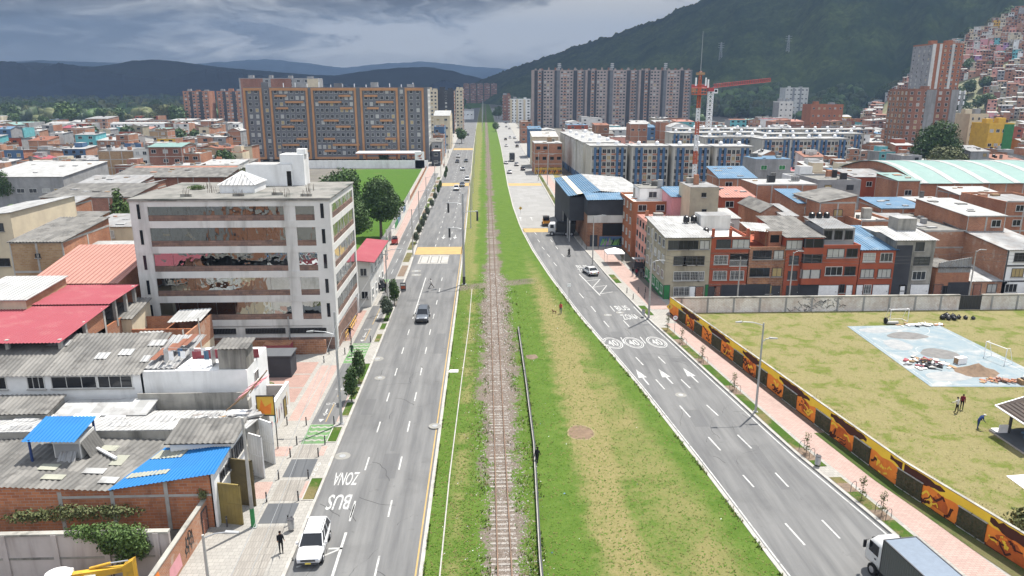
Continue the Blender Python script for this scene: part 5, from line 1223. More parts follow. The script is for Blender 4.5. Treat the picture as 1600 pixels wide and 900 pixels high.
for k in range(9):
	w = (b_.x-a.x)/9
	house(a.x+w*k, a.x+w*(k+1)-0.3, 600, 12, 7.6, 'white', 'wroof', 'gx', 1.0, None, 'row_house', 'house', fl=2, wins=4, fr='framed', gl='glass2', auto=('white row house with white roof', 'in the long terrace left of the slab'), group='white row houses left of the apartment slab')
def px_block(xl, xr, yt, Y, d, wall, label, fl, ncol, **k):
	a, b2 = PY(xl, yt, Y), PY(xr, yt, Y); return block(a.x, b2.x, Y, d, a.z, wall, label, fl, [(j+0.5)/ncol for j in range(ncol)], label and k.pop('strips', ()), **k)
px_block(684, 709, 142, 590, 24, 'char', 'black walled apartment tower beside the avenue beyond the slab', 12, 1, side='brick3', sidecols=4)
px_block(666, 683, 143, 585, 18, 'cream', 'cream faced tower wing left of the black walled tower', 12, 3)
px_block(712, 723, 141, 640, 26, 'cream', 'slim ochre cream tower right of the black walled tower', 12, 2, side='brick2', sidecols=3)
hp(678, 703, 181, 430, 30, wall='cream', roof='wroof', kind='gx', rise=2.5, fl=4, label='cream four storey building with white gabled roof along the avenue', name='apartment_house', cat='apartment house', wins=2, sidewins=('r', 4))
hp(678, 694, 198, 392, 16, wall='bluew', roof='wroof', kind='terrace', fl=3, label='narrow blue and white building beside the avenue', wins=2, sidewins=('r', 2))
hp(676, 693, 211, 374, 12, wall='brick', roof='conc', kind='terrace', fl=3, label='orange brick house just right of the slab end', wins=1, sidewins=('r', 2))
hp(674, 690, 222, 352, 16, wall='grey', roof='fibre', kind='up', fl=2, label='grey house squeezed between the slab and avenue', wins=1)
hp(674, 688, 236, 330, 14, wall='char', side='brick3', roof='conc', kind='terrace', fl=2, label='dark two storey house at the corner by the fuel station', wins=1)
hp(722, 740, 173, 900, 40, wall='white', roof='wroof', kind='up', fl=1, label='low white shed at the far end of the avenue', name='shed', cat='shed', wins=3)
a, b_ = PY(724, 131, 2150), PY(778, 131, 2150)
for k in range(5):
	w = (b_.x-a.x)/5; block(a.x+w*k, a.x+w*(k+1)-3, 2150, 20, max(18, a.z), 'brick2', None, 8, [0.2, 0.5, 0.8], (), None, 'apartment_block', 'apartment block', ww=5, wh=1.6, roofbits=1, group='distant brick blocks at foot of the mountain')
for o in D.objects:
	if o.get('group') == 'distant brick blocks at foot of the mountain': o['label'] = 'distant reddish apartment block in the row at the mountain foot'
# fuel station
t = thing('fuel_station', 'fuel station canopy with white top and orange band before the slab', 'fuel station', (-43, 331, 0))
mb = MB(); mb.box(-14, 14, 0, 9, 5.0, 6.0, 'whitep'); mb.build('canopy', t); mb = MB(); mb.box(-14.1, 14.1, -0.1, 9.1, 5.0, 5.45, 'orange'); mb.build('canopy_band', t)
for x_ in (-10, -3.5, 3.5, 10):
	mb = MB(); mb.box(x_-.3, x_+.3, 4, 4.6, 0, 5, 'orange'); mb.build('column', t)
	mb = MB(); mb.box(x_-.6, x_+.6, 2.4, 3.4, 0, 1.9, 'red'); mb.box(x_-.5, x_+.5, 2.37, 2.4, 1.1, 1.7, 'whitep'); mb.build('fuel_pump', t)
t = thing('fuel_sign', 'tall white and orange fuel station totem sign by pavement', 'sign', (-28.2, 322, 0))
mb = MB(); mb.box(-2, 2, 0, 0.5, 3.2, 7.0, 'whitep'); mb.build('upper_panel', t); mb = MB(); mb.box(-2, 2, 0, 0.5, 0, 3.2, 'orange'); mb.build('lower_panel', t)
mb = MB(); mb.add([(-1.2, -0.02, 5.2), (0.2, -0.02, 4.6), (1.3, -0.02, 6.4), (0.4, -0.02, 5.7)], [(0, 1, 2, 3)], 'orange'); mb.add([(-1.2, -0.02, 4.4), (0.8, -0.02, 3.8), (1.0, -0.02, 4.4)], [(0, 1, 2)], 'red'); mb.build('emblem', t)
mb = MB(); mb.box(-81, -24.6, 322, 322.35, 0, 3.4, 'white'); lab(mb.build('lot_wall'), 'long low white wall between the lawn and fuel station', 'wall')
# street fence of the lawn: brick base with mesh and painted banners
t = thing('street_fence', 'grey mesh fence on low painted wall between the pavement and lawn', 'fence', (0, 0, 0))
mb = MB(); yy = list(np.linspace(126, 318, 25))
for i, (y0, y1) in enumerate(zip(yy[:-1], yy[1:])):
	x0, x1 = BL(y0)-0.3, BL(y1)-0.3
	mb.prism([(x0-.15, y0), (x0, y0), (x1, y1), (x1-.15, y1)], 0, 1.5, R.choice(['pale', 'lblue', 'greenw', 'pale', 'conc']) if y0 < 215 else 'brick3')
mb.build('base_wall', t)
mb = MB()
for i, (y0, y1) in enumerate(zip(yy[:-1], yy[1:])):
	if y0 > 220: break
	x0, x1 = BL(y0)-0.38, BL(y1)-0.38
	for k in range(8): mb.tube((x0, y0, 1.6+k*0.2), (x1, y1, 1.6+k*0.2), 0.02, 0.02, 'steel', 4, False)
	for k in range(8): f_ = k/8; mb.tube((x0+(x1-x0)*f_, y0+(y1-y0)*f_, 1.5), (x0+(x1-x0)*f_, y0+(y1-y0)*f_, 3.1), 0.02, 0.02, 'steel', 4, False)
mb.build('mesh_panel', t)
for y0 in yy[:13]:
	mb = MB(); mb.tube((BL(y0)-.38, y0, 0), (BL(y0)-.38, y0, 3.2), 0.05, 0.05, 'steel', 6); mb.build('post', t)
mb = MB(); mb.box(-46, -21.5, 125.5, 125.8, 0, 1.6, 'brick2'); lab(mb.build('car_park_wall'), 'low red brown wall along the near edge of the lawn', 'wall')

# ================================================================ RIGHT SIDE
# back wall of the field, whitewashed, with piers and black gate
t = thing('field_wall', 'long peeling whitewashed brick wall with grey piers behind the sports field', 'wall', (27.3, 104.4, 0))
x1a = PY(1498, 480, 104.4).x-27.3; x1b = PY(1532, 480, 104.4).x-27.3
for (a, b2) in ((0.1, x1a), (x1b, 75)):
	mb = MB(); mb.box(a, b2, 0, 0.3, 0, 2.2, 'wbrick'); mb.build('wall_panel', t); mb = MB(); mb.box(a, b2, -0.06, 0.36, 2.2, 2.42, 'conc_old'); mb.build('coping', t)
for k in range(18):
	x_ = 1.6+k*3.95
	if x1a-.5 < x_ < x1b+.5: continue
	mb = MB(); mb.box(x_, x_+0.28, -0.05, 0.02, 0, 2.18, 'grey'); mb.build('pier', t)
gm = MB(); xs = PY(1240, 475, 104.4).x-27.3; R2 = random.Random(3)
for k in range(46):
	u, z = xs+R2.uniform(0, 7.6), R2.uniform(0.2, 1.9); pts = [(u, z)]
	for q in range(3): u += R2.uniform(-.6, .6); z = max(.1, min(2.1, z+R2.uniform(-.5, .5))); pts.append((u, z))
	stroke(gm, pts, R2.uniform(.04, .11), 'f', 0.004+k*0.0004, 'grey' if k % 3 else 'black')
gm.build('painted_scrawl', t)
mb = MB(); mb.box(0, x1b-x1a, -0.05, 0.05, 0.05, 2.25, 'dark')
for k in range(7): mb.box(k*(x1b-x1a)/7+.05, k*(x1b-x1a)/7+.1, -0.08, -0.05, 0.05, 2.25, 'framed')
lab(mb.build('wall_gate', None, (27.3+x1a, 104.5, 0)), 'black sheet gate in the whitewashed field wall', 'gate')
# terrace facing the field
TY = 111.6
def facade(xl, xr, yt, d, wall, roof, kind, rise, fl, rows, label, z_ov=None, fr='framew', ground=None, extra=None, side=None, tanks=(), para=False, corr=True, band=None):
	"""terrace house with a drawn-up facade: rows = list per storey (from the ground) of (centre, width, style)"""
	a, b2 = PY(xl, yt, TY), PY(xr, yt, TY); h = a.z; w = b2.x-a.x
	RES.append((a.x, b2.x, TY, TY+d))
	t = thing('terrace_house', label, 'house', ((a.x+b2.x)/2, TY, 0))
	mb = walls_mb(w, d, h, wall, kind, rise, side); fh = h/fl
	if band:
		for i in range(1, fl+1): mb.box(-w/2+.02, w/2-.02, -0.1, 0.0, fh*i-0.16, fh*i+0.02, band)
	mb.build('wall', t); roof_mb(w, d, h, kind, roof, rise, 0.0 if kind in ('terrace', 'flat') else 0.3, corr).build('roof', t)
	for i, row in enumerate(rows):
		for (c_, ww_, st) in row:
			x = -w/2+c_*w; z = fh*i+fh*0.55
			if st == 'd': door(t, x, 0, ww_, 2.1, 'framed' if R.random() < 0.5 else 'brick2')
			elif st == 'w': door(t, x, 0, ww_, 2.15, 'whitep')
			elif st == 'g': door(t, x, 0, ww_, 2.4, 'greenw', kind='shutter')
			elif st == 's': door(t, x, 0, ww_, 2.4, 'char', kind='shutter', name='garage_door')
			elif st == 'b': win(t, x, 0, z, ww_, 1.5, 'f', fr, R.choice(['glass', 'glass2']), 3, 5)
			elif st == 'o': 
				mb = MB(); mb.box(-ww_/2, ww_/2, -0.02, 0.02, -1.1, 1.1, 'gap'); mb.box(-ww_/2, ww_/2, -0.05, -0.02, -1.1, -1.0, 'framew')
				for k in range(int(ww_/0.14)): mb.box(-ww_/2+k*.14, -ww_/2+k*.14+.03, -0.06, -0.03, -1.0, -0.1, 'framew')
				mb.box(-ww_/2, ww_/2, -0.07, -0.02, -0.1, -0.04, 'framew'); mb.build('balcony_opening', t, (x, 0, z))
			else: win(t, x, 0, z, ww_, 1.45, 'f', fr if st == 'p' else 'framed', None if st != 'c' else 'curtain', 3 if ww_ > 1.8 else 2)
	for (x_, y_, r_) in tanks: tank(t, x_, y_, h+(0.3 if kind != 'terrace' else -0.4)+(rise*y_/d if kind == 'up' else 0), r_)
	if extra: extra(t, w, d, h, fh)
	return t
def t1x(t, w, d, h, fh):
	for i in range(4):
		for j in range(5):
			win(t, -w/2, d*(j+0.6)/5.3, fh*i+fh*0.55, 1.5, 1.3, 'l', 'framew', None, 2)
	mb = MB(); mb.box(-w/2-0.035, -w/2-0.003, 0.5, d-0.5, 0.05, 2.2, 'greenw'); mb.build('shop_shutter', t)
facade(1042, 1112, 372, 14.5, 'olive', 'wroof2', 'up', 0.9, 4, [[(0.06, 0.9, 'g'), (0.4, 2.6, 'b'), (0.64, 1.0, 'w'), (0.8, 1.2, 'd'), (0.97, 0.5, 'g')], [(0.48, 4.0, 'b'), (0.82, 1.0, 'b')], [(0.32, 2.0, 'x'), (0.55, 2.2, 'x'), (0.78, 1.3, 'x')], [(0.15, 1.6, 'x'), (0.38, 1.6, 'x'), (0.6, 1.6, 'x'), (0.85, 1.6, 'n')]], 'olive beige four storey corner house with green shutters and patched zinc roof', extra=t1x, tanks=((2.0, 9.5, .55), (3.3, 9.7, .55)), side='olive')
def parap(t, w, d, h, fh):
	mb = MB()
	for x_ in (-w/2+.25, w/2-.25, 0): mb.box(x_-.2, x_+.2, 0.05, .45, h, h+1.2, 'red')
	mb.build('parapet_post', t); mb = MB(); mb.box(-w/2+.5, w/2-.5, 8, 12, h-.4, h+2.0, 'pale', 'zinc'); mb.build('roof_room', t)
facade(1112.5, 1171.5, 370, 13, 'red', 'pale', 'terrace', 0.5, 4, [[(0.1, 1.2, 'd'), (0.24, 1.0, 'd'), (0.66, 3.6, 's')], [(0.28, 2.2, 'b'), (0.74, 2.2, 'b')], [(0.28, 2.2, 'b'), (0.76, 2.9, 'o')], [(0.32, 2.3, 'n'), (0.78, 2.8, 'c')]], 'deep red four storey house with white grilles and laundry opening', band='brick2', extra=parap, tanks=((-2.6, 4.5, .5),))
def t3x(t, w, d, h, fh):
	mb = MB(); mb.box(0.6, w/2-.3, 1.5, 8, h-.4, h+2.2, 'brick', 'fibre'); mb.box(0.8, 2.2, 1.46, 1.5, h+.4, h+1.6, 'gap'); mb.build('roof_room', t)
	mb = MB(); mb.corr((-w/2+.4, 2.0, h+2.3), (1.8, 2.0, h+1.9), (1.8, 7, h+2.5), (-w/2+.4, 7, h+2.8), 'wroof2', 0.4, 0.04); mb.build('roof_canopy', t)
	for x_ in (-w/2+.6, 0.3):
		mb = MB(); mb.box(x_, x_+.12, 2.2, 2.32, h-.4, h+2.3, 'wood'); mb.build('post', t)
facade(1172, 1229, 386, 13, 'brick3', 'red', 'terrace', 0.5, 3, [[(0.28, 4.2, 's'), (0.62, 1.0, 'x'), (0.82, 1.2, 'd')], [(0.32, 3.2, 'n'), (0.8, 1.6, 'n')], [(0.35, 3.0, 'x'), (0.8, 1.6, 'n')]], 'mottled brown brick house with open roof terrace and small roof shack', extra=t3x)
def bay(t, w, d, h, fh):
	for i in range(1, 4):
		mb = MB(); mb.box(-0.3, w/2-.15, -0.75, 0, fh*i, fh*i+1.0, 'red'); mb.box(-0.3, w/2-.15, -0.75, 0, fh*i+2.5, fh*i+fh-.05, 'red'); mb.box(-.26, w/2-.19, -0.7, 0, fh*i+1.0, fh*i+2.5, R.choice(['glass', 'curtain', 'glass2'])); 
		for x_ in (-.3, 1.0, w/2-.35): mb.box(x_, x_+.16, -0.76, -.66, fh*i+1.0, fh*i+2.5, 'framed')
		mb.build('bay_window', t)
facade(1229.5, 1287, 371.5, 13, 'red', 'fibre', 'up', 1.2, 4, [[(0.3, 2.0, 'd'), (0.72, 3.2, 's')], [(0.25, 1.5, 'n')], [(0.25, 1.5, 'n')], [(0.22, 2.6, 'c')]], 'red house with stacked bay windows and broad grey ribbed roof', extra=bay)
def t5x(t, w, d, h, fh):
	mb = MB(); mb.box(-w/2+.6, w/2-.2, 2.0, 9, h-.4, h+2.4, 'grey'); mb.build('roof_room', t)
	for k in range(3): win(t, -w/2+1.4+k*1.7, 1.98, h+1.2, 1.3, 1.5, 'f', 'framed', 'glass', 2)
	mb = MB(); mb.corr((-w/2+.1, 1.0, h+2.45), (w/2-1, 1.0, h+2.45), (w/2-1, 9, h+3.1), (-w/2+.1, 9, h+3.1), 'zinc', 0.4, 0.04); mb.build('roof_canopy', t)
	for k in range(3): tank(t, -w/2+1.2+k*1.25, 8, h+3.0, .5, 1.0)
facade(1287.5, 1345.5, 383, 13, 'red', 'pale', 'terrace', 0.5, 3, [[(0.25, 3.2, 'w'), (0.62, 0.9, 'x'), (0.82, 1.0, 'w')], [(0.34, 2.8, 'p'), (0.78, 1.8, 'n')], [(0.34, 2.8, 'c'), (0.78, 1.8, 'n')]], 'red three storey house with white garage doors and three black roof tanks', extra=t5x)
facade(1346, 1402, 391, 12.5, 'red', 'lblue', 'up', 1.6, 3, [[(0.08, 1.0, 'w'), (0.3, 1.2, 'b'), (0.68, 2.6, 'w')], [(0.24, 2.2, 'c'), (0.72, 2.2, 'c')], [(0.24, 2.0, 'p'), (0.72, 2.0, 'p')]], 'red three storey house with sky blue sloping roof')
def t7x(t, w, d, h, fh):
	mb = MB(); mb.corr((-w/2-.6, -.4, h+.05), (w/2+.3, -.4, h+.05), (w/2+.2, 7, h+.8), (-w/2-.6, 7, h+.8), 'wroof', 0.4, 0.03); mb.build('roof_canopy', t)
	mb = MB(); mb.box(-.5, 2.6, 5, 8, h, h+2.6, 'conc_old', 'wroof'); mb.build('roof_room', t); mb = MB(); mb.box(-w/2+.02, -w/2+w*.42, -.02, 0, 0, h-.8, 'char'); mb.build('dark_wall_half', t)
facade(1402.5, 1463, 375.5, 12, 'conc_old', 'conc', 'flat', 0.4, 4, [[(0.3, 1.0, 'w'), (0.75, 3.0, 'w')], [(0.68, 2.2, 'p')], [(0.7, 2.6, 'n')], [(0.6, 1.4, 'n')]], 'stained raw concrete house with white sheet canopy on its roof', extra=t7x)
def t8x(t, w, d, h, fh):
	mb = MB(); mb.prism([(-w/2+.2, -.05), (w/2, -.05), (w/2, .1), (-w/2+.2, .1)], h-.2, [h+1.4, h+2.3, h+2.3, h+1.4], 'zinc'); mb.build('sheet_screen', t)
facade(1463.5, 1516, 424, 9, 'brick', 'fibre', 'down', 0.6, 2, [[(0.12, 1.4, 'd'), (0.35, 1.4, 'x'), (0.72, 3.4, 's')], []], 'low brick house with zinc sheet screen and dark garage opening', extra=t8x)
facade(1517, 1574, 440, 8, 'brick5', 'wroof2', 'up', 0.9, 1, [[(0.2, 1.2, 'd'), (0.6, 1.6, 'x')]], 'tiny brick shack with broken white roof sheets before big brick gable')
def t9x(t, w, d, h, fh):
	mb = MB()
	for x_ in (-w/2+.02, 0, w/2-.4): mb.box(x_, x_+.22, -.07, 0, fh, h, 'framed')
	for i in (1, 2): mb.box(-w/2, w/2, -.06, 0, fh*i-.12, fh*i+.12, 'framed')
	mb.build('dark_beam', t)
facade(1575, 1650, 391, 17, 'white', 'zinc', 'up', 1.5, 3, [[(0.2, 2.0, 'p'), (0.7, 2.4, 'd')], [(0.28, 2.0, 'x'), (0.72, 2.0, 'x')], [(0.28, 2.0, 'x'), (0.72, 2.0, 'x')]], 'white house with dark beams and tall orange brick gable side', side='brick5', extra=t9x)
# second and third rows
hp(1018, 1078, 354, 127.5, 13, wall='pink', roof='pinkroof', kind='flat', fl=4, label='salmon pink four storey house behind the olive corner house', wins=2, sidewins=('l', 5), fr='framed')
hp(989, 1047, 315, 143, 14, wall='orange', side='orange', roof='pale', kind='terrace', fl=4, label='orange brick four storey block with white room on its roof', name='apartment_house', cat='apartment house', wins=2, sidewins=('l', 4))
hp(1000, 1042, 295, 147, 7, wall='white', roof='slab', kind='flat', fl=5, label='white stair tower standing behind orange brick block', name='stair_tower', cat='building', wins=1)
hp(1079, 1124, 293, 133, 8, wall='olive', side='cream', roof='zinc', kind='flat', fl=5, label='raw beige tower house with small dark windows and thin roof slab', wins=1, ww=0.9, wh=0.8, fr='framed')
hp(1050, 1078, 308, 139, 9, wall='mpink', roof='lblue', kind='up', fl=4, label='pale pink narrow house left of beige tower house', wins=0)
hp(1108, 1141, 349, 127, 8, wall='brick4', roof='zinc', kind='up', rise=1.0, label='ochre brick house with grey sheet roof behind the olive corner house', wins=1)
hp(1127, 1156, 342, 130, 8, wall='pale', roof='wroof', kind='up', rise=0.6, label='small pale house with clean white lean-to roof behind deep red house', wins=1)
hp(1129, 1180, 309, 145, 9, wall='red', roof='pinkroof', kind='up', rise=1.0, label='house with rose striped awning roof behind beige tower house', wins=2)
hp(1124, 1182, 279, 170, 10, wall='brick', roof='lblue', kind='up', rise=1.8, label='brick house with blue and cream striped sheet roof before blue blocks', wins=2)
hp(1181, 1237, 249, 196, 10, wall='grey', roof='lblue', kind='flat', fl=3, label='grey rendered house with light blue roof and green window panes', wins=2, gl='greenw')
hp(1189, 1224, 333, 130, 12, wall='brick5', side='brick', roof='fibre', kind='gy', rise=1.4, label='brick gable house with grey roof behind mottled brown house', wins=0)
hp(1224, 1246, 338, 127, 9, wall='pale', roof='zinc', kind='up', label='pale low annex right of the brick gable house', wins=1)
hp(1183, 1278, 289, 152, 10, wall='brick', roof='wroof', kind='flat', fl=3, frame=4, label='wide blank orange brick wall house with concrete frame', wins=0)
hp(1282, 1338, 317, 132, 12, wall='brick', side='brick', roof='fibre', kind='right', rise=1.3, fl=3, frame=2, ff='fl', label='unfinished orange brick house with grey tarpaulin roof behind red terrace', wins=1, fr='framed')
hp(1248, 1282, 318, 138, 12, wall='brick5', roof='lblue', kind='up', rise=1.2, label='pale brick house with blue sheet roof left of unfinished house', wins=1)
hp(1346, 1400, 345, 126, 12, wall='brick', roof='conc', kind='terrace', fl=3, frame=1, label='orange brick house with cluttered flat roof behind sky blue roof', wins=1)
hp(1401, 1440, 352, 128, 8, wall='conc_old', roof='zinc', kind='up', label='raw concrete house with zinc roof behind the concrete terrace house', wins=1)
hp(1378, 1445, 326, 141, 9, wall='brick', roof='lblue', kind='up', rise=0.9, label='brick house with wide faded blue roof right of unfinished house', wins=2)
hp(1446, 1512, 361, 122.5, 22, wall='brick5', side='brick5', roof='slab', kind='flat', fl=3, label='long brick house whose blank side wall runs back from terrace', wins=0)
hp(1513, 1572, 338, 122.5, 16, wall='brick', roof='wroof', kind='up', rise=0.8, fl=4, label='brick house with white sheet roof over an open top terrace', wins=2, frame=2)
hp(1573, 1660, 315, 138, 14, wall='brick', roof='zinc', kind='terrace', fl=4, frame=3, label='orange brick house with blue roof tanks at the right edge', wins=2)
hall_ = hp(1438, 1680, 287, 172, 40, wall='brick', roof='mint', kind='archy', rise=3.4, over=0.5, fl=2, label='hall with broad curved mint green roof at the right edge', name='hall', cat='hall', wins=0)
a = PY(1438, 287, 172)
for q in range(7): roof_mb(.7, 40, max(2.2, a.z)+.07, 'archy', 'wroof', 3.4, .5).build('roof_rib', hall_, (-18+q*7.5, 0, 0))
hp(1279, 1346, 281, 170, 13, wall='grey', roof='slab', kind='terrace', fl=3, label='grey block house with bare flat roof behind orange brick wall house', wins=2, fr='framed')
hp(1335, 1402, 277, 182, 12, wall='red', roof='zinc', kind='up', fl=3, label='pair of red storeys under grey roof left of the mint hall', wins=4)
hp(1404, 1438, 283, 168, 10, wall='brick', roof='mint', kind='up', fl=2, label='little brick house with turquoise lean-to roof beside the mint hall', wins=1)
hp(1440, 1500, 318, 150, 10, wall='brick2', roof='wroof', kind='flat', fl=3, label='brick house with clean white flat roof before the mint hall', wins=2)
hp(1500, 1570, 305, 156, 8, wall='brick', roof='wroof', kind='up', fl=3, label='brick house with long white roof right before the mint hall', wins=2)
# warehouse with blue roof and graffiti
a = g(917, 386); Yw = a.y
t = thing('workshop', 'workshop with faded blue and white roof, black fascia and graffiti', 'workshop', (a.x, Yw, 0)); RES.append((a.x-4, a.x+24, Yw-3, Yw+42))
wx = PY(978, 380, Yw).x-a.x; hw_ = PY(920, 332, Yw).z; zr = PY(920, 312, Yw).z
mb = MB(); mb.box(0, wx, 0, 30, 0, hw_, 'brick3'); mb.box(-0.05, wx, -0.06, 0, hw_-2.2, hw_-0.6, 'pale'); mb.box(-0.1, wx, -0.1, 30, hw_-0.6, zr, 'char')
mb.box(-3.2, 0, 20, 40, 0, zr-.2, 'char'); mb.box(-3.2, -.01, 6, 20, 4.7, zr-.25, 'char'); mb.build('wall', t)
for y_ in (6.2, 10, 19.8):
	mb = MB(); mb.box(-3.2, -2.95, y_-.12, y_+.12, 0, 4.7, 'steel'); mb.build('post', t)
mb = MB(); mb.corr((-0.3, -0.5, zr), (wx+.4, -0.5, zr+.1), (wx+.4, 6, zr+.8), (-0.3, 6, zr+.8), 'lblue', 0.5, 0.05); mb.build('front_awning', t)
mb = MB(); mb.corr((-3.6, 5.5, zr), (3.5, 5.5, zr+1.1), (3.5, 40, zr+1.1), (-3.6, 40, zr), 'lblue', 0.5, 0.05); mb.corr((3.5, 5.5, zr+1.1), (wx+6, 5.5, zr+.2), (wx+6, 40, zr+.2), (3.5, 40, zr+1.1), 'wroof2', 0.5, 0.05); mb.quad((-1.6, 5.5, zr+.42), (-.4, 5.5, zr+.6), (-.4, 40, zr+.6), (-1.6, 40, zr+.42), 'cream'); mb.build('roof', t)
mb = MB(); mb.box(0.6, 2.2, -.05, .05, 0, 2.6, 'char'); mb.box(3.2, wx-.2, -.02, .02, 2.4, hw_-2.3, 'gap'); mb.build('opening', t)
gm = MB(); R3 = random.Random(5); gm.quad((2.6, -.07, 0.1), (wx+.2, -.07, 0.1), (wx+.2, -.07, 2.3), (2.6, -.07, 2.3), 'bluew')
T['lime'] = plain('lime_spray_paint', (0.2, 0.45, 0.12), 0.7)
for k in range(26):
	u = 2.9+k*(wx-3.2)/26; stroke(gm, [(u, .4), (u+R3.uniform(.1, .7), R3.uniform(1.2, 2.0)), (u+R3.uniform(.2, .9), .6)], .16, 'f', .075+.001*k, R3.choice(['lime', 'lilac', 'black', 'lime']))
gm.build('painted_scrawl', t)
# brick house with mural
h_ = hp(835, 879, 224, 296, 14, wall='brick', roof='wroof', kind='flat', fl=3, label='orange brick house with yellow and red mural along its base', wins=4, fr='framed', gl='gap')
gm = MB(); gm.quad((-5.4, -.03, .1), (5.4, -.03, .1), (5.4, -.03, 2.6), (-5.4, -.03, 2.6), 'yellow')
for k in range(14): stroke(gm, [(-5+k*.75, .3), (-4.7+k*.75, 1.7), (-4.2+k*.75, .6)], .3, 'f', .035+k*.002, ['redroof', 'black', 'morange'][k % 3])
gm.build('painted_mural', h_)
hp(832, 872, 214, 322, 16, wall='cream', roof='conc', kind='up', rise=1.5, fl=3, label='cream house with round roof behind the mural house', wins=3)
hp(826, 846, 202, 372, 14, wall='bluew', roof='lblue', kind='up', fl=2, label='house with blue sheet roof left below the brown towers', wins=2)
hp(847, 868, 204, 372, 14, wall='pale', roof='wroof', kind='gy', fl=2, label='pale house with white gabled roof below the brown towers', wins=2)
hp(814, 832, 190, 480, 20, wall='brick', roof='conc', kind='terrace', fl=3, label='brick house with dark mural left of the brown towers', wins=2)
hp(930, 952, 196, 420, 12, wall='brick3', roof='claytile', kind='up', fl=3, label='brick house with red clay roof between towers and blue blocks', wins=2)
hp(985, 1012, 194, 430, 12, wall='brick', roof='wroof', kind='gx', fl=2, label='brick house with cream gabled roof below the middle brown tower', wins=3)
hp(1032, 1060, 191, 430, 12, wall='brick', roof='conc', kind='terrace', fl=3, label='tall blank orange brick house below the right brown tower', wins=0)
hp(1048, 1080, 199, 410, 12, wall='white', roof='wroof', kind='arch', rise=2, fl=2, label='hall with white barrel roof below the right brown tower', name='hall', cat='hall', wins=0)
px_block(797, 829, 156, 800, 20, 'white', 'white and pinkish apartment block left of the brown towers', 8, 5, side='brick', sidecols=5, sideface='l', strips=[(0.0, 0.1, 'cream', .2), (0.3, 0.4, 'cream', .2), (0.65, 0.75, 'cream', .2)], ww=2.4)
px_block(786, 798, 150, 860, 30, 'brick2', 'brick apartment wing left of the white block', 8, 2, side='brick2', sidecols=4, sideface='l')
# three brown towers
T['brownt'] = mat('grey_brown_render', (0.34, 0.275, 0.25), (0.28, 0.225, 0.205), 0.3)
a, b_ = PY(832, 111, 690), PY(1078, 111, 690); TW = (b_.x-a.x)/3
def tower_extra(t, w, d, h, fh):
	for k in range(8):
		x = -w/2+w*(k+.5)/8; mb = MB(); mb.box(x-.7, x+.7, 1, 3, h+.5, h+R.choice([2.2, 3.0]), 'brick2' if k % 2 else 'brownt'); mb.build('chimney', t)
	mb = MB(); mb.tube((w*.02, 6, h), (w*.02, 6, h+7), .15, .1, 'steel', 6)
	for q in (3, 4.5, 6): mb.box(w*.02-1.6, w*.02+1.6, 5.9, 6.1, h+q, h+q+.9, 'steel')
	mb.build('antenna', t)
	for c_ in (0.14, 0.62, 0.9):
		mb = MB()
		for i in range(18): mb.box(-w/2+(c_-.035)*w, -w/2+(c_+.035)*w, -.12, .02, fh*i+.1, fh*i+fh*.34, 'brick')
		mb.build('spandrel', t)
tw0 = block(a.x, a.x+TW, 690, 18, a.z, 'brownt', 'leftmost of the three tall brown towers with charcoal strips', 18, [0.14, 0.24, 0.3, 0.36, 0.56, 0.62, 0.68, 0.74, 0.9, 0.95], [(0.0, 0.03, 'brownt', .5), (0.04, 0.1, 'char', 0.6), (0.17, 0.21, 'char', .6), (0.42, 0.46, 'char', 0.9), (0.46, 0.52, 'slate', 0.5), (0.78, 0.85, 'char', .6), (0.97, 1.0, 'slate', .5)], None, 'apartment_tower', 'apartment tower', roofbits=3, group='brown apartment towers below the mountain', ww=1.9, wh=1.5, extra=tower_extra)
dup(tw0, Vector(tw0.location)+Vector((TW, -4, 0)), 0, 'middle one of the three tall brown towers with charcoal strips'); dup(tw0, Vector(tw0.location)+Vector((TW*2, -8, 0)), 0, 'rightmost of the three tall brown towers with charcoal strips')
for k in (1, 2): RES.append((a.x+TW*k, a.x+TW*(k+1), 680, 708))
# blue, cream and salmon walk-up blocks
a = g(916, 288); b_ = PY(917, 230, a.y); BH = b_.z; BY = a.y
T['creamb'] = mat('pale_block_render', (0.47, 0.45, 0.4), (0.4, 0.385, 0.345), 0.4, stain=(0.3, 0.28, 0.25), samt=.5, streak=True)
T['salmon'] = mat('salmon_panel', (0.45, 0.2, 0.12), None, 0.4)
bw = (PY(1182, 240, BY-8).x-a.x-2)/4
def blk_extra(t, w, d, h, fh):
	mb = MB(); mb.box(-w/2-.3, w/2+.3, -.4, d+.3, h+.92, h+1.12, 'wroof2'); mb.build('roof_sheet', t)
	for x_ in (-w*.22, w*.28): tank(t, x_, d*.5, h+1.1, .7, 1.3, 'whitep')
bp = block(a.x, a.x+bw-1.2, BY-8, 11, BH, 'creamb', 'front row blue and cream walk-up block nearest the road', 6, [0.08, 0.2, 0.38, 0.5, 0.62, 0.8, 0.92], [(0.01, 0.05, 'creamb', .3), (0.1, 0.165, 'bluew', .5), (0.235, 0.3, 'bluew', .5), (0.7, 0.765, 'bluew', .5), (0.835, 0.9, 'bluew', .5), (0.43, 0.46, 'creamb', .2), (0.54, 0.57, 'creamb', .2)], [(0.31, 0.43, 'salmon'), (0.57, 0.7, 'salmon'), (0.17, 0.23, 'salmon'), (0.77, 0.83, 'salmon')], group='blue and cream walk-up blocks', roofbits=0, ww=1.3, wh=1.5, extra=blk_extra, side='creamb')
nth = ['second', 'third', 'fourth', 'fifth', 'sixth']
for k in range(1, 4): dup(bp, (bp.location.x+bw*k, bp.location.y-k*1.5, 0), 0, f'{nth[k-1]} block from the road in the front row of blue and cream blocks'); RES.append((a.x+bw*k, a.x+bw*(k+1), BY-14, BY+6))
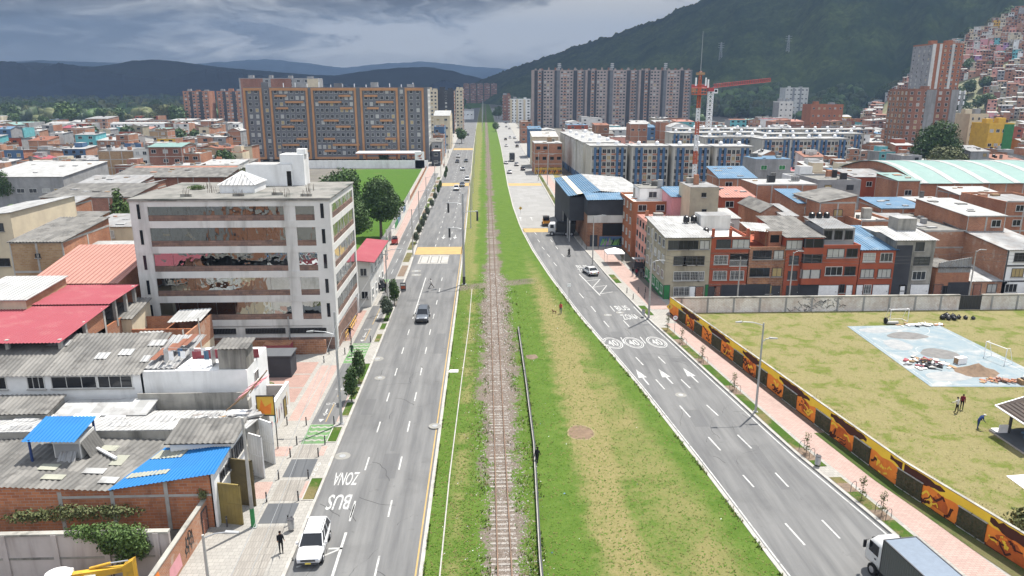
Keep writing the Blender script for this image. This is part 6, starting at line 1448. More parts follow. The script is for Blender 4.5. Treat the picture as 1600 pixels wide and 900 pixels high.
# long white-flanked block running back beside the road
for k in range(4):
	y0 = BY+6+k*18.5; x0 = a.x-.5-k*.35
	t = block(x0, x0+13, y0, 17.6, BH+.2, 'creamb', ['nearest', 'second', 'third', 'farthest'][k]+' cream block of the line running back along road', 6, [0.2, 0.5, 0.8], (), None, group='cream blocks lining the road', sidecols=5, sideface='l', roofbits=0, ww=0.9, wh=1.3, side='creamb', extra=blk_extra)
	for q in range(4):
		mb = MB(); mb.box(-6.5-.35, -6.5, 1.5+q*4.4, 3.0+q*4.4, 0, BH+.3, 'pale'); mb.build('pilaster', t)
	mb = MB(); mb.box(-6.5-.4, -6.5, .1, 17.4, 0, 2.4, 'bluew'); mb.build('plinth', t)
cnt = 0
rows = [(BY+40, 1112, 1182, 3, 'second'), (BY+74, 1050, 1190, 4, 'third'), (BY+108, 1060, 1230, 5, 'fourth'), (BY+30, 1190, 1320, 3, 'right hand'), (BY+62, 1200, 1345, 4, 'far right'), (BY+100, 1230, 1345, 3, 'rearmost')]
for (yy_, xl, xr, n_, nm) in rows:
	xa, xb = PY(xl, 225, yy_).x, PY(xr, 225, yy_).x; w_ = (xb-xa)/n_
	for k in range(n_):
		c_ = dup(bp, (xa+w_*(k+.5), yy_+R.uniform(-2, 2), 0), R.choice([0, 0, 0.06]), f'{["first", "second", "third", "fourth", "fifth"][k]} from left in the {nm} row of blue and cream blocks')
		RES.append((xa+w_*k, xa+w_*(k+1), yy_-3, yy_+15))
# red brick towers on the right
px_block(1420, 1498, 142, 330, 16, 'brick2', 'brick tower block with two wide grey stripes on its face', 13, 7, strips=[(0.36, 0.56, 'grey', .3), (0.86, 1.0, 'grey', .3)], side='brick3', sidecols=5, sideface='l', ww=1.3, roofbits=1)
px_block(1458, 1507, 70, 470, 22, 'orange', 'tallest slim red brick tower with grey stripes near the hillside', 24, 6, strips=[(0.0, 0.1, 'pale', .4), (0.22, 0.3, 'pale', .4), (0.62, 0.7, 'pale', .4)], side='grey', sidecols=4, sideface='l', ww=1.2, roofbits=2)
px_block(1228, 1264, 138, 900, 18, 'pale', 'lone small grey apartment block at the forest edge', 7, 6, strips=[(0.3, 0.4, 'grey', .3), (0.62, 0.7, 'grey', .3)], ww=2.2)
px_block(1516, 1545, 181, 340, 14, 'cream', 'beige block with vertical joints left of the yellow facade', 6, 3, ww=1.0)
px_block(1546, 1585, 196, 315, 12, 'yellow', 'bright yellow fronted building with green top beside beige block', 3, 4, strips=[(0.6, 1.0, 'greenw', .1)], ww=1.6)
px_block(1218, 1240, 160, 640, 14, 'pale', 'white block with grey flank beyond blue blocks', 5, 3, side='grey')
px_block(1268, 1318, 165, 560, 16, 'orange', 'orange four storey block with white roofline beyond blue blocks', 4, 6)

# ================================================================ CITY FILL
house(-76, -54, 14, 12, 12.5, wall='grey', roof='slab', kind='terrace', fl=4, label='grey block mirrored in the upper office windows', wins=7, name='apartment_house', cat='apartment house', fr='framew'); house(-53, -44, 20, 10, 8.5, wall='brick', roof='fibre', kind='up', fl=3, label='brick house mirrored in the office windows beside grey block', wins=3)
WALLS = ['brick']*7+['brick2']*3+['brick5']*3+['brick4']+['pale']*3+['white']*3+['grey']*3+['cream']*3+['pink']+['red']+['olive', 'teal', 'orange', 'yellow', 'bluew']
ROOFS = ['wroof2']*7+['zinc']*6+['fibre']*4+['wroof']*6+['claytile']*2+['lblue', 'redroof', 'pinkroof', 'mint']
WW = dict(brick='orange brick', brick2='red brick', brick5='pale brick', brick4='ochre brick', pale='off-white', white='white', grey='grey', cream='cream', pink='pink', red='deep red', conc_old='stained grey', olive='olive beige', teal='turquoise', orange='orange', yellow='yellow', bluew='blue', lilac='lilac', mpink='rose', brick3='brown brick')
RW = dict(wroof2='patched pale roof', zinc='zinc roof', fibre='dark grey roof', wroof='white roof', claytile='clay red roof', lblue='light blue roof', redroof='crimson roof', pinkroof='salmon roof', mint='mint roof', slab='bare flat roof', conc='bare flat roof')
NW = {1: 'one storey', 2: 'two storey', 3: 'three storey', 4: 'four storey'}
def clear(x0, x1, y0, y1):
	return not any(x0 < b and x1 > a and y0 < d and y1 > c for a, b, c, d in RES)
def fill(xa, xb, ya, yb, region, wmin, wmax, drow, keep=1.0, hmul=1.0, vis=None):
	y = ya
	while y < yb:
		x = xa(y)+R.uniform(0, 3); dep = drow*R.uniform(.62, .78)
		while x < xb(y):
			w = R.uniform(wmin, wmax); yy_ = y+R.uniform(-1.5, 1.5)
			if R.random() < keep and clear(x, x+w, yy_, yy_+dep) and (vis is None or vis(x, yy_)):
				fl = R.choice([1, 1, 2, 2, 2, 3, 3, 4]); wl = R.choice(WALLS)
				k = R.choice(['up', 'up', 'down', 'left', 'right', 'gx', 'gy', 'terrace', 'flat', 'flat'])
				rf = R.choice(ROOFS) if k not in ('terrace',) else R.choice(['slab', 'conc'])
				far = yy_ > 330
				t = house(x, x+w-R.choice([0.05, 0.05, 1.2]), yy_, dep, fl*2.8*hmul, wl, rf, k, R.uniform(.4, 1.6), None, fl=fl, wins=max(1, int(w/(3.2 if not far else 4.5))), side=R.choice([wl, 'brick', 'brick5', 'grey']) if wl not in ('white',) else wl, ww=1.3 if not far else 1.9, fr=R.choice(['framew', 'framed']), auto=(f'{NW[fl]} {WW[wl]} house with {RW[rf]}', region), tanks=1 if (R.random() < .3 and not far) else 0, frame=2 if (wl.startswith('brick') and R.random() < .35 and not far) else 0)
				mj = MB(); hh_ = fl*2.8*hmul+(.1 if k in ('flat',) else -.4 if k == 'terrace' else .95)
				for q in range(R.randint(2, 6)):
					jx, jy = R.uniform(-w*.4, w*.3), R.uniform(dep*.1, dep*.75); s = R.uniform(.3, 1.1); mj.box(jx, jx+s*1.6, jy, jy+s, hh_-.9, hh_+R.uniform(.05, .9 if q < 2 else .25), R.choice(['black', 'brick', 'zinc', 'grey', 'wroof2', 'fibre', 'wood', 'conc']))
				mj.build('roof_clutter', t)
				if R.random() < .38 and not far:
					mb = MB(); q = R.uniform(1.2, 2.2); mb.box(-q, q, dep*.4, dep*.8, fl*2.8*hmul-.4, fl*2.8*hmul+2.3, wl, R.choice(['zinc', 'wroof'])); mb.build('roof_room', t)
			x += w+(R.uniform(3, 7) if R.random() < .12 else 0)
		y += drow*(1.0 if R.random() < .7 else 1.45)
	return
X_ = lambda px, off=0: (lambda y: PY(px, 250, y).x+off)
fill(X_(-30), X_(372), 288, 520, 'left of the grey slab', 6, 10.5, 14.5, .93)
fill(X_(-30), X_(140), 232, 285, 'behind the sports hall', 6, 9, 12)
fill(X_(60), X_(330), 226, 262, 'behind the school', 7, 11, 16, .7)
fill(X_(-30), X_(330), 530, 680, 'before the far woods', 11, 24, 26, .6)
fill(X_(1184), X_(1640), 182, 300, 'beyond the red terrace', 6, 10, 13, 1.0)
fill(X_(1110), X_(1640), 300, 430, 'right of the blue blocks', 6, 10, 13, .96)
fill(X_(1090), X_(1640), 440, 640, 'below the hillside quarter', 9, 15, 18, .94)
fill(X_(1180), X_(1660), 122, 180, 'close behind the red terrace', 5, 8, 10.5, 1.0, 1.1)
fill(X_(880), X_(1090), 380, 620, 'before the brown towers', 11, 18, 26, .8)
# hillside quarter
HC = ['brick']*8+['brick5']*6+['brick2']*4+['pink']*2+['cream']*3+['pale', 'olive', 'white', 'mpink', 'brick3', 'grey', 'conc_old']
def hillside():
	R4 = random.Random(11); n_ = 0
	for row in range(19):
		r = 718+row*14
		px = 1318
		while px < 1640:
			px += R4.uniform(7.5, 11.5)
			a = az(px); x, y = r*math.sin(a), r*math.cos(a); z = terrain(x, y)
			sx, sy = proj((x, y, z))
			lim = interp([(1330, 190), (1345, 178), (1380, 160), (1420, 120), (1460, 85), (1500, 62), (1550, 36), (1600, 10), (1700, -30)], sx)
			if sy < lim or z < 3 or z > 150: continue
			if 1375 < sx < 1445 and sy > interp([(1375, 168), (1445, 140)], sx)-6: continue
			if 1495 < sx < 1545 and sy > 128: continue
			if R4.random() < .06: continue
			c = R4.choice(HC)
			if sy < 70 and sx < 1570: c = R4.choice(['cream', 'cream', 'yellow', 'pale', 'brick5'])
			elif 70 < sy < 110 and R4.random() < .5: c = R4.choice(['mpink', 'pink', 'red', 'pink', 'brick5', 'brick', 'lilac', 'teal'])
			fl = R4.choice([2, 2, 3, 3, 4]); w = R4.uniform(5.5, 9); hh = fl*2.7
			t = thing('hillside_house', None, 'house', (x, y, z-4), -a*.9); mb = MB(); mb.box(-w/2, w/2, 0, 8.5, 0, hh+4, c)
			for i in range(fl):
				for j in range(3):
					if R4.random() < .75: mb.box(-w/2+w*(j+.5)/3-.7, -w/2+w*(j+.5)/3+.7, -.03, 0, 4+2.7*i+.9, 4+2.7*i+2.2, R4.choice(['gap', 'glass', 'gap', 'curtain']))
			mb.build('wall', t); rf = R4.choice(['wroof2', 'zinc', 'fibre', 'wroof', 'conc', 'claytile']); m2 = MB(); m2.prism([(-w/2-.3, -.4), (w/2+.3, -.4), (w/2+.3, 8.7), (-w/2-.3, 8.7)], hh+4, [hh+4.2, hh+4.2, hh+4.9, hh+4.9], rf); m2.build('roof', t)
			AUTO.append((t, (f'{NW[fl]} {WW[c]} house with {RW[rf]}', 'on the hillside'))); n_ += 1
	return n_
NH = hillside()
# ================================================================ RAILWAY
RX = lambda y: 1.08+(y-43)*0.0012
t = thing('railway_track', 'rusty single railway track on ballast along the middle of the corridor', 'railway track', (0, 0, 0.07))
T['rail'] = mat('rusty_rail', (0.2, 0.13, 0.09), (0.12, 0.085, 0.065), 1.5, 0.5, 0.4, 0.4)
T['sleeper'] = mat('sleeper_concrete', (0.28, 0.26, 0.235), (0.17, 0.155, 0.14), 2.0, stain=(0.14, 0.11, 0.09), samt=.6, sscale=1.0)
for s in (-0.48, 0.48):
	mb = MB(); ys = [25, 60, 120, 200, 300, 400, 600, 900]
	for y0, y1 in zip(ys[:-1], ys[1:]):
		a, b_ = RX(y0)+s, RX(y1)+s
		mb.prism([(a-.065, y0), (a+.065, y0), (b_+.065, y1), (b_-.065, y1)], 0.02, 0.05, 'rail'); mb.prism([(a-.018, y0), (a+.018, y0), (b_+.018, y1), (b_-.018, y1)], 0.05, 0.12, 'rail'); mb.prism([(a-.036, y0), (a+.036, y0), (b_+.036, y1), (b_-.036, y1)], 0.12, 0.16, 'rail')
	mb.build('rail', t)
mb = MB(); mb.prism([(-.95, -.11), (.95, -.11), (.95, .11), (-.95, .11)], -.1, .022, 'sleeper'); sm = mb.mesh('sleeper'); rest = MB()
for k in range(260):
	y = 38.5+k*0.62; dz = R.uniform(-.03, .012)-(0.02 if 70 < y < 95 else 0); a = R.uniform(-.02, .02)
	if k < 100: o = place('sleeper', sm, t, (RX(y)+R.uniform(-.04, .04), y, dz), a)
	else: rest.prism([(RX(y)-.95, y-.11), (RX(y)+.95, y-.11), (RX(y)+.95, y+.11), (RX(y)-.95, y+.11)], -.1, dz+.01, 'sleeper')
lab(rest.build('sleeper', t), kind='stuff')
# ballast stones and grass tufts
T['stone'] = mat('ballast_stone', (0.3, 0.25, 0.215), (0.14, 0.115, 0.1), 6.0)
T['tuft'] = mat('grass_blade', (0.07, 0.13, 0.018), (0.095, 0.155, 0.026), 1.2, 0.9, .1)
T['drytuft'] = mat('dry_grass_blade', (0.17, 0.145, 0.06), (0.115, 0.115, 0.035), 1.2, 0.9, .1)
mb = MB(); R5 = random.Random(21)
for k in range(9000):
	y = 40+90*R5.random()**1.6; x = RX(y)+.35+R5.gauss(0, 1.05)
	if not -2.4 < x < 4.0: continue
	s = R5.uniform(.03, .085)*(1+(y-40)/90); a = R5.uniform(0, PI); c_, s_ = math.cos(a)*s, math.sin(a)*s; z = .06
	mb.add([(x-c_, y-s_, z), (x+s_, y-c_, z), (x+c_, y+s_, z), (x-s_, y+c_, z), (x+R5.uniform(-.4, .4)*s, y+R5.uniform(-.4, .4)*s, z+s*R5.uniform(.5, 1.1))], [(0, 1, 4), (1, 2, 4), (2, 3, 4), (3, 0, 4)], 'stone' if R5.random() < .8 else 'conc')
lab(mb.build('ballast_gravel'), kind='stuff')
def tufts(name, n_, f, hmax, mats=('tuft', 'tuft', 'drytuft')):
	mb = MB()
	for k in range(n_):
		p_ = f()
		if p_ is None: continue
		x, y, z = p_; m_ = R5.choice(mats)
		for q in range(3):
			a = R5.uniform(0, 2*PI); l = R5.uniform(.05, .16); h = R5.uniform(.4, 1)*hmax; dx, dy = math.cos(a)*l, math.sin(a)*l
			mb.add([(x-dy*.35, y+dx*.35, z), (x+dy*.35, y-dx*.35, z), (x+dx, y+dy, z+h)], [(0, 1, 2)], m_)
	lab(mb.build(name), kind='stuff')
def f_mid():
	y = 40+85*R5.random()**1.7
	if R5.random() < .3: return (R5.uniform(-4.4, -1.2), y, .07)
	if R5.random() < .25: x = R5.choice([R5.gauss(-1.3, .5), R5.gauss(3.4, .45)]); return (x, y, .07)
	x = R5.uniform(4.5, max(5, RL(y)-.4)); return (x, y, .07)
mb = MB()
for k in range(260):
	y = 42+80*R5.random(); x = R5.choice([R5.uniform(-4.2, -1.5), R5.uniform(-1.2, 4.0), R5.uniform(4.6, max(5, RL(y)-.6)), R5.gauss(4.1, .2)]); s = R5.uniform(.04, .13); a_ = R5.uniform(0, 3)
	mb.add([(x, y, .09), (x+s*math.cos(a_), y+s*math.sin(a_), .1), (x+s*.6, y+s, .1+s*.4), (x-s*.3, y+s*.8, .09)], [(0, 1, 2, 3)], R5.choice(['whitep', 'pale', 'wroof', 'lblue', 'black']))
lab(mb.build('litter'), kind='stuff')
tufts('verge_grass', 15000, f_mid, .09, ('tuft', 'tuft', 'tuft', 'drytuft'))
def f_edge():
	y = 40+80*R5.random()**1.5; x = R5.choice([RX(y)-1.5+R5.gauss(0, .45), RX(y)+1.9+R5.gauss(0, .5), interp([(y0, x0) for x0, y0 in RWp0], y)+R5.choice([-.2, .25])+R5.gauss(0, .1), RL(y)-.35+R5.gauss(0, .1), LR(y)+.3])
	return (x, y, .07) if noise.noise((x*.6, y*.35, 4)) > -.05 else None
RWp0 = [(3.35, 30), (3.6, 44.8), (4.3, 62), (4.4, 77.6), (4.4, 97), (4.4, 130)]
tufts('rank_weeds', 5000, f_edge, .26, ('tuft', 'tuft', 'drytuft'))
tufts('field_grass', 5000, lambda: (lambda y: (R5.uniform(MU(y)+.4, 75), y, .05))(42+62*R5.random()), .07, ('tuft', 'drytuft', 'drytuft'))
# low concrete wall right of the rails, edging line on the left verge, sandy disc, cover slabs
t = thing('retaining_wall', 'low dark concrete edging wall with pale top beside the rails', 'wall', (0, 0, 0)); mb = MB(); me_ = MB()
RWp = [(3.35, 30), (3.6, 44.8), (4.3, 62), (4.4, 77.6), (4.4, 97)]
for (a, y0), (b_, y1) in zip(RWp[:-1], RWp[1:]):
	mb.prism([(a-.1, y0), (a+.1, y0), (b_+.1, y1), (b_-.1, y1)], 0, .52, 'char'); me_.prism([(a-.09, y0), (a-.02, y0), (b_-.02, y1), (b_-.09, y1)], .52, .55, 'conc_old')
mb.build('wall_panel', t); me_.build('coping', t)
mb = MB(); pts = [(-3.42, 30), (-3.35, 44), (-3.3, 57), (-2.9, 80), (-2.5, 99), (-2.4, 119)]
for (a, y0), (b_, y1) in zip(pts[:-1], pts[1:]): mb.prism([(a-.05, y0), (a+.05, y0), (b_+.05, y1), (b_-.05, y1)], .05, .13, 'kerbm')
lab(mb.build('verge_edging'), 'thin pale edging line running through the left grass verge', 'edging')
def blob(name, label, cat, cx, cy, rx, ry, z, m, rim=None):
	vs = []; n_ = 28
	for i in range(n_):
		a = 2*PI*i/n_; k = 1+.16*noise.noise((math.cos(a)*1.5+cx, math.sin(a)*1.5, 2)); vs.append((rx*k*math.cos(a), ry*k*math.sin(a), 0))
	mb = MB(); mb.add([(0, 0, .05)]+vs, [(0, 1+i, 1+(i+1) % n_) for i in range(n_)], m)
	if rim:
		vo = [(x*1.12, y*1.12, -.004) for x, y, _ in vs]; mb.add(vs+vo, [(i, i+n_, (i+1) % n_+n_, (i+1) % n_) for i in range(n_)], rim)
	o = mb.build(name, None, (cx, cy, z))
	if cat: lab(o, label, cat)
	else: o['kind'] = 'structure'
T['drysoil'] = mat('bare_brown_soil', (0.17, 0.115, 0.075), (0.11, 0.075, 0.05), 2.5); T['drygrass'] = mat('straw_grass', (0.2, 0.165, 0.085), (0.15, 0.135, 0.055), 3)
blob('bare_patch', '', None, 9.0, 65.0, 1.25, 1.5, .078, 'drysoil', 'drygrass'); blob('soil_hole', '', None, 5.6, 86.2, .75, .9, .078, 'soil')
mb = MB(); mb.box(-4.5, -3.4, 81.2, 82.1, .06, .13, 'pale'); lab(mb.build('cover_slab'), 'pale concrete cover slab in the left verge beside the kerb', 'cover slab')

RK = ['nearest']+[w_+' nearest' for w_ in 'second third fourth fifth sixth seventh eighth ninth tenth eleventh twelfth thirteenth fourteenth fifteenth sixteenth seventeenth eighteenth nineteenth twentieth'.split()]+['twenty-first nearest', 'twenty-second nearest', 'twenty-third nearest', 'twenty-fourth nearest']
# ================================================================ STREET FURNITURE
bm = MB(); bm.tube((0, 0, 0), (0, 0, .85), .065, .06, 'framed', 8); bm.ball((0, 0, .85), .062, 'framed', 8, 4); bm.tube((0, 0, .7), (0, 0, .74), .068, .068, 'steel', 8, False); bmesh_ = bm.mesh('bollard')
BO = [(-19.8, 67.6), (-17.9, 67.5), (-15.2, 67.6), (-17.8, 63.3), (-15.2, 63.3), (-17.8, 60.9), (-15.3, 60.9), (-17.8, 57.0), (-15.3, 57.0), (-17.8, 53.4), (-15.3, 53.5), (-15.2, 50.0), (-19.8, 50.0), (-19.9, 57.0), (-19.8, 84.9), (-19.8, 87.9), (-17.8, 87.8), (-17.8, 92.3), (-15.3, 92.4), (-17.7, 115.2), (-15.7, 123.4),
	  (23.0, 115.5), (24.9, 115.6), (26.1, 115.7), (23.3, 111.8), (25.2, 112.1), (20.6, 154.4), (21.0, 150.2), (23.5, 150.3), (25.1, 150.3)]
BO.sort(key=lambda p: p[0]**2+p[1]**2)
for i, (x, y) in enumerate(BO):
	o = place('bollard', bmesh_, None, (x, y, .12)); s = 'left pavement' if x < 0 else 'right pavement'
	rank = 1+sum(1 for q in BO[:i] if (q[0] < 0) == (x < 0))
	lab(o, f'dark slim bollard on the {s}, {RK[rank-1]} of its kind there', 'bollard', 'dark bollards along the pavements')
def lamp(x, y, h, label, arms=((-1, 2.0),), base=None, r=.13, z=.12, name='street_lamp', low=None, conc=False):
	t = thing(name, label, 'street lamp' if arms else 'pole', (x, y, z)); mb = MB(); m_ = 'conc' if conc else 'steel'
	mb.tube((0, 0, 0), (0, 0, h), r, r*.6, m_, 10); mb.box(-r*1.6, r*1.6, -r*1.6, r*1.6, 0, .06, 'steel'); mb.build('pole', t)
	if base: mb = MB(); mb.tube((0, 0, .02), (0, 0, base[0]), r+.012, r*.97+.012, base[1], 10, False); mb.build('painted_base', t)
	for (sx, L, *zz) in arms:
		z0 = zz[0] if zz else h-.25; mb = MB(); mb.path([(0, 0, z0), (sx*L*.5, 0, z0+.32), (sx*L, 0, z0+.4)], .045, 'steel', 6); mb.build('arm', t)
		mb = MB(); mb.prism([(sx*L-.1, -.13), (sx*L+sx*.75, -.1), (sx*L+sx*.75, .1), (sx*L-.1, .13)], z0+.33, [z0+.48, z0+.4, z0+.4, z0+.48], 'steel'); mb.build('lamp_head', t)
	return t
lamp(-17.8, 49.9, 9.0, 'pale concrete pole with green painted foot on the left pavement', arms=(), base=(1.6, 'greenw'), conc=True, r=.16, name='utility_pole')
lamp(-14.5, 67.7, 11.6, 'tall grey lamp post by planting strip nearest on the left', arms=((-1, 2.0, 9.3),), r=.15)
lamp(-17.8, 41.0, 5.2, 'low lamp arm and head at the bottom left pavement edge', arms=((1, 1.5),), conc=True)
for i, (x, y, h) in enumerate(((-14.7, 106.0, 9.5), (-14.6, 144.7, 9.5), (-15.6, 172, 9.5), (-16.1, 200.8, 9.5), (-16.5, 243.3, 9.5), (-17.0, 285, 9.5), (-17.8, 325, 9.5), (-18.4, 370, 9.5), (-19.2, 430, 9.5))):
	lamp(x, y, h, f'grey lamp post on the left pavement, {RK[i+1]} of the row', arms=((1, 1.8),), conc=True)
for i, (x, y) in enumerate(((-17.9, 118.5), (-19.4, 142))): lamp(x, y, 6.0, ('shorter lamp post beside the dark parked car' if i == 0 else 'shorter lamp post beside the lawn fence'), arms=((1, 1.2),), conc=True)
lamp(27.6, 69.0, 9.6, 'grey double armed lamp post on the grass strip by the mural', arms=((-1, 2.1), (1, .8, 7.6)))
lamp(23.6, 101.7, 13.2, 'tallest pole on the right pavement near the olive corner house', arms=((1, 1.2, 8.2),), conc=True, r=.17)
lamp(20.3, 136.3, 9.3, 'lamp post on the plaza edge beside the white tent', arms=((1, 1.6),), conc=True)
for i, (px_, py_) in enumerate(((874, 346), (853, 290), (839, 283), (824, 243), (814, 222))):
	a = g(px_, py_); lamp(a.x+.5, a.y, 10.5, f'distant lamp post on the right pavement beyond the dark truck, {RK[i]} of the row', arms=((1, 1.5),), conc=True)
for i, (xl, yt, yb) in enumerate(((1153, 0, 0), (1234, 0, 0), (1515, 0, 0))):
	a = PY(xl, 455, 108.5); lamp(a.x, 108.5, 8.3 if i != 0 else 7.6, ['concrete pole before the olive corner house', 'leaning concrete pole with lamp before the red bay window house', 'concrete pole beside the black gate and brick shack'][i], arms=((1, .8),) if i else (), conc=True, name='utility_pole', z=0)
t = lamp(-3.8, 122.2, 15.6, 'very tall grey mast with three arms and dark base on the left verge', arms=(), r=.24, z=.07, name='signal_mast', base=(1.4, 'dark'))
for (sx, L, z0) in ((-1, 2.4, 14.0), (-1, 2.3, 9.8), (1, 2.4, 12.6)):
	mb = MB(); mb.path([(0, 0, z0-.3), (sx*L*.4, 0, z0), (sx*L, 0, z0)], .06, 'steel', 6); mb.build('arm', t); mb = MB(); mb.box(sx*L-.16, sx*L+.16, -.15, .15, z0-1.6, z0-.05, 'dark'); mb.box(sx*L-.35, sx*L+.1, -.12, .12, z0-.05, z0+.12, 'steel'); mb.build('signal_head', t)
for i, y in enumerate((176, 205, 240, 285, 340, 400, 470)):
	lamp(LR(y)+1.3, y, 9.5 if i else 12, f'slim dark mast on the far left verge beyond the tall mast, {RK[i]} of them', arms=(), r=.12, z=.07, name='verge_mast')
# overhead cables of the left avenue
t = thing('overhead_cable', 'pair of thin pale cables sagging along and over the left avenue', 'cable', (0, 0, 0))
for dx_, z_ in ((0, 10.4), (.5, 9.6)):
	pts = []
	for y0, y1, x0, x1 in ((20, 67.7, -11.6, -14.4), (67.7, 106, -14.4, -14.6), (106, 144.7, -14.6, -14.5)):
		for k in range(8): f_ = k/8; pts.append((x0+(x1-x0)*f_+dx_, y0+(y1-y0)*f_, z_-1.1*4*f_*(1-f_)*.8))
	mb = MB(); mb.path(pts, .016, 'steel', 4); mb.build('cable', t)
t = thing('overhead_cable', 'thin dark cables strung along the fronts of the red terrace', 'cable', (0, 0, 0))
xs_ = [PY(p_, 455, 108.5).x for p_ in (1030, 1153, 1234, 1515, 1680)]
for z_ in (8.1, 7.5, 7.0):
	pts = []
	for a, b_ in zip(xs_[:-1], xs_[1:]):
		for k in range(6): pts.append((a+(b_-a)*k/6, 108.4, z_-3.2*(k/6)*(1-k/6)*.8))
	mb = MB(); mb.path(pts, .018, 'dark', 4); mb.build('cable', t)
def bin_(x, y, label):
	t = thing('litter_bin', label, 'litter bin', (x, y, .12)); mb = MB(); mb.tube((0, 0, .18), (0, 0, .95), .24, .24, 'steel', 12); mb.build('drum', t); mb = MB(); mb.box(-.05, .05, .22, .3, 0, 1.05, 'framed'); mb.build('post', t)
	mb = MB(); mb.tube((0, 0, .95), (0, 0, .99), .26, .26, 'framed', 12); mb.build('rim', t)
bin_(-14.8, 49.3, 'grey steel litter bin behind the man on the left pavement'); bin_(29.0, 57.6, 'grey steel litter bin on the strip beside the right road'); bin_(23.0, 102.6, 'grey steel litter bin at the foot of the tall right pole')
t = thing('info_post', 'dark information post with red panel at the green crossing kerb', 'sign', (-13.75, 118.2, .12)); mb = MB(); mb.box(-.45, .45, 0, .25, 0, 1.35, 'char'); mb.build('body', t); mb = MB(); mb.box(-.38, .38, -.02, 0, .35, .8, 'red'); mb.box(-.38, .38, -.02, 0, .9, 1.2, 'pale'); mb.build('panel', t)
def roadsign(x, y, h, kind, label):
	t = thing('road_sign', label, 'road sign', (x, y, .12)); mb = MB(); mb.tube((0, 0, 0), (0, 0, h), .035, .035, 'steel', 6); mb.build('post', t); mb = MB()
	if kind == 'speed':
		mb.tube((0, -.05, h-.1), (0, -.03, h-.1), .4, .4, 'redroof', 20); mb.tube((0, -.056, h-.1), (0, -.051, h-.1), .3, .3, 'whitep', 20)
		co, fs = glyphs('40', 0, 0, .34, .3, 0); mb.add([(a, -.059, b_+h-.1) for a, b_, _ in co], fs, 'dark')
	elif kind == 'warn': mb.add([(0, -.05, h-.6), (.5, -.05, h-.1), (0, -.05, h+.4), (-.5, -.05, h-.1)], [(0, 1, 2, 3)], 'yellow'); mb.box(-.06, .06, -.056, -.051, h-.3, h+.1, 'dark')
	else: mb.box(-.25, .25, -.05, -.02, h-.5, h, 'whitep')
	mb.build('sign_plate', t)
roadsign(25.7, 95.0, 2.2, 'speed', 'round red rimmed 40 speed sign before the mural end'); roadsign(25.9, 99.0, 2.6, 'warn', 'yellow diamond warning sign before the mural end'); roadsign(20.5, 183.2, 3.0, 'warn', 'yellow diamond sign on the island near the dark truck'); roadsign(12.9, 110.5, 3.0, 'plain', 'thin pole with small white plate at the right road edge of the verge')
roadsign(9.4, 197, 1.6, 'warn', 'low orange marker at the left edge of right road by yellow crossing')
t = thing('bike_stand', 'green and white handrail ramp along the office side', 'railing', (-18.6, 93, .12)); mb = MB()
for k in range(6): mb.tube((0, k*1.6, 0), (0, k*1.6, 1.1), .04, .04, 'yellow', 6)
for z_ in (.5, 1.05): mb.tube((0, 0, z_), (0, 8, z_), .04, .04, 'yellow', 6)
mb.build('rail', t); t['label'] = 'yellow tubular handrail beside the office pavement'
hoop = MB(); pts = [(-.35, 0, 0), (-.35, 0, .55), (-.22, 0, .78), (0, 0, .86), (.22, 0, .78), (.35, 0, .55), (.35, 0, 0)]; hoop.path(pts, .022, 'framed', 6); hm = hoop.mesh('tree_guard')
GU = [(49.2, ), (50.4,), (53.4,), (59.2,), (60.8,), (74, ), (75.6,), (83, ), (84.5,), (89.8,)]
for i, (y,) in enumerate(GU): lab(place('tree_guard', hm, None, (RR(y)+1.0, y, .14), .5), f'dark hoop guard by a sapling on the right strip, {RK[i]} of the row', 'tree guard', 'hoop guards along the right strip')
# tent on the plaza
t = thing('canopy_tent', 'white square canopy tent on the paved plaza', 'tent', (24.6, 137.2, .12)); mb = MB(); s = 1.7
q = [(-s, -s, 2.3), (s, -s, 2.3), (s, s, 2.3), (-s, s, 2.3)]
for i in range(4): mb.add([q[i], q[(i+1) % 4], (0, 0, 3.1)], [(0, 1, 2)], 'whitep'); a, b_ = q[i], q[(i+1) % 4]; mb.quad((a[0], a[1], 2.05), (b_[0], b_[1], 2.05), b_, a, 'whitep')
mb.build('canopy', t)
for x_, y_, _ in q:
	mb = MB(); mb.tube((x_*.97, y_*.97, 0), (x_*.97, y_*.97, 2.3), .03, .03, 'steel', 6); mb.build('leg', t)
t = thing('street_stall', 'small dark street stall beside the pink house wall', 'stall', (28.2, 131.5, .12)); mb = MB(); mb.box(-.9, .9, 0, 1.2, .3, 1.2, 'char'); mb.box(-1.1, 1.1, -.2, 1.4, 2.0, 2.1, 'grey'); mb.build('counter', t); mb = MB(); 
for x_ in (-.9, .9): mb.tube((x_, .1, 0), (x_, .1, 2.0), .03, .03, 'steel', 6)
mb.build('post', t)

# ================================================================ MURAL WALL
t = thing('mural_wall', 'long low wall painted with orange and yellow mural and hedge filled openings', 'wall', (0, 0, 0))
MP = [(76-(76-46.2)*(20+80)/100, 20)] and [(46.2, 20), (39.4, 36), (37.0, 42.6), (34.2, 53.6), (32.6, 65), (31.2, 75.7), (29.2, 90), (27.2, 104.2)]
MPv = [Vector((x, y)) for x, y in MP]; ML = [0]
for a, b_ in zip(MPv[:-1], MPv[1:]): ML.append(ML[-1]+(b_-a).length)
MHT = 2.55
def mpt(u, z, off=0.0):
	u = max(0, min(ML[-1]-1e-4, u))
	for i in range(len(ML)-1):
		if u <= ML[i+1]: break
	f_ = (u-ML[i])/(ML[i+1]-ML[i]); p_ = MPv[i].lerp(MPv[i+1], f_); d = (MPv[i+1]-MPv[i]).normalized(); n_ = Vector((-d.y, d.x))
	return (p_.x+n_.x*off, p_.y+n_.y*off, z)
mb = MB(); us = sorted(set(list(np.arange(0, ML[-1], 2.0))+ML))
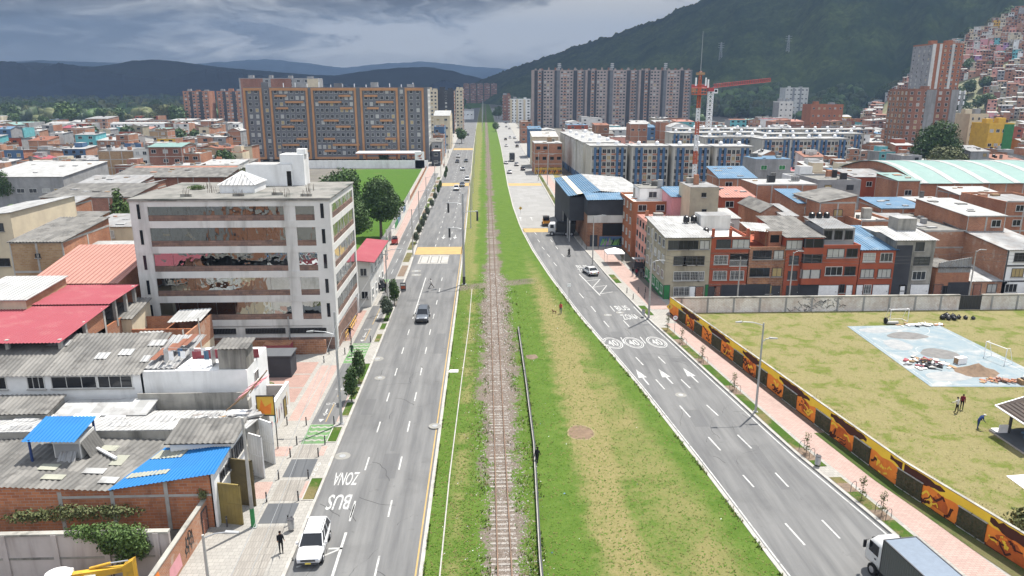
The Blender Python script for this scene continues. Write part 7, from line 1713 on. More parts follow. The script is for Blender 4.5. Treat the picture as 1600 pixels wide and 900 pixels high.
T['myellow'] = mat('yellow_mural_paint', (0.82, 0.55, 0.05), (0.72, 0.46, 0.045), 0.8, 0.9); T['mbrown'] = mat('maroon_mural_paint', (0.075, 0.024, 0.014), (0.055, 0.018, 0.012), 0.8, .9); T['mred'] = mat('rust_mural_paint', (0.5, 0.12, 0.025), (0.3, 0.055, 0.015), 0.9, .9)
for a, b_ in zip(us[:-1], us[1:]):
	P = [mpt(a, 0, 0), mpt(b_, 0, 0), mpt(b_, 0, -.2), mpt(a, 0, -.2)]
	mb.prism([(p_[0], p_[1]) for p_ in P], 0, MHT, 'morange'); mb.prism([(p_[0], p_[1]) for p_ in [mpt(a, 0, .02), mpt(b_, 0, .02), mpt(b_, 0, -.22), mpt(a, 0, -.22)]], MHT+.001, MHT+.06, 'conc_old')
mb.build('wall_panel', t)
R6 = random.Random(77)
def wallpoly(mb, pts, off, m_):
	"""painted patch, cut into narrow columns so that it follows the wall"""
	vs = [mpt(u, z, off) for u, z in pts]; n_ = len(vs)
	cu_, cz = sum(p_[0] for p_ in pts)/n_, sum(p_[1] for p_ in pts)/n_
	mb.add([mpt(cu_, cz, off)]+vs, [(0, 1+(i+1) % n_, 1+i) for i in range(n_)], m_)
def band(mb, u0, u1, zlo, zhi, off, m_, st=.4):
	n_ = max(2, int((u1-u0)/st))
	for i in range(n_):
		a, b_ = u0+(u1-u0)*i/n_, u0+(u1-u0)*(i+1)/n_
		mb.quad(mpt(b_, zlo(b_), off), mpt(a, zlo(a), off), mpt(a, zhi(a), off), mpt(b_, zhi(b_), off), m_)
def nz(u, k, s): return noise.noise((u*s, k, 0))
pu = 4.0; k = 0
mh = MB(); panels = []
while pu < ML[-1]-2:
	wd = R6.uniform(2.3, 2.9); panels.append((pu, pu+wd)); pu += wd+R6.uniform(3.0, 3.7)
m1 = MB()
band(m1, .2, ML[-1]-.2, lambda u: 1.75+.25*nz(u, 1, .9), lambda u: MHT-.02, .006, 'myellow')
m1.build('painted_sky', t); m1 = MB()
u = 1.0
while u < ML[-1]-4:                       # maroon silhouettes hanging over the sky band, jagged ends
	L = R6.uniform(3.5, 6.5); n_ = 12; top = [(u+L*i/n_, MHT-.03-(.12*R6.random() if 2 < i < 10 else .3*R6.random())) for i in range(n_+1)]; bot = [(u+L*i/n_, 2.15-.4*math.sin(PI*i/n_)-.2*R6.random()) for i in range(n_+1)]
	for i in range(n_): m1.quad(mpt(bot[i+1][0], bot[i+1][1], .01), mpt(bot[i][0], bot[i][1], .01), mpt(top[i][0], top[i][1], .01), mpt(top[i+1][0], top[i+1][1], .01), 'mbrown')
	u += L+R6.uniform(2.0, 4.0)
band(m1, .2, ML[-1]-.2, lambda u: .05, lambda u: max(.12, .22+.4*nz(u, 4, .55)+.2*nz(u, 9, 2.0)), .008, 'mbrown')
m1.build('painted_silhouette', t); m1 = MB()
for i, (a, b_) in enumerate(panels[:-1]):
	c_ = (b_+panels[i+1][0])/2; w_ = panels[i+1][0]-b_-.3
	kind = i % 3
	off = .013
	pts = [(c_-w_/2+w_*q/14, .25+1.75*math.sin(PI*q/14)**.6*(.8+.25*nz(c_+q*.5, i, 1.1))) for q in range(15)]
	for q in range(14): m1.quad(mpt(pts[q+1][0], .15, off), mpt(pts[q][0], .15, off), mpt(pts[q][0], pts[q][1], off), mpt(pts[q+1][0], pts[q+1][1], off), 'mred' if kind == 0 else 'morange')
	for q in range(8):         # flowing contour lines and light patches
		u0 = c_+R6.uniform(-.42, .3)*w_; z0 = R6.uniform(.4, 1.5); pts = []
		for s in range(6): pts.append((u0, z0)); u0 += R6.uniform(.05, .35); z0 = max(.25, min(1.8, z0+R6.uniform(-.4, .3)))
		m_ = R6.choice(['mbrown', 'mbrown', 'myellow', 'morange']); wq = R6.uniform(.05, .13)
		for (ua, za), (ub, zb) in zip(pts[:-1], pts[1:]):
			d = Vector((ub-ua, zb-za)).normalized()*wq; m1.quad(mpt(ua-d.y, za+d.x, off+.004+q*.0006), mpt(ub-d.y, zb+d.x, off+.004+q*.0006), mpt(ub+d.y, zb-d.x, off+.004+q*.0006), mpt(ua+d.y, za-d.x, off+.004+q*.0006), m_)
	if kind == 1: wallpoly(m1, [(c_-.9, .4), (c_-.75, 1.1), (c_-.3, 1.6), (c_+.25, 1.75), (c_+.5, 1.3), (c_+.95, .9), (c_+.7, .45)], off+.002, 'mred')
m1.build('painted_figure', t)
T['ivy'] = mat('dark_ivy', (0.035, 0.045, 0.02), (0.09, 0.065, 0.035), 5.0, .8, .3)
for (a, b_) in panels:
	m1 = MB()
	m1.prism([mpt(a, 0, .0)[:2], mpt(b_, 0, .0)[:2], mpt(b_, 0, .1)[:2], mpt(a, 0, .1)[:2]], .2, 1.75, 'ivy')
	for q in range(260):
		u, z, o_ = R6.uniform(a, b_), R6.uniform(.2, 1.78), R6.uniform(.08, .2); s = R6.uniform(.05, .11)
		p_ = Vector(mpt(u, z, o_)); v1 = Vector((R6.uniform(-1, 1), R6.uniform(-1, 1), R6.uniform(-1, 1)))*s; v2 = Vector((R6.uniform(-1, 1), R6.uniform(-1, 1), R6.uniform(-1, 1)))*s
		m1.add([p_, p_+v1, p_+v1+v2, p_+v2], [(0, 1, 2, 3)], 'ivy')
	h_ = m1.build('hedge_panel', t)
	m1 = MB()
	for za, zb in ((.12, .2), (1.75, 1.81)): m1.prism([mpt(a-.06, 0, .001)[:2], mpt(b_+.06, 0, .001)[:2], mpt(b_+.06, 0, .13)[:2], mpt(a-.06, 0, .13)[:2]], za, zb, 'conc')
	m1.build('panel_frame', h_)
mb = MB()
for q in range(1500):                     # creeper and dry stems along the wall top
	u = ML[-1]*R6.random(); z = MHT+.05+abs(R6.gauss(0, .1)); p_ = Vector(mpt(u, z, R6.uniform(-.45, -.1))); v1 = Vector((R6.uniform(-1, 1), R6.uniform(-1, 1), R6.uniform(-.5, 1)))*.13; v2 = Vector((R6.uniform(-1, 1), R6.uniform(-1, 1), R6.uniform(-1, 1)))*.05
	if noise.noise((u*.3, 0, 5)) < -.05: continue
	mb.add([p_, p_+v1, p_+v1+v2], [(0, 1, 2)], 'ivy')
lab(mb.build('creeper', t), kind='stuff')

# ================================================================ COURT, FIELD THINGS
T['court'] = mat('worn_blue_court', (0.15, 0.2, 0.228), (0.21, 0.24, 0.25), 0.7, stain=(0.3, 0.295, 0.285), samt=.95, sscale=.3, detail=7)
mb = MB(); CQ = [(50.7, 96.9), (49.6, 75.0), (60.0, 74.6), (64.4, 78.0), (63.9, 97.2)]; mb.prism(CQ, 0, .09, 'conc', 'court'); struct(mb, 'sports_court')
mk = MB(); Zc = .094
def cl(pts, w=.07, z=Zc):
	for a, b_ in zip(pts[:-1], pts[1:]): 
		a, b_ = Vector((*a, z)), Vector((*b_, z)); d = (b_-a).normalized(); s = Vector((-d.y, d.x, 0))*w/2; mk.quad(a+s, b_+s, b_-s, a-s, 'paint')
cl([(51.2, 96.5), (50.2, 75.6), (60.0, 75.3), (63.2, 78.8), (63.4, 96.6), (51.2, 96.5)]); cl([(50.7, 86), (63.3, 86)])
for (cx, cy, r_, a0, a1) in ((57, 86, 2.4, 0, 2*PI), (57.4, 96.5, 4.2, PI, 2*PI), (56.6, 75.4, 4.2, 0, PI)): cl([(cx+r_*math.cos(a0+(a1-a0)*q/18), cy+r_*math.sin(a0+(a1-a0)*q/18)) for q in range(19)])
struct(mk, 'court_line')
T['wornp'] = mat('worn_court_concrete', (.16, .155, .15), (.11, .108, .105), 1.5); T['wornw'] = mat('dusty_white_court', (.27, .27, .265), (.2, .215, .225), 1.2)
blob('worn_spot', '', None, 57.0, 85.4, 2.2, 1.9, .1, 'wornp'); blob('worn_spot', '', None, 56.8, 92.5, 2.6, 1.5, .1, 'wornp')
blob('worn_spot', '', None, 54.0, 95.0, 2.6, 1.1, .1, 'wornw'); blob('worn_spot', '', None, 53.6, 89.0, 1.6, 2.2, .1, 'wornw'); blob('worn_spot', '', None, 53.5, 78.0, 2.6, 1.5, .1, 'wornw')
def goal(x, y, w, h, d, rz, label, m_='whitep'):
	t = thing('goal_frame', label, 'goal', (x, y, .09), rz)
	for sx in (-w/2, w/2):
		mb = MB(); mb.tube((sx, 0, 0), (sx, 0, h), .05, .05, m_, 6); mb.build('post', t); mb = MB(); mb.path([(sx, 0, h), (sx, d*.4, h), (sx, d, 0), (sx, 0, 0.03)], .03, m_, 5); mb.build('side_frame', t)
	mb = MB(); mb.tube((-w/2, 0, h), (w/2, 0, h), .05, .05, m_, 6); mb.tube((-w/2, d, .03), (w/2, d, .03), .03, .03, m_, 5); mb.build('crossbar', t)
goal(59.0, 98.6, 2.7, 1.9, 1.3, .05, 'small white goal frame between the blue court and whitewashed wall'); goal(62.2, 82.8, 2.9, 2.0, 1.2, -1.35, 'slender white goal frame at the right side of blue court')
t = thing('garden_roller', 'grey roller machine with dark wheel on the far court edge', 'roller', (57.5, 97.6, .09)); mb = MB(); mb.tube((-.8, 0, .25), (.8, 0, .25), .25, .25, 'conc', 12); mb.build('drum', t); mb = MB(); mb.tube((-.9, .3, .45), (-.7, .3, .45), .45, .45, 'rubber', 14); mb.build('wheel', t); mb = MB(); mb.path([(-.8, 0, .3), (-.6, .4, .9), (0, .5, 1.1)], .04, 'dark', 5); mb.build('handle', t)
junk('heap of broken boards, rubbish and red bag on the court', 53.4, 82.2, .1, 2.6, 2.0, 80, ['whitep', 'black', 'wood', 'redroof', 'conc', 'pale', 'char', 'wood'], name='rubbish_heap', mx=.6); junk('pile of reddish brick rubble at the near court corner', 58.6, 76.4, .1, 2.3, .7, 60, ['brick2', 'brick', 'wood', 'pinkp'], name='rubble_pile', mx=.4); junk('line of white broken slabs along the far court edge', 61.2, 97.0, .1, 3.0, .5, 50, ['whitep', 'pale', 'brick5', 'wood'], name='rubble_pile', mx=.5)
mb = MB(); n_ = 18
for r_, z_ in ((2.1, 0), (1.6, .3), (1.0, .6), (.4, .85)): pass
vs = [(0.1, 0, 1.1)]; fs = []
for j, (r_, z_) in enumerate(((.5, .85), (1.1, .5), (1.9, .15), (2.6, -.02))):
	for i in range(n_): a = 2*PI*i/n_; kq = 1+.3*noise.noise((math.cos(a)*2, math.sin(a)*2, j)); vs.append((r_*kq*math.cos(a), r_*.7*kq*math.sin(a), z_))
fs = [(0, 1+i, 1+(i+1) % n_) for i in range(n_)]+[(1+j*n_+i, 1+(j+1)*n_+i, 1+(j+1)*n_+(i+1) % n_, 1+j*n_+(i+1) % n_) for j in range(3) for i in range(n_)]
mb.add(vs, fs, 'drysoil', True); lab(mb.build('sand_heap', None, (57.6, 79.2, .09)), 'brown sand heap on the near half of the blue court', 'sand heap')
t = thing('white_cabinet', 'white cabinet lying on the blue court', 'cabinet', (57.4, 82.0, .1), .3); mb = MB(); mb.box(-.7, .7, -.35, .35, 0, .8, 'whitep'); mb.build('body', t); mb = MB(); mb.box(-.71, -.7, -.3, .3, .05, .75, 'wood'); mb.build('end_panel', t)
t = thing('planter_box', 'brown wooden crate with tools at the near court corner', 'crate', (60.9, 75.4, .05)); mb = MB(); mb.box(-.9, .9, -.4, .4, 0, .6, 'wood'); mb.build('box', t); mb = MB(); mb.box(-.6, .5, -.3, .3, .6, .75, 'char'); mb.box(-.1, .1, -.1, .1, .75, 1.2, 'dkblue'); mb.build('tool', t)
for i, (x, y, s) in enumerate(((66.2, 99.8, .75), (67.1, 100.4, .8), (67.9, 100.2, .7), (66.8, 99.4, .6), (67.6, 99.3, .65), (68.6, 99.9, .6), (69.5, 99.7, .55), (70.5, 99.5, .5))):
	mb = MB(); mb.ball((0, 0, s*.42), (s*.62, s*.55, s*.5), 'black', 10, 7, amp=.5); mb.tube((0, 0, s*.85), (0.05, 0, s*1.05), .07, .13, 'black', 6); lab(mb.build('trash_bag', None, (x, y, .05), i*1.3), f'black rubbish bag by the whitewashed wall, {["leftmost", "second from left", "third from left", "fourth from left", "fifth from left", "sixth from left", "seventh from left", "rightmost"][sorted((66.2, 67.1, 67.9, 66.8, 67.6, 68.6, 69.5, 70.5)).index(x)]} of the heap', 'rubbish bag', 'black rubbish bags by the wall')
# pavilion
t = thing('pavilion', 'open pavilion with brown tiled roof and white rim at right edge', 'pavilion', (53.4, 61.6, 0))
T['ptile'] = sheet('dark_brown_tiles', (0.12, 0.085, 0.07), (0.08, 0.06, 0.05), None, panel=.35, pitch=.35)
mb = MB(); mb.box(-4.6, 8, -3.6, 2.4, 0, .22, 'conc', 'asph_d'); mb.box(-4.3, -3.0, 1.6, 2.6, .221, .26, 'whitep'); mb.build('floor', t)
mb = MB(); mb.add([(-4.6, -2.2, 2.75), (9, -2.2, 2.75), (9, 3.8, 2.95), (-.6, 3.8, 2.95), (-4.7, 2.0, 2.9), (-1.5, .6, 4.0), (9, .6, 4.0)], [(0, 1, 6, 5), (5, 6, 2, 3), (4, 0, 5), (3, 4, 5)], 'ptile'); mb.path([(-4.6, -2.2, 2.72), (-4.7, 2.0, 2.88), (-.6, 3.8, 2.92), (9, 3.8, 2.92)], .09, 'whitep', 6); mb.build('roof', t)
for x_, y_ in ((-3.4, -1.6), (-3.2, 1.6), (2, -1.8), (2, 3)):
	mb = MB(); mb.box(x_-.1, x_+.1, y_-.1, y_+.1, .22, 3.0, 'framed'); mb.build('post', t)
t = thing('bench', 'long blue bench at the edge of the pavilion floor', 'bench', (50.8, 62.4, .22), -.75); mb = MB(); mb.box(0, 5.0, -.22, .22, .4, .46, 'lblue'); mb.build('seat', t)
for x_ in (.3, 2.4, 4.6):
	mb = MB(); mb.box(x_-.06, x_+.06, -.18, .18, 0, .4, 'bluew'); mb.build('leg', t)
t = thing('white_board', 'white panel standing at the pavilion corner', 'board', (49.6, 63.2, .05)); mb = MB(); mb.box(-.45, .45, -.04, .04, .1, 1.0, 'whitep'); mb.build('panel', t); mb = MB(); mb.box(-.4, -.34, -.1, .1, 0, .1, 'steel'); mb.box(.34, .4, -.1, .1, 0, .1, 'steel'); mb.build('foot', t)
mb = MB(); a = g(1572, 745); b_ = g(1600, 742); c_ = g(1600, 768); mb.prism([(a.x, a.y), (c_.x+.2, c_.y), (c_.x+4, c_.y+.5), (b_.x+4, b_.y+.3)], 0, .1, 'whitep'); lab(mb.build('concrete_pad'), 'bright white concrete pad in the field at the right edge', 'concrete pad')

# ================================================================ MASTS AND CRANE
def lattice(mb, x0, y0, z0, z1, w0, w1, n_, mats, r=.09):
	for i in range(n_):
		za, zb = z0+(z1-z0)*i/n_, z0+(z1-z0)*(i+1)/n_; wa = w0+(w1-w0)*i/n_; wb = w0+(w1-w0)*(i+1)/n_; m_ = mats[int(i*len(mats)/n_)]
		A = [(x0+sx*wa/2, y0+sy*wa/2, za) for sx, sy in ((-1, -1), (1, -1), (1, 1), (-1, 1))]; B = [(x0+sx*wb/2, y0+sy*wb/2, zb) for sx, sy in ((-1, -1), (1, -1), (1, 1), (-1, 1))]
		for q in range(4):
			mb.tube(A[q], B[q], r, r, m_, 5, False); mb.tube(A[q], B[(q+1) % 4], r*.6, r*.6, m_, 4, False); mb.tube(B[q], B[(q+1) % 4], r*.6, r*.6, m_, 4, False)
T['cred'] = plain('red_crane_paint', (0.38, 0.035, 0.03), .5); T['corange'] = plain('orange_mast_paint', (0.5, 0.12, 0.055), .5)
a = PY(1086, 250, 238); t = thing('radio_mast', 'red and white banded lattice mast with orange platform and antennas', 'mast', (a.x, 238, 0))
mb = MB(); lattice(mb, 0, 0, 0, 31, 1.1, .8, 30, ['corange', 'whitep', 'corange', 'whitep', 'corange', 'whitep', 'corange'], .14)
mb.build('mast', t); mb = MB(); mb.box(-1.9, 1.9, -1.6, 1.6, 31, 31.3, 'corange')
for x_ in (-1.9, 0, 1.9):
	for y_ in (-1.6, 1.6): mb.tube((x_, y_, 31), (x_, y_, 33), .09, .09, 'corange', 5)
for z_ in (32, 33): mb.path([(-1.9, -1.6, z_), (1.9, -1.6, z_), (1.9, 1.6, z_), (-1.9, 1.6, z_), (-1.9, -1.6, z_)], .08, 'corange', 5)
mb.build('platform', t)
for (x_, y_, z_) in ((-1.7, -1.6, 34), (1.4, -1.6, 34), (2.3, -1.2, 33.5), (.4, 1, 36)):
	mb = MB(); mb.box(x_-.22, x_+.22, y_-.15, y_+.15, z_-.3, z_+2.2, 'whitep'); mb.build('antenna_panel', t)
mb = MB(); lattice(mb, 0, 0, 31, 38, .8, .6, 6, ['corange'], .1); mb.box(-1.2, 1.2, -.9, .9, 37, 37.8, 'brick4'); mb.tube((0, 0, 38), (0, 0, 50), .1, .06, 'steel', 5); mb.build('top_mast', t)
t = thing('tower_crane', 'white tower crane with long red jib beyond the blue blocks', 'crane', (126, 420, 0))
mb = MB(); lattice(mb, 0, 0, 0, 32, 2.4, 2.4, 14, ['whitep'], .22); mb.build('tower', t); mb = MB(); mb.box(-1.4, 1.4, -1.4, 1.4, 32, 34, 'cred'); mb.box(1.4, 3.6, -1.2, .6, 31, 33.4, 'whitep'); mb.box(1.8, 3.2, -1.23, -1.2, 31.7, 33, 'glass'); mb.build('cab', t)
def jib(x0, x1, z0, z1, zt):
	mb = MB(); n_ = 26
	for i in range(n_):
		xa, xb = x0+(x1-x0)*i/n_, x0+(x1-x0)*(i+1)/n_; za, zb = z0+(z1-z0)*i/n_, z0+(z1-z0)*(i+1)/n_
		for y_ in (-.8, .8): mb.tube((xa, y_, za), (xb, y_, zb), .11, .11, 'cred', 5, False); mb.tube((xa, y_, za), (xb, 0, zb+zt), .07, .07, 'cred', 4, False); mb.tube((xb, y_, zb), (xb, 0, zb+zt), .1, .1, 'cred', 4, False)
		mb.tube((xa, 0, za+zt), (xb, 0, zb+zt), .13, .13, 'cred', 5, False); mb.tube((xa, -.8, za), (xb, .8, zb), .08, .08, 'cred', 4, False)
	return mb.build('jib', t)
jib(1, 33, 34, 37.3, 1.9); jib(-1, -11, 34, 34, 1.6)
mb = MB(); mb.box(-11, -8.5, -.9, .9, 31.5, 34, 'brick4'); mb.build('counterweight', t)
a = g(1497, 190); t = thing('radio_mast', 'slim grey antenna mast behind the yellow fronted building', 'mast', (PY(1497, 190, 400).x, 400, 0)); mb = MB(); lattice(mb, 0, 0, 0, 32, 1.6, .9, 16, ['steel'], .14); mb.build('mast', t)
for z_ in (26, 29, 31.5):
	mb = MB(); mb.box(-1.6, -1.0, -.3, .3, z_-1, z_+1, 'whitep'); mb.box(1.0, 1.6, -.3, .3, z_-1, z_+1, 'whitep'); mb.box(-1.4, 1.4, -.05, .05, z_-.1, z_+.1, 'steel'); mb.build('antenna_panel', t)
for i, (px_, py_, r_) in enumerate(((1225, 44, 1500), (1122, 85, 1550))):
	a_ = az(px_); x, y = r_*math.sin(a_), r_*math.cos(a_); t = thing('pylon', ['pylon high on the dark mountain slope, the right hand one', 'pylon lower on the dark mountain slope, the left hand one'][i], 'pylon', (x, y, terrain(x, y)-2)); mb = MB(); lattice(mb, 0, 0, 0, 36, 6, 1.5, 8, ['steel'], .3); mb.build('tower', t); mb = MB()
	for z_ in (26, 30, 34): mb.tube((-6, 0, z_), (6, 0, z_), .3, .3, 'steel', 4)
	mb.build('crossarm', t)
for i, y in enumerate((620, 720, 820, 940, 1080)):
	lamp(-2.2, y, 22 if i > 1 else 18, f'tall distant pole beside the railway, {RK[i]} of them', arms=(), r=.2, name='line_pole', z=0)

# ================================================================ TREES AND SHRUBS
def leafm(name, a, b_, c_):
	m, n, bs = _new(name); p = n.pos(); f = n.noise(p, .55, 3, .6); h = n.noise(p, 3.0, 3, .7)
	c = n.mix(n.rng(f, .35, .65), a, b_); c = n.mix(n.rng(h, .45, .75, 0, .7), c, c_); n.put(bs.inputs['Base Color'], c); _spec(bs, .65, .3)
	bs.inputs['Subsurface Weight'].default_value = 0; T[name] = m
leafm('leaf_dark', (.022, .05, .013), (.045, .088, .02), (.1, .15, .04)); leafm('leaf_mid', (.045, .085, .02), (.07, .115, .025), (.1, .15, .04)); leafm('leaf_olive', (.06, .075, .025), (.09, .1, .035), (.13, .13, .05)); leafm('leaf_grey', (.055, .075, .05), (.08, .1, .065), (.11, .13, .09)); leafm('leaf_lime', (.085, .14, .025), (.12, .18, .035), (.16, .21, .06))
leafm('leaf_forest', (.018, .034, .012), (.034, .054, .017), (.05, .075, .026))
def crown_mesh(seed, lobes, n_, leaf, m_, inner=.5):
	r_ = random.Random(seed); mb = MB(); vol = [a[3]*a[4]*a[5] for a in lobes]; tot = sum(v_**.67 for v_ in vol)
	for L, v_ in zip(lobes, vol):
		cx, cy, cz, rx, ry, rz = L
		for k in range(int(n_*v_**.67/tot)):
			d = Vector((r_.gauss(0, 1), r_.gauss(0, 1), r_.gauss(0, 1))).normalized(); q = inner+(1-inner)*r_.random()**.6
			bump = 1+.28*noise.noise(d*2.1+Vector((seed, 0, cx)))
			if noise.noise(d*3.3+Vector((cx, seed, 3))) < -.38: continue
			p_ = Vector((cx+d.x*rx*q*bump, cy+d.y*ry*q*bump, cz+d.z*rz*q*bump)); s = leaf*r_.uniform(.6, 1.35)
			nrm = (d+Vector((r_.uniform(-1, 1), r_.uniform(-1, 1), r_.uniform(-1, 1)))*.8).normalized(); u_1 = nrm.orthogonal().normalized(); u_1.rotate(Matrix.Rotation(r_.uniform(0, 2*PI), 3, nrm)); u_2 = nrm.cross(u_1)
			mb.add([p_-u_1*s, p_-u_2*s*.55+nrm*s*.2, p_+u_1*s, p_+u_2*s*.55+nrm*s*.2], [(0, 1, 2, 3)], m_)
	return mb.mesh('crown')
def trunk_mesh(h, r_, limbs, seed, spread):
	q = random.Random(seed); mb = MB(); mb.tube((0, 0, -.1), (0, 0, h*.6), r_, r_*.7, 'bark', 8); mb.tube((0, 0, h*.6), (q.uniform(-.2, .2), 0, h), r_*.7, r_*.4, 'bark', 7)
	for k in range(limbs):
		a = 2*PI*k/limbs+q.uniform(-.3, .3); z = h*q.uniform(.5, .8); mb.tube((0, 0, z), (math.cos(a)*spread*.6, math.sin(a)*spread*.6, z+spread*q.uniform(.5, .9)), r_*.4, r_*.12, 'bark', 6)
	return mb.mesh('trunk')
def tree(x, y, z, crown, trunk, label, name='tree', cat='tree', s=1.0, rz=0.0, group=None, sz=None):
	t = thing(name, label, cat, (x, y, z), rz, group); t.scale = (s, s, sz or s); place('crown', crown, t); place('trunk', trunk, t); return t
bigA = crown_mesh(1, [(0, 0, 8.5, 4.6, 4.6, 3.8), (-2.2, .6, 7.2, 3.2, 3, 2.6), (2.3, -.4, 7.4, 3.1, 3.1, 2.8), (0, -1, 11.4, 3.2, 3.2, 2.6), (-.5, 1.5, 10, 3.6, 3.4, 2.6), (1, 0, 5.4, 3.3, 3, 1.6)], 7000, .32, 'leaf_dark')
trA = trunk_mesh(6.5, .38, 6, 3, 3.2)
tree(-23.6, 164.6, 0, bigA, trA, 'large dark round tree with clear trunk on lawn behind the office'); tree(-33.5, 172, 0, bigA, trA, 'broad dark tree half hidden behind the office roof', s=1.08, rz=1.7); tree(-27.5, 150.5, 0, bigA, trA, 'dark tree pressed against the right rear corner of the office', s=.82, rz=3.1)
conA = crown_mesh(4, [(0, 0, 1.8, 1.9, 1.9, 1.8), (0, 0, 3.6, 1.6, 1.6, 2.0), (.1, 0, 5.6, 1.1, 1.1, 1.8), (0, 0, 7.3, .6, .6, 1.4)], 2600, .26, 'leaf_mid', .4); trC = trunk_mesh(4.5, .2, 0, 5, 1)
tree(PY(186, 330, 150).x, 150, 0, conA, trC, 'bright green conifer left of the office building', 'conifer', s=1.55); tree(PY(197, 330, 152).x, 152, 0, crown_mesh(5, [(0, 0, 2.6, 2, 2, 2.2), (0, 0, 5, 1.4, 1.4, 2)], 1800, .25, 'leaf_dark', .4), trC, 'darker conifer touching the office left wall', 'conifer', s=1.5); tree(PY(178, 333, 145).x, 145, 0, crown_mesh(6, [(0, 0, 1.6, 2.6, 2.2, 1.5)], 1500, .24, 'leaf_lime', .4), trC, 'low lime green bush below the bright conifer', 'bush', 'bush')
def palm_mesh(seed, n_=13, L=2.6, m_='leaf_mid', z=3.6):
	q = random.Random(seed); mb = MB()
	for k in range(n_):
		a = 2*PI*k/n_+q.uniform(-.2, .2); el = q.uniform(.1, .9); p0 = Vector((0, 0, z)); pts = []
		for s in range(6): f_ = s/5; pts.append(Vector((math.cos(a)*L*f_*math.cos(el*(1-f_*.3)), math.sin(a)*L*f_*math.cos(el*(1-f_*.3)), z+L*(math.sin(el)*f_-.75*f_*f_))))
		sd = Vector((-math.sin(a), math.cos(a), 0))
		for s in range(5):
			w0, w1 = .28*math.sin(PI*(s+.3)/5.6), .28*math.sin(PI*(s+1.3)/5.6); dr = Vector((0, 0, -.14))
			mb.add([pts[s], pts[s+1], pts[s+1]+sd*w1*1.6+dr, pts[s]+sd*w0*1.6+dr], [(0, 1, 2, 3)], m_); mb.add([pts[s], pts[s+1], pts[s+1]-sd*w1*1.6+dr, pts[s]-sd*w0*1.6+dr], [(3, 2, 1, 0)], m_)
	return mb.mesh('crown')
pm = palm_mesh(2); pt_ = trunk_mesh(3.6, .16, 0, 2, 1)
for px_, Y, lb, s in ((45, 146, 'dark palm before the school wing at left', 1.3), (26, 190, 'pale green palm left of the school wing', 1.1), (78, 225, 'small palm right of the white roofed hall', 1.1)): tree(PY(px_, 320, Y).x, Y, 0, pm, pt_, lb, 'palm_tree', 'palm tree', s=s)
tree(-23.9, 73.2, .1, palm_mesh(9, 9, 1.7, 'leaf_olive', 2.0), trunk_mesh(2.0, .09, 0, 2, 1), 'spindly brownish palm between the yard wall and pink plaza', 'palm_tree', 'palm tree')
tree(PY(-2, 262, 215).x, 215, 0, bigA, trA, 'yellowish tree cut by the left photo edge near the sports hall', s=.75)
MID = [crown_mesh(11+k, [(0, 0, 5, 3, 3, 2.6), (R.uniform(-1.5, 1.5), 1, 4, 2.4, 2.4, 2), (R.uniform(-1.5, 1.5), -1, 6.2, 2, 2, 1.8)], 700, .55, m_) for k, m_ in enumerate(['leaf_dark', 'leaf_mid', 'leaf_dark', 'leaf_olive'])]
trM = trunk_mesh(4, .25, 3, 8, 2)
# columnar street shrubs
colm = crown_mesh(21, [(0, 0, 1.35, .55, .55, .95), (.1, 0, 2.0, .4, .4, .7)], 1500, .11, 'leaf_dark', .35); colo = crown_mesh(22, [(0, 0, 1.2, .6, .6, .8), (.12, 0, 1.6, .5, .5, .7)], 1300, .11, 'leaf_grey', .35); tks = trunk_mesh(1.0, .05, 2, 4, .4)
SHR = [(-14.45, 73.2, 1.45, 0), (-14.5, 78.4, 1.45, 0), (-14.4, 102.5, 1.5, 1), (-14.2, 110.0, 1.5, 0)]
for px_, py_ in ((340, 530), (357, 482), (374, 445), (388, 410), (407, 372), (432, 322), (450, 278), (468, 240), (480, 212), (510, 150), (517, 120)):
	a = g(560+px_/3.75, 240+py_/3.75); SHR.append((a.x, a.y, 1.15, 1 if py_ > 260 else 0))
for i, (x, y, s, k) in enumerate(SHR):
	lab(tree(x, y, .15, colm if k == 0 else colo, tks, f'rounded street shrub in the left planting strip, {RK[i]} of the row', 'street_shrub', 'shrub', s=s, rz=i*1.1, group='shrubs along the left avenue'))
sap = crown_mesh(31, [(0, 0, 1.3, .3, .3, .6), (.05, 0, .5, .35, .35, .3)], 150, .07, 'leaf_olive', .1); tkp = trunk_mesh(1.7, .025, 4, 6, .25)
for i, y in enumerate((49.8, 59.9, 74.8, 83.8, 90.6, 96.0, 52.2)):
	tree(RR(y)+.9, y, .14, sap, tkp, f'thin sapling on the right roadside strip, {RK[sorted((49.8, 59.9, 74.8, 83.8, 90.6, 96.0, 52.2)).index(y)]} of the row', 'sapling', 'sapling', s=1.15, rz=i, group='saplings along the right road')
tree(26.0, 136.6, .1, sap, tkp, 'young bush in the soil bed beside the white tent', 'sapling', 'sapling', s=1.2)
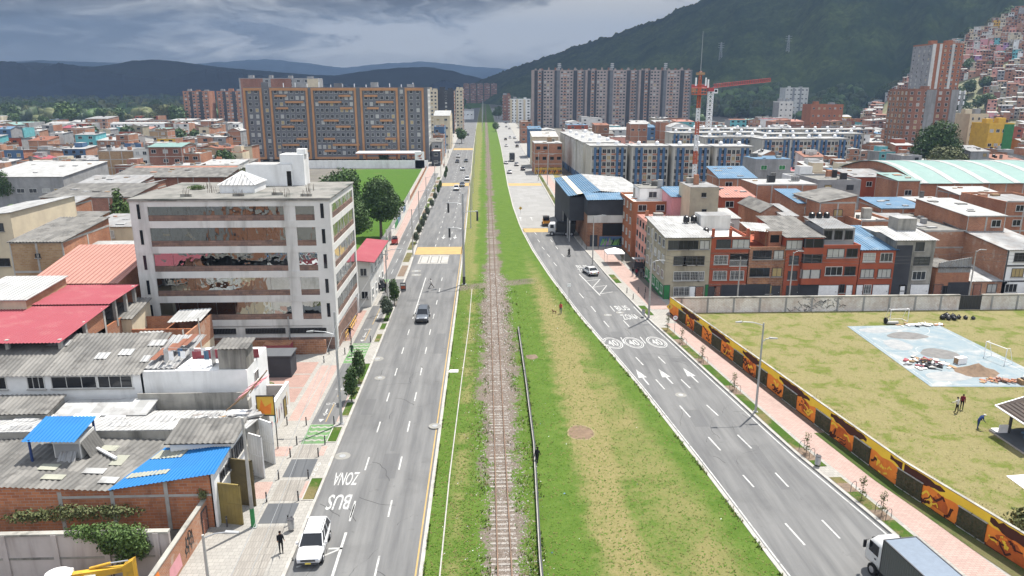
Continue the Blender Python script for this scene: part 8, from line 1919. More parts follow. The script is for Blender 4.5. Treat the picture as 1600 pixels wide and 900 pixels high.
# bush hanging over the pink wall, weeds by the warehouse, bush behind the mural
bw_ = crown_mesh(41, [(0, 0, 3.5, 1.9, .9, .65), (1.6, 0, 3.2, 1.3, .9, .8), (-1.7, .2, 3.5, 1.2, .7, .4), (1.2, -.35, 2.3, .8, .5, 1.1), (2.3, -.3, 2.5, .7, .5, .9), (.2, -.4, 2.9, .7, .45, .8)], 5200, .11, 'leaf_mid', .3)
tree(-25.6, 44.3, 0, bw_, trunk_mesh(3.3, .14, 4, 2, 1.2), 'leafy overgrown bush hanging over the pale pink wall', 'bush', 'bush')
wd = crown_mesh(42, [(0, 0, .6, 2.6, .6, .7), (3, .2, .5, 2.2, .6, .6), (-3, 0, .4, 2, .6, .5)], 1900, .13, 'leaf_olive', .2)
lab(place('weeds', wd, None, (-30.5, 48.9, 1.6)), 'tangle of weeds along the foot of the warehouse brick wall', 'weeds'); lab(place('weeds', crown_mesh(43, [(0, 0, .5, .4, .9, .45)], 500, .1, 'leaf_olive', .2), None, (-21.3, 50.2, 2.5)), 'weeds sprouting on the wall corner by the warehouse gate', 'weeds')
hb = crown_mesh(44, [(0, 0, 1.2, 2.0, 1.6, 1.1), (1.8, .4, 1.5, 1.8, 1.5, 1.3), (-.6, -2.2, 1.0, 1.6, 1.4, 1.0), (.5, .3, 2.2, .7, .7, .9)], 4200, .17, 'leaf_olive', .35)
tree(40.2, 46.5, 0, hb, trunk_mesh(1.5, .15, 4, 2, 1), 'bushy conifer hedge behind the mural at the right edge', 'bush', 'bush')
lab(place('weeds', crown_mesh(45, [(0, 0, .3, 1.2, .8, .35)], 500, .1, 'leaf_mid', .2), None, (-38, 98.6, 19.5)), 'weeds growing on the office roof edge', 'weeds')
# mid and far single trees
TREES = []
def far_tree(px_, Y, s, region, k=None, z=0.0, sz=None):
	k = R.randrange(4) if k is None else k; x = PY(px_, 250, Y).x
	t = tree(x, Y, z, MID[k], trM, None, s=s, rz=R.uniform(0, 6), sz=sz); TREES.append((t, ['dark green', 'mid green', 'deep green', 'olive green'][k], region)); return t
for px_, Y, s, k in ((352, 300, 1.25, 0), (372, 318, 1.0, 2), (376, 262, .8, 3), (600, 336, .75, 0), (430, 262, .9, 1), (455, 290, .8, 0), (310, 470, 1.2, 2), (286, 470, 1.3, 2), (235, 440, 1.3, 0), (205, 470, 1.5, 2), (95, 520, 1.4, 1), (150, 500, 1.4, 0), (60, 560, 1.6, 3)): far_tree(px_, Y, s, 'among the roofs at left', k)
big2 = bigA
tree(PY(1462, 250, 262).x, 262, 0, bigA, trA, 'tall dark green tree before the grey striped brick tower', s=1.6, sz=1.6); tree(PY(1478, 250, 252).x, 252, 0, crown_mesh(7, [(0, 0, 6, 4.2, 4, 3.4), (2, 0, 5, 3.2, 3, 2.6), (-2, 0, 4.6, 3, 3, 2.4)], 4500, .4, 'leaf_olive'), trA, 'olive round tree in front of the tall dark tree', s=1.5)
for k in range(48):
	px_ = R.uniform(-20, 375); Y = R.uniform(640, 1100); far_tree(px_, Y, R.uniform(1.5, 3.0), 'in the woods at far left')
for k in range(8): far_tree(R.choice([R.uniform(728, 744), R.uniform(772, 790)]), R.uniform(900, 1500), R.uniform(.9, 1.6), 'beside the railway far away')
far_tree(775, 620, 1.0, 'beside the railway far away', 1); far_tree(722, 480, 1.2, 'beside the railway far away', 0)
for k in range(46):
	px_ = R.uniform(1100, 1345); r_ = R.uniform(930, 1180); a_ = az(px_); x, y = r_*math.sin(a_), r_*math.cos(a_); kk = R.randrange(4)
	t = tree(x, y, max(0, terrain(x, y))-1, MID[kk], trM, None, s=R.uniform(1.8, 3.4), rz=R.uniform(0, 6)); TREES.append((t, ['dark green', 'mid green', 'deep green', 'olive green'][kk], 'at the mountain foot'))
for k in range(40):
	px_ = R.uniform(1330, 1610); lim = interp([(1330, 188), (1345, 178), (1380, 158), (1420, 118), (1460, 84), (1500, 60), (1550, 34), (1600, 8), (1700, -32)], px_); r_ = R.uniform(985, 1060); a_ = az(px_); x, y = r_*math.sin(a_), r_*math.cos(a_); kk = R.choice([0, 2, 0, 3])
	t = tree(x, y, terrain(x, y)-2, MID[kk], trM, None, s=R.uniform(1.6, 2.7), rz=R.uniform(0, 6)); TREES.append((t, ['dark green', 'mid green', 'deep green', 'olive green'][kk], 'along the hillside crest'))
for k in range(16):
	px_, r_ = R.uniform(1490, 1548), R.uniform(715, 860); a_ = az(px_); x, y = r_*math.sin(a_), r_*math.cos(a_); t = tree(x, y, terrain(x, y)-1, MID[k % 4], trM, None, s=R.uniform(1.2, 2.0), rz=k); TREES.append((t, ['dark green', 'mid green', 'deep green', 'olive green'][k % 4], 'in the green gully on the hillside'))
# woods that read as one mass
mb = MB(); R8 = random.Random(5)
def clump(x, y, z, r_, m_):
	for q in range(3): mb.ball((x+R8.uniform(-.5, .5)*r_, y+R8.uniform(-.5, .5)*r_, z+r_*R8.uniform(.5, .9)), (r_*R8.uniform(.5, .8), r_*R8.uniform(.5, .8), r_*R8.uniform(.5, .9)), m_, 6, 4, amp=.9)
for k in range(1500):
	px_ = R8.uniform(-60, 740); Y = 800+3400*R8.random()**1.5
	if 560 < px_ and Y < 1200 or abs(PY(px_, 160, Y).x+2) < 48: continue
	clump(PY(px_, 160, Y).x, Y, 0, R8.uniform(5, 9)*(1+Y/5000), R8.choice(['leaf_forest', 'leaf_forest', 'leaf_dark', 'leaf_forest', 'leaf_olive']))
for k in range(1100):
	px_ = R8.uniform(700, 1345); rf = float(tab(FOOT, px_)); r_ = rf+R8.uniform(-330, 160) if px_ < 1100 else rf+R8.uniform(-120, 160); a_ = az(px_); x, y = r_*math.sin(a_), r_*math.cos(a_)
	if abs(x+2) < 48 and y < 2400: continue
	clump(x, y, max(0, terrain(x, y)), R8.uniform(5, 10), R8.choice(['leaf_forest', 'leaf_forest', 'leaf_dark', 'leaf_forest', 'leaf_mid']))
lab(mb.build('woodland'), kind='stuff')
# ================================================================ VEHICLES
def paintm(name, c, rough=.25, metal=0): T[name] = plain(name, c, rough, .5, metal, .6)
paintm('car_white', (.6, .6, .6)); paintm('car_grey', (.14, .155, .18), .3, .3); paintm('car_silver', (.45, .46, .48), .3, .5); paintm('car_black', (.02, .02, .023)); paintm('car_dark', (.05, .055, .065)); paintm('car_red', (.45, .03, .03)); paintm('car_blue', (.05, .1, .22))
T['lens'] = plain('headlight_lens', (.75, .77, .8), .1, .6); T['tail'] = plain('tail_light_lens', (.35, .015, .015), .2, .6); T['plate'] = plain('number_plate', (.7, .55, .1), .5); T['rimm'] = plain('alloy_rim', (.4, .4, .42), .35, .5, .7)
def loft(mb, secs, m, n=12):
	rings = []
	for (y, zb, zt, hw) in secs:
		zc, hz = (zb+zt)/2, (zt-zb)/2; ring = []
		for i in range(n):
			a = 2*PI*(i+.5)/n; c_, s_ = math.cos(a), math.sin(a); e = .45
			ring.append((hw*math.copysign(abs(c_)**e, c_), y, zc+hz*math.copysign(abs(s_)**e, s_)))
		rings.append(ring)
	vs = [p_ for r_ in rings for p_ in r_]; k = len(rings)
	mb.add(vs, [(j*n+i, j*n+(i+1) % n, (j+1)*n+(i+1) % n, (j+1)*n+i) for j in range(k-1) for i in range(n)], m, True)
	mb.add(vs, [list(range(n)), [(k-1)*n+i for i in range(n)][::-1]], m)
def wheel(par, x, y, r=.34, w=.22):
	mb = MB(); mb.tube((-w/2, 0, 0), (w/2, 0, 0), r, r, 'rubber', 18); o = mb.build('wheel', par, (x, y, r)); mb = MB(); s = math.copysign(1, x); mb.tube((0, 0, 0), (s*(w/2+.012), 0, 0), r*.62, r*.55, 'rimm', 10); mb.build('rim', o)
def car_parts(t, L=4.4, W_=1.82, H=1.64, hood=1.0, col='car_white', nose=1.0, tailh=None, suv=True):
	h2, hw = L/2, W_/2; th = tailh or hood+.02
	mb = MB(); loft(mb, [(-h2, .5, th-.12, hw*.86), (-h2+.1, .38, th, hw*.95), (-h2+.9, .3, th+.03, hw), (0, .28, hood+.03, hw), (h2-1.2, .3, hood, hw), (h2-.35, .36, hood-.1, hw*.96), (h2-.06, .42, hood-.24, hw*.86)], col); mb.build('body', t)
	zl, zu = hood-.02, H-.07; y0, y1 = (-h2+.12 if suv else -h2+.55), h2-1.25*nose; u0, u1 = (-h2+.42 if suv else -h2+1.15), y1-.75; a, b_ = hw*.92, hw*.74
	Lr = [(-a, y0, zl), (a, y0, zl), (a, y1, zl), (-a, y1, zl)]; U = [(-b_, u0, zu), (b_, u0, zu), (b_, u1, zu), (-b_, u1, zu)]
	for nm, q in (('rear_window', (Lr[1], Lr[0], U[0], U[1])), ('windscreen', (Lr[3], Lr[2], U[2], U[3])), ('side_window', (Lr[2], Lr[1], U[1], U[2])), ('side_window', (Lr[0], Lr[3], U[3], U[0]))):
		mb = MB(); mb.quad(*q, 'glass'); mb.build(nm, t)
	mb = MB(); loft(mb, [(u0-.06, zu-.02, zu+.05, b_*.95), (u0+.3, zu-.03, H, b_+.01), (u1-.3, zu-.03, H, b_+.01), (u1+.06, zu-.02, zu+.04, b_*.95)], col)
	for p_, q in zip(Lr, U): mb.tube(p_, q, .05, .045, col, 5)
	for s in (-1, 1):
		for f_ in (.36, .7): ym, yu = y0+(y1-y0)*f_, u0+(u1-u0)*f_; mb.tube((s*a, ym, zl), (s*(b_+.005), yu, zu), .035, .03, col, 5)
	mb.build('roof', t)
	if suv:
		for s in (-1, 1):
			mb = MB(); mb.tube((s*b_*.9, u0+.2, H+.05), (s*b_*.9, u1-.15, H+.05), .025, .025, 'framed', 5); mb.build('roof_rail', t)
	for s in (-1, 1):
		for y in (h2-.82, -h2+.82): wheel(t, s*(hw-.1), y)
		mb = MB(); mb.box(s*hw*.62-.17, s*hw*.62+.17, h2-.17, h2-.035, hood-.34, hood-.2, 'lens'); mb.build('headlight', t)
		mb = MB(); mb.box(s*hw*.74-.11, s*hw*.74+.11, -h2-.015, -h2+.1, th-.35, th-.1, 'tail'); mb.build('tail_light', t)
		mb = MB(); mb.box(s*(hw+.09)-.09, s*(hw+.09)+.09, y1-.32, y1-.2, zl+.03, zl+.2, col); mb.build('mirror', t)
	mb = MB(); mb.box(-.5, .5, h2-.07, h2-.02, hood-.42, hood-.28, 'framed'); mb.box(-hw*.78, hw*.78, h2-.14, h2-.015, .36, .5, 'framed'); mb.build('grille', t)
	mb = MB(); mb.box(-.2, .2, h2-.012, h2+.004, .42, .54, 'plate'); mb.build('number_plate', t)
	mb = MB(); mb.box(-.2, .2, -h2-.02, -h2, .6, .72, 'plate'); mb.build('number_plate', t)
def car(name, label, x, y, rz, group=None, z=0.0, **k):
	t = thing(name, label, 'car', (x, y, z), rz, group); car_parts(t, **k); return t
a = g(487, 872); suv = car('parked_car', 'white off-road car parked at the kerb with its nose towards us', a.x, 46.9, PI+.03, hood=1.02, H=1.66)
a = g(660, 503); pick = car('car', 'grey off-road car with dark bumper driving towards us, lone in its lane', a.x, 102.6, PI, col='car_grey', H=1.72, hood=1.08, L=4.6)
mb = MB(); mb.box(-.75, .75, 2.2, 2.36, .45, .8, 'framed'); mb.build('bull_bar', pick)
sed = car('parked_car', 'white saloon car parked in the hatched bus bay on the right', 18.9, 129.2, .22, hood=.92, H=1.45, suv=False, nose=1.05)
vw = car('parked_car', 'black off-road car parked across the pavement by the shop', -18.9, 118.9, PI/2+.1, z=.12, col='car_black', H=1.75)
mb = MB(); mb.tube((2.2, 0, .9), (2.35, 0, .9), .3, .3, 'rubber', 14)
def cc(src, px_, py_, rz, col, label, z=0.0, s=1.0):
	a = g(px_, py_); t = dup(src, (a.x, a.y, z), rz, label, 'cars on the roads'); t.name = 'car'; t.scale = (s, s, s)
	base = 'car_white' if src in (suv, sed) else 'car_grey'
	if col != base: recolour(t, {base: T[col]})
	return t
CARS = [(suv, 713, 297, PI, 'car_white', 'white car third in the left avenue queue, beside the shrubs'), (sed, 722, 291, PI, 'car_grey', 'dark grey car just right of white car on the left avenue'), (suv, 730, 282, PI, 'car_white', 'white car nearest the verge in the left avenue cluster'), (sed, 723, 266, PI, 'car_silver', 'silver car alone mid lane on the left avenue'), (sed, 714.5, 254, PI, 'car_black', 'black car near the left kerb before the fuel station'), (suv, 716, 246, PI, 'car_white', 'white van like car stopped by the kerb beyond the black car'), (sed, 728, 253, PI, 'car_dark', 'charcoal saloon in the middle of the far left avenue'), (suv, 731, 212, PI, 'car_black', 'tiny black car beyond the second yellow crossing'), (sed, 727.5, 205, PI, 'car_white', 'tiny white car farthest up the left avenue'),
		(suv, 817, 266, 0, 'car_dark', 'dark car at the right kerb beside the yellow crossing'), (suv, 807, 259, 0, 'car_silver', 'silver off-road car left of the dark car by the yellow crossing'), (sed, 790.5, 256, 0, 'car_white', 'white car hugging the verge on the far right road'), (sed, 796, 271, 0, 'car_silver', 'silver saloon crossing the far yellow stripes on the right road'), (suv, 808, 230, 0, 'car_black', 'black car at the right beyond the black truck'), (sed, 791, 229, 0, 'car_white', 'white saloon beyond the black truck near the verge'), (suv, 790, 219, 0, 'car_black', 'dark tall car near the verge far up the right road'), (suv, 804, 217, 0, 'car_silver', 'silver car farther up the right road at the kerb'), (suv, 797, 216, 0, 'car_white', 'small white car in the middle of the distant right road'), (sed, 791, 199, 0, 'car_dark', 'distant dark car in the left lane of the right road'), (sed, 796, 202, 0, 'car_grey', 'distant grey car by the kerb of the right road'), (suv, 790.5, 193, 0, 'car_black', 'farthest dark car on the right road')]
for c_ in CARS: cc(*c_)
for i, (px_, Y, col, rz) in enumerate(((500, 327, 'car_white', 1.4), (470, 327, 'car_silver', 1.5), (655, 326, 'car_silver', 1.6), (540, 327.5, 'car_white', 1.5))):
	t = dup(suv, (PY(px_, 262, Y).x, Y, 0), rz, ['white van parked left of the fuel station canopy', 'silver car parked leftmost on the fuel station lot', 'silver car parked right under the fuel sign', 'white car parked just before the fuel station canopy'][i], 'cars at the fuel station'); t.name = 'parked_car'
	if col != 'car_white': recolour(t, {'car_white': T[col]})
for i, (px_, col) in enumerate(((562, 'car_red'), (577, 'car_white'), (590, 'car_silver'))):
	t = dup(sed, (PY(px_, 425, 127.2).x-.5, 128.0, 0), PI+.2, ['red car behind the crimson awning shop', 'white car behind the crimson awning shop', 'silver car half hidden by the fence behind the shop'][i], 'cars behind the shop'); t.name = 'parked_car'
	if col != 'car_white': recolour(t, {'car_white': T[col]})
# box truck at the bottom right
t = thing('box_truck', 'white cab lorry with long grey corrugated box driving away at bottom right', 'truck', (27.6, 39.4, 0), .12)
T['boxm'] = sheet('grey_box_panel', (.2, .21, .2), (.18, .19, .18), None, panel=3); T['boxtop'] = plain('pale_blue_box_top', (.15, .185, .235), .45, .5, .3)
mb = MB(); mb.box(-1.17, 1.17, -4.3, 2.6, .95, 3.35, 'boxm', 'boxtop')
for k in range(34): mb.box(-1.19, -1.17, -4.2+k*.2, -4.1+k*.2, 1.05, 3.25, 'boxm')
for y_ in (-4.3, 2.52): mb.box(-1.2, 1.2, y_, y_+.08, .95, 3.38, 'framed')
for x_ in (-1.2, 1.12): mb.box(x_, x_+.08, -4.22, 2.52, 3.3, 3.385, 'framed')
mb.build('cargo_box', t)
mb = MB(); loft(mb, [(2.75, .6, 2.72, .98), (2.95, .5, 2.82, 1.02), (3.9, .5, 2.8, 1.02), (4.35, .5, 2.3, 1.0), (4.5, .55, 1.5, .96)], 'car_white'); mb.build('cab', t)
mb = MB(); mb.quad((-.86, 4.36, 1.6), (.86, 4.36, 1.6), (.8, 4.18, 2.5), (-.8, 4.18, 2.5), 'glass'); o = mb.build('windscreen', t)
for s in (-1, 1):
	mb = MB(); mb.box(s*1.03-.015, s*1.03+.015, 3.1, 4.05, 1.65, 2.4, 'glass'); mb.build('side_window', t)
	mb = MB(); mb.box(s*1.28-.1, s*1.28+.1, 4.15, 4.25, 1.75, 2.3, 'black'); mb.tube((s*1.0, 4.2, 2.35), (s*1.28, 4.2, 2.3), .025, .025, 'black', 5); mb.build('mirror', t)
	mb = MB(); mb.box(s*.75-.15, s*.75+.15, 4.42, 4.5, .75, .95, 'lens'); mb.build('headlight', t)
	wheel(t, s*.92, 3.5, .44, .28); wheel(t, s*.85, -2.6, .44, .45)
	mb = MB(); mb.box(s*1.025-.01, s*1.025+.01, 3.25, 3.4, 1.3, 1.4, 'black'); mb.build('door_handle', t)
mb = MB(); mb.box(-.45, .45, -4.2, 3.2, .6, .95, 'framed'); mb.build('chassis', t)
# dark dump truck coming out at the workshop
t = thing('dump_truck', 'white cab lorry with long dark tarpaulin load emerging beside the workshop', 'truck', (18.0, 166.6, 0), PI/2-.16)
mb = MB(); loft(mb, [(1.9, .7, 2.9, 1.12), (2.1, .6, 3.05, 1.2), (3.2, .6, 3.0, 1.2), (3.6, .6, 2.4, 1.15)], 'car_white'); mb.build('cab', t)
mb = MB(); mb.prism([(-1.25, -2.6), (1.25, -2.6), (1.25, 1.7), (-1.25, 1.7)], 1.1, [2.9, 2.9, 3.1, 3.1], 'black'); mb.build('load_bed', t)
mb = MB(); mb.box(-.5, .5, -2.5, 2.4, .7, 1.1, 'framed'); mb.build('chassis', t)
mb = MB(); mb.quad((.95, 3.5, 1.7), (-.95, 3.5, 1.7), (-.9, 3.32, 2.7), (.9, 3.32, 2.7), 'glass'); mb.build('windscreen', t)
for s in (-1, 1):
	mb = MB(); mb.box(s*1.2-.015, s*1.2+.015, 2.3, 3.1, 1.8, 2.6, 'glass'); mb.build('side_window', t)
	for y in (2.7, -.6, -1.8): wheel(t, s*1.0, y, .5, .35)
# black truck far up the right road
a = g(800, 252); t = thing('black_truck', 'tall black box truck seen from behind on the distant right road', 'truck', (a.x, a.y, 0)); mb = MB(); mb.box(-1.2, 1.2, -3, 3, .9, 3.8, 'black'); mb.box(-1.05, -.03, -3.02, -3, 1.0, 3.7, 'char'); mb.box(.03, 1.05, -3.02, -3, 1.0, 3.7, 'char'); mb.build('cargo_box', t); mb = MB(); loft(mb, [(3.1, .6, 2.6, 1.1), (4.3, .6, 2.5, 1.1), (4.7, .6, 1.6, 1.05)], 'car_white'); mb.build('cab', t)
for s in (-1, 1):
	for y in (3.9, -1.9): wheel(t, s*.95, y, .45, .3)
# skid loader on the yellow crossing
t = thing('skid_loader', 'small orange and black loader with beacon on the yellow stripes', 'loader', (14.9, 179.5, 0), PI)
T['plant'] = plain('orange_plant_paint', (.6, .27, .03), .45)
mb = MB(); mb.box(-.75, .75, -1.2, .9, .45, 1.2, 'plant'); mb.box(-.6, .6, .9, 1.3, .5, .95, 'plant'); mb.build('body', t); mb = MB()
for x_ in (-.65, .65):
	for y_ in (-.7, .6): mb.box(x_-.05, x_+.05, y_-.05, y_+.05, 1.2, 2.25, 'black')
mb.box(-.75, .75, -.85, .75, 2.25, 2.33, 'black'); mb.quad((-.62, .62, 1.3), (.62, .62, 1.3), (.62, .62, 2.2), (-.62, .62, 2.2), 'glass'); mb.build('cab', t)
mb = MB(); mb.tube((0, 0, 2.33), (0, 0, 2.5), .09, .07, 'orange', 8); mb.build('beacon', t); mb = MB(); mb.box(-.95, .95, 1.4, 2.0, .1, .7, 'black'); mb.build('bucket', t)
for s in (-1, 1):
	for y in (.55, -.75): wheel(t, s*.85, y, .42, .3)
	mb = MB(); mb.path([(s*.8, -.9, 1.5), (s*.8, .9, 1.4), (s*.8, 1.6, .6)], .09, 'plant', 6); mb.build('lift_arm', t)
# excavator at the bottom left
t = thing('excavator', 'yellow excavator arm with white domed cab roof beneath the pale pink wall', 'excavator', (-26.6, 41.6, 0))
T['exy'] = mat('worn_yellow_plant_paint', (.55, .32, .035), (.42, .25, .035), 1.5, .5, stain=(.16, .1, .04), samt=.5, sscale=1.2)
mb = MB(); mb.box(-1.4, 1.2, -1.6, .9, .9, 1.7, 'exy'); mb.build('body', t); mb = MB(); mb.box(-1.3, -.1, -.9, .5, 1.7, 2.4, 'white'); mb.quad((-.09, -.7, 1.75), (-.09, .3, 1.75), (-.09, .3, 2.3), (-.09, -.7, 2.3), 'glass'); mb.build('cab', t)
mb = MB(); mb.ball((-.7, -.2, 2.4), (.85, .75, .3), 'whitep', 14, 8); mb.build('cab_roof', t)
mb = MB(); mb.prism([(-.3, -.2), (3.3, .35), (3.3, .65), (-.3, .2)], [1.7, 2.15, 2.15, 1.7], [2.3, 2.5, 2.5, 2.3], 'exy'); mb.build('boom', t); mb = MB(); mb.prism([(3.1, .2), (3.75, .3), (3.75, .8), (3.1, .75)], [.4, .3, .3, .4], [2.6, 2.95, 2.95, 2.6], 'exy'); mb.build('stick', t)
mb = MB(); mb.tube((1.0, .35, 2.42), (2.3, .45, 2.72), .1, .1, 'exy', 8); mb.tube((2.3, .45, 2.72), (3.4, .5, 2.85), .055, .055, 'steel', 8); mb.build('ram', t); mb = MB(); mb.box(.8, 1.5, -.05, .0, 1.95, 2.2, 'whitep'); mb.build('maker_plate', t); mb = MB(); mb.box(2.9, 4.1, .2, .95, 0, .6, 'char'); mb.build('bucket', t)
for y in (-1.5, .5): mb = MB(); mb.box(-1.7, 1.6, y, y+.5, .1, .85, 'rubber'); mb.build('track', t)
# motorbikes and cargo trike
def bike(label, x, y, rz, col='black', z=0.0, name='motorcycle'):
	t = thing(name, label, 'motorcycle', (x, y, z), rz)
	for yy_ in (-.62, .62):
		mb = MB(); mb.tube((-.05, 0, 0), (.05, 0, 0), .3, .3, 'rubber', 14); mb.tube((-.055, 0, 0), (.055, 0, 0), .2, .2, 'rimm', 10); mb.build('wheel', t, (0, yy_, .3))
	mb = MB(); loft(mb, [(-.6, .62, .78, .1), (-.2, .45, .82, .13), (.2, .4, .95, .15), (.42, .6, .95, .1)], col); mb.build('body', t); mb = MB(); mb.tube((0, .6, .32), (0, .42, 1.0), .035, .035, 'steel', 6); mb.tube((-.34, .36, 1.05), (.34, .36, 1.05), .02, .02, 'framed', 5); mb.build('handlebar', t); mb = MB(); mb.box(-.12, .12, -.6, .05, .78, .86, 'black'); mb.build('seat', t)
	return t
mk1 = bike('dark motorcycle ridden away from us on the right road near the white tent', 16.7, 144.3, .15)
for px_, py_, lb in ((718, 226, 'dark motorcycle on the far left avenue, nearer of two'), (725, 221, 'dark motorcycle on the far left avenue, farther of two')): a = g(px_, py_); bike(lb, a.x, a.y, PI)
a = g(1008, 437); bike('motorcycle parked in shade beside the standing group', a.x+.6, a.y+.4, 1.2, z=.12); a = g(590, 452); bike('motorcycle parked beside the black car on the left pavement', a.x, a.y+1.2, .6, z=.12); bike('second motorcycle by the black car under the lamp post', a.x+.7, a.y+2.6, .4, 'car_dark', z=.12)
a = g(617, 382); t = thing('cargo_trike', 'red three wheeled cargo cart on the left pink pavement', 'cargo cart', (a.x, a.y, .12), .1); mb = MB(); mb.box(-.7, .7, -1.2, .6, .4, 1.15, 'car_red'); mb.build('cargo_box', t); mb = MB(); mb.box(-.55, .55, .6, 1.5, .4, .8, 'car_red'); mb.box(-.5, .5, 1.3, 1.4, .8, 1.5, 'glass'); mb.build('front', t); mb = MB(); mb.box(-.6, .6, -.9, .2, 1.15, 1.6, 'char'); mb.build('cargo', t)
for x_, y_ in ((-.65, -.7), (.65, -.7), (0, 1.3)): wheel(t, x_ or .01, y_, .28, .14)

# ================================================================ PEOPLE
TMP = D.scenes.new('workbench')
def grown(ob):
	with bpy.context.temp_override(scene=TMP, view_layer=TMP.view_layers[0]):
		dg = bpy.context.evaluated_depsgraph_get(); dg.update(); return D.meshes.new_from_object(ob.evaluated_get(dg))
def clothm(name, c): T[name] = mat(name, c, tuple(k*.7 for k in c), 6.0, .9, .1)
for nm, c in (('cloth_black', (.018, .018, .02)), ('cloth_navy', (.025, .05, .15)), ('cloth_white', (.6, .59, .56)), ('cloth_maroon', (.16, .02, .035)), ('cloth_denim', (.06, .085, .14)), ('cloth_grey', (.12, .12, .125)), ('cloth_green', (.04, .08, .05)), ('cloth_red', (.38, .07, .06)), ('hairm', (.015, .011, .009)), ('capw', (.6, .6, .58))): clothm(nm, c)
T['skin'] = mat('skin', (.32, .17, .11), (.28, .145, .09), 4.0, .6, .3); T['shoe'] = plain('shoe_leather', (.03, .025, .022), .5)
def rotx(v, a): return Vector((v.x, v.y*math.cos(a)-v.z*math.sin(a), v.y*math.sin(a)+v.z*math.cos(a)))
def person(label, x, y, z, rz, shirt='cloth_black', pants='cloth_black', lean=0.0, legs=((0, 0), (0, 0)), arms=((.1, .2, .12), (.1, .2, .12)), h=1.7, hat=None, seat=None, group=None, nod=0.0, cat='person'):
	"""legs: (hip swing, knee bend); arms: (forward swing, elbow bend, sideways); radians; facing +Y"""
	k = h/1.72; J = {}; hipz = .93
	if seat: hipz = seat/k+.1
	J['pelvis'] = Vector((0, 0, hipz)); up = rotx(Vector((0, 0, 1)), -lean); fwd = rotx(Vector((0, 1, 0)), -lean)
	J['belly'] = J['pelvis']+up*.2; J['chest'] = J['pelvis']+up*.42; J['neck'] = J['pelvis']+up*.55
	hu = rotx(up, -nod); hf = rotx(fwd, -nod); J['chin'] = J['neck']+hu*.1+hf*.02; J['crown'] = J['neck']+hu*.215+hf*.02; J['nose'] = J['neck']+hu*.14+hf*.095
	E = [('pelvis', 'belly'), ('belly', 'chest'), ('chest', 'neck'), ('neck', 'chin'), ('chin', 'crown'), ('chin', 'nose')]
	Rr = dict(pelvis=.135, belly=.125, chest=.14, neck=.062, chin=.082, crown=.085, nose=.03)
	for s, nm, (hs, kb), (af, eb, aside) in ((-1, 'l', legs[0], arms[0]), (1, 'r', legs[1], arms[1])):
		hip = J['pelvis']+Vector((s*.095, 0, -.03)); d = rotx(Vector((0, 0, -1)), hs); knee = hip+d*.42; d2 = rotx(Vector((0, 0, -1)), hs-kb); ank = knee+d2*.41; toe = ank+rotx(Vector((0, .17, -.05)), (hs-kb)*.4)
		sh = J['chest']+up*.06+Vector((s*.175, 0, 0)); da = rotx(rotx(Vector((s*math.sin(aside), 0, -math.cos(aside))), af), -lean*.3); el = sh+da*.29; db = rotx(Vector((s*math.sin(aside)*.5, 0, -math.cos(aside))).normalized(), af+eb); wr = el+db*.25; pa = wr+db*.08
		for a, v in (('hip', hip), ('knee', knee), ('ank', ank), ('toe', toe), ('sh', sh), ('el', el), ('wr', wr), ('pa', pa)): J[a+nm] = v
		E += [('pelvis', 'hip'+nm), ('hip'+nm, 'knee'+nm), ('knee'+nm, 'ank'+nm), ('ank'+nm, 'toe'+nm), ('chest', 'sh'+nm), ('sh'+nm, 'el'+nm), ('el'+nm, 'wr'+nm), ('wr'+nm, 'pa'+nm)]
		Rr.update({'hip'+nm: .092, 'knee'+nm: .062, 'ank'+nm: .046, 'toe'+nm: .042, 'sh'+nm: .066, 'el'+nm: .046, 'wr'+nm: .034, 'pa'+nm: .04})
	names = list(J); me = D.meshes.new('body'); me.from_pydata([J[n_]*k for n_ in names], [(names.index(a), names.index(b_)) for a, b_ in E], [])
	ob = D.objects.new('tmp', me); TMP.collection.objects.link(ob); sk = ob.modifiers.new('skin', 'SKIN')
	for i, n_ in enumerate(names): d = me.skin_vertices[0].data[i]; d.radius = (Rr[n_]*k*(1.25 if n_ in ('pelvis', 'belly', 'chest') else 1), Rr[n_]*k); d.use_root = n_ == 'pelvis'
	ss = ob.modifiers.new('sub', 'SUBSURF'); ss.levels = 1; ss.render_levels = 1
	m2 = grown(ob); D.objects.remove(ob)
	mb = MB(); mb.v = [tuple(v.co) for v in m2.vertices]
	def kind(p):
		best, bd = None, 9e9
		for a, b_ in E:
			A, B = J[a]*k, J[b_]*k; t_ = max(0, min(1, (p-A).dot(B-A)/max(1e-9, (B-A).length_squared))); dd = (p-(A+(B-A)*t_)).length-Rr[a]*.6
			if dd < bd: bd, best = dd, (a, b_)
		a, b_ = best
		if a in ('neck', 'chin') or b_ in ('crown', 'nose'): return 'skin'
		if a.startswith('wr'): return 'skin'
		if a.startswith(('hip', 'knee')) or (a == 'pelvis' and b_.startswith('hip')): return pants
		if a.startswith('ank'): return 'shoe'
		return shirt
	for p_ in m2.polygons: mb.f.append(list(p_.vertices)); mb.m.append(mb.mi(kind(p_.center))); mb.sm.append(True)
	D.meshes.remove(m2)
	for nm, s in (('l', -1), ('r', 1)):            # fingers and thumb, rooted in the palm and slightly curled
		w, p_ = J['wr'+nm]*k, J['pa'+nm]*k; d = (p_-w).normalized(); sd = d.cross(Vector((1, 0, 0))).normalized(); fw_ = sd.cross(d)
		for i in range(4):
			o_ = p_+sd*(i-1.5)*.018; L = (.07, .08, .075, .06)[i]; mid = o_+d*L*.55; mb.tube(o_, mid, .010, .009, 'skin', 5); mb.tube(mid, mid+d*L*.4-Vector((s, 0, 0))*.018, .009, .007, 'skin', 5)
		th = w+d*.035+sd*.03; mb.tube(th, th+d*.035+sd*.03, .011, .008, 'skin', 5)
	mn = min(v[2] for v in mb.v)
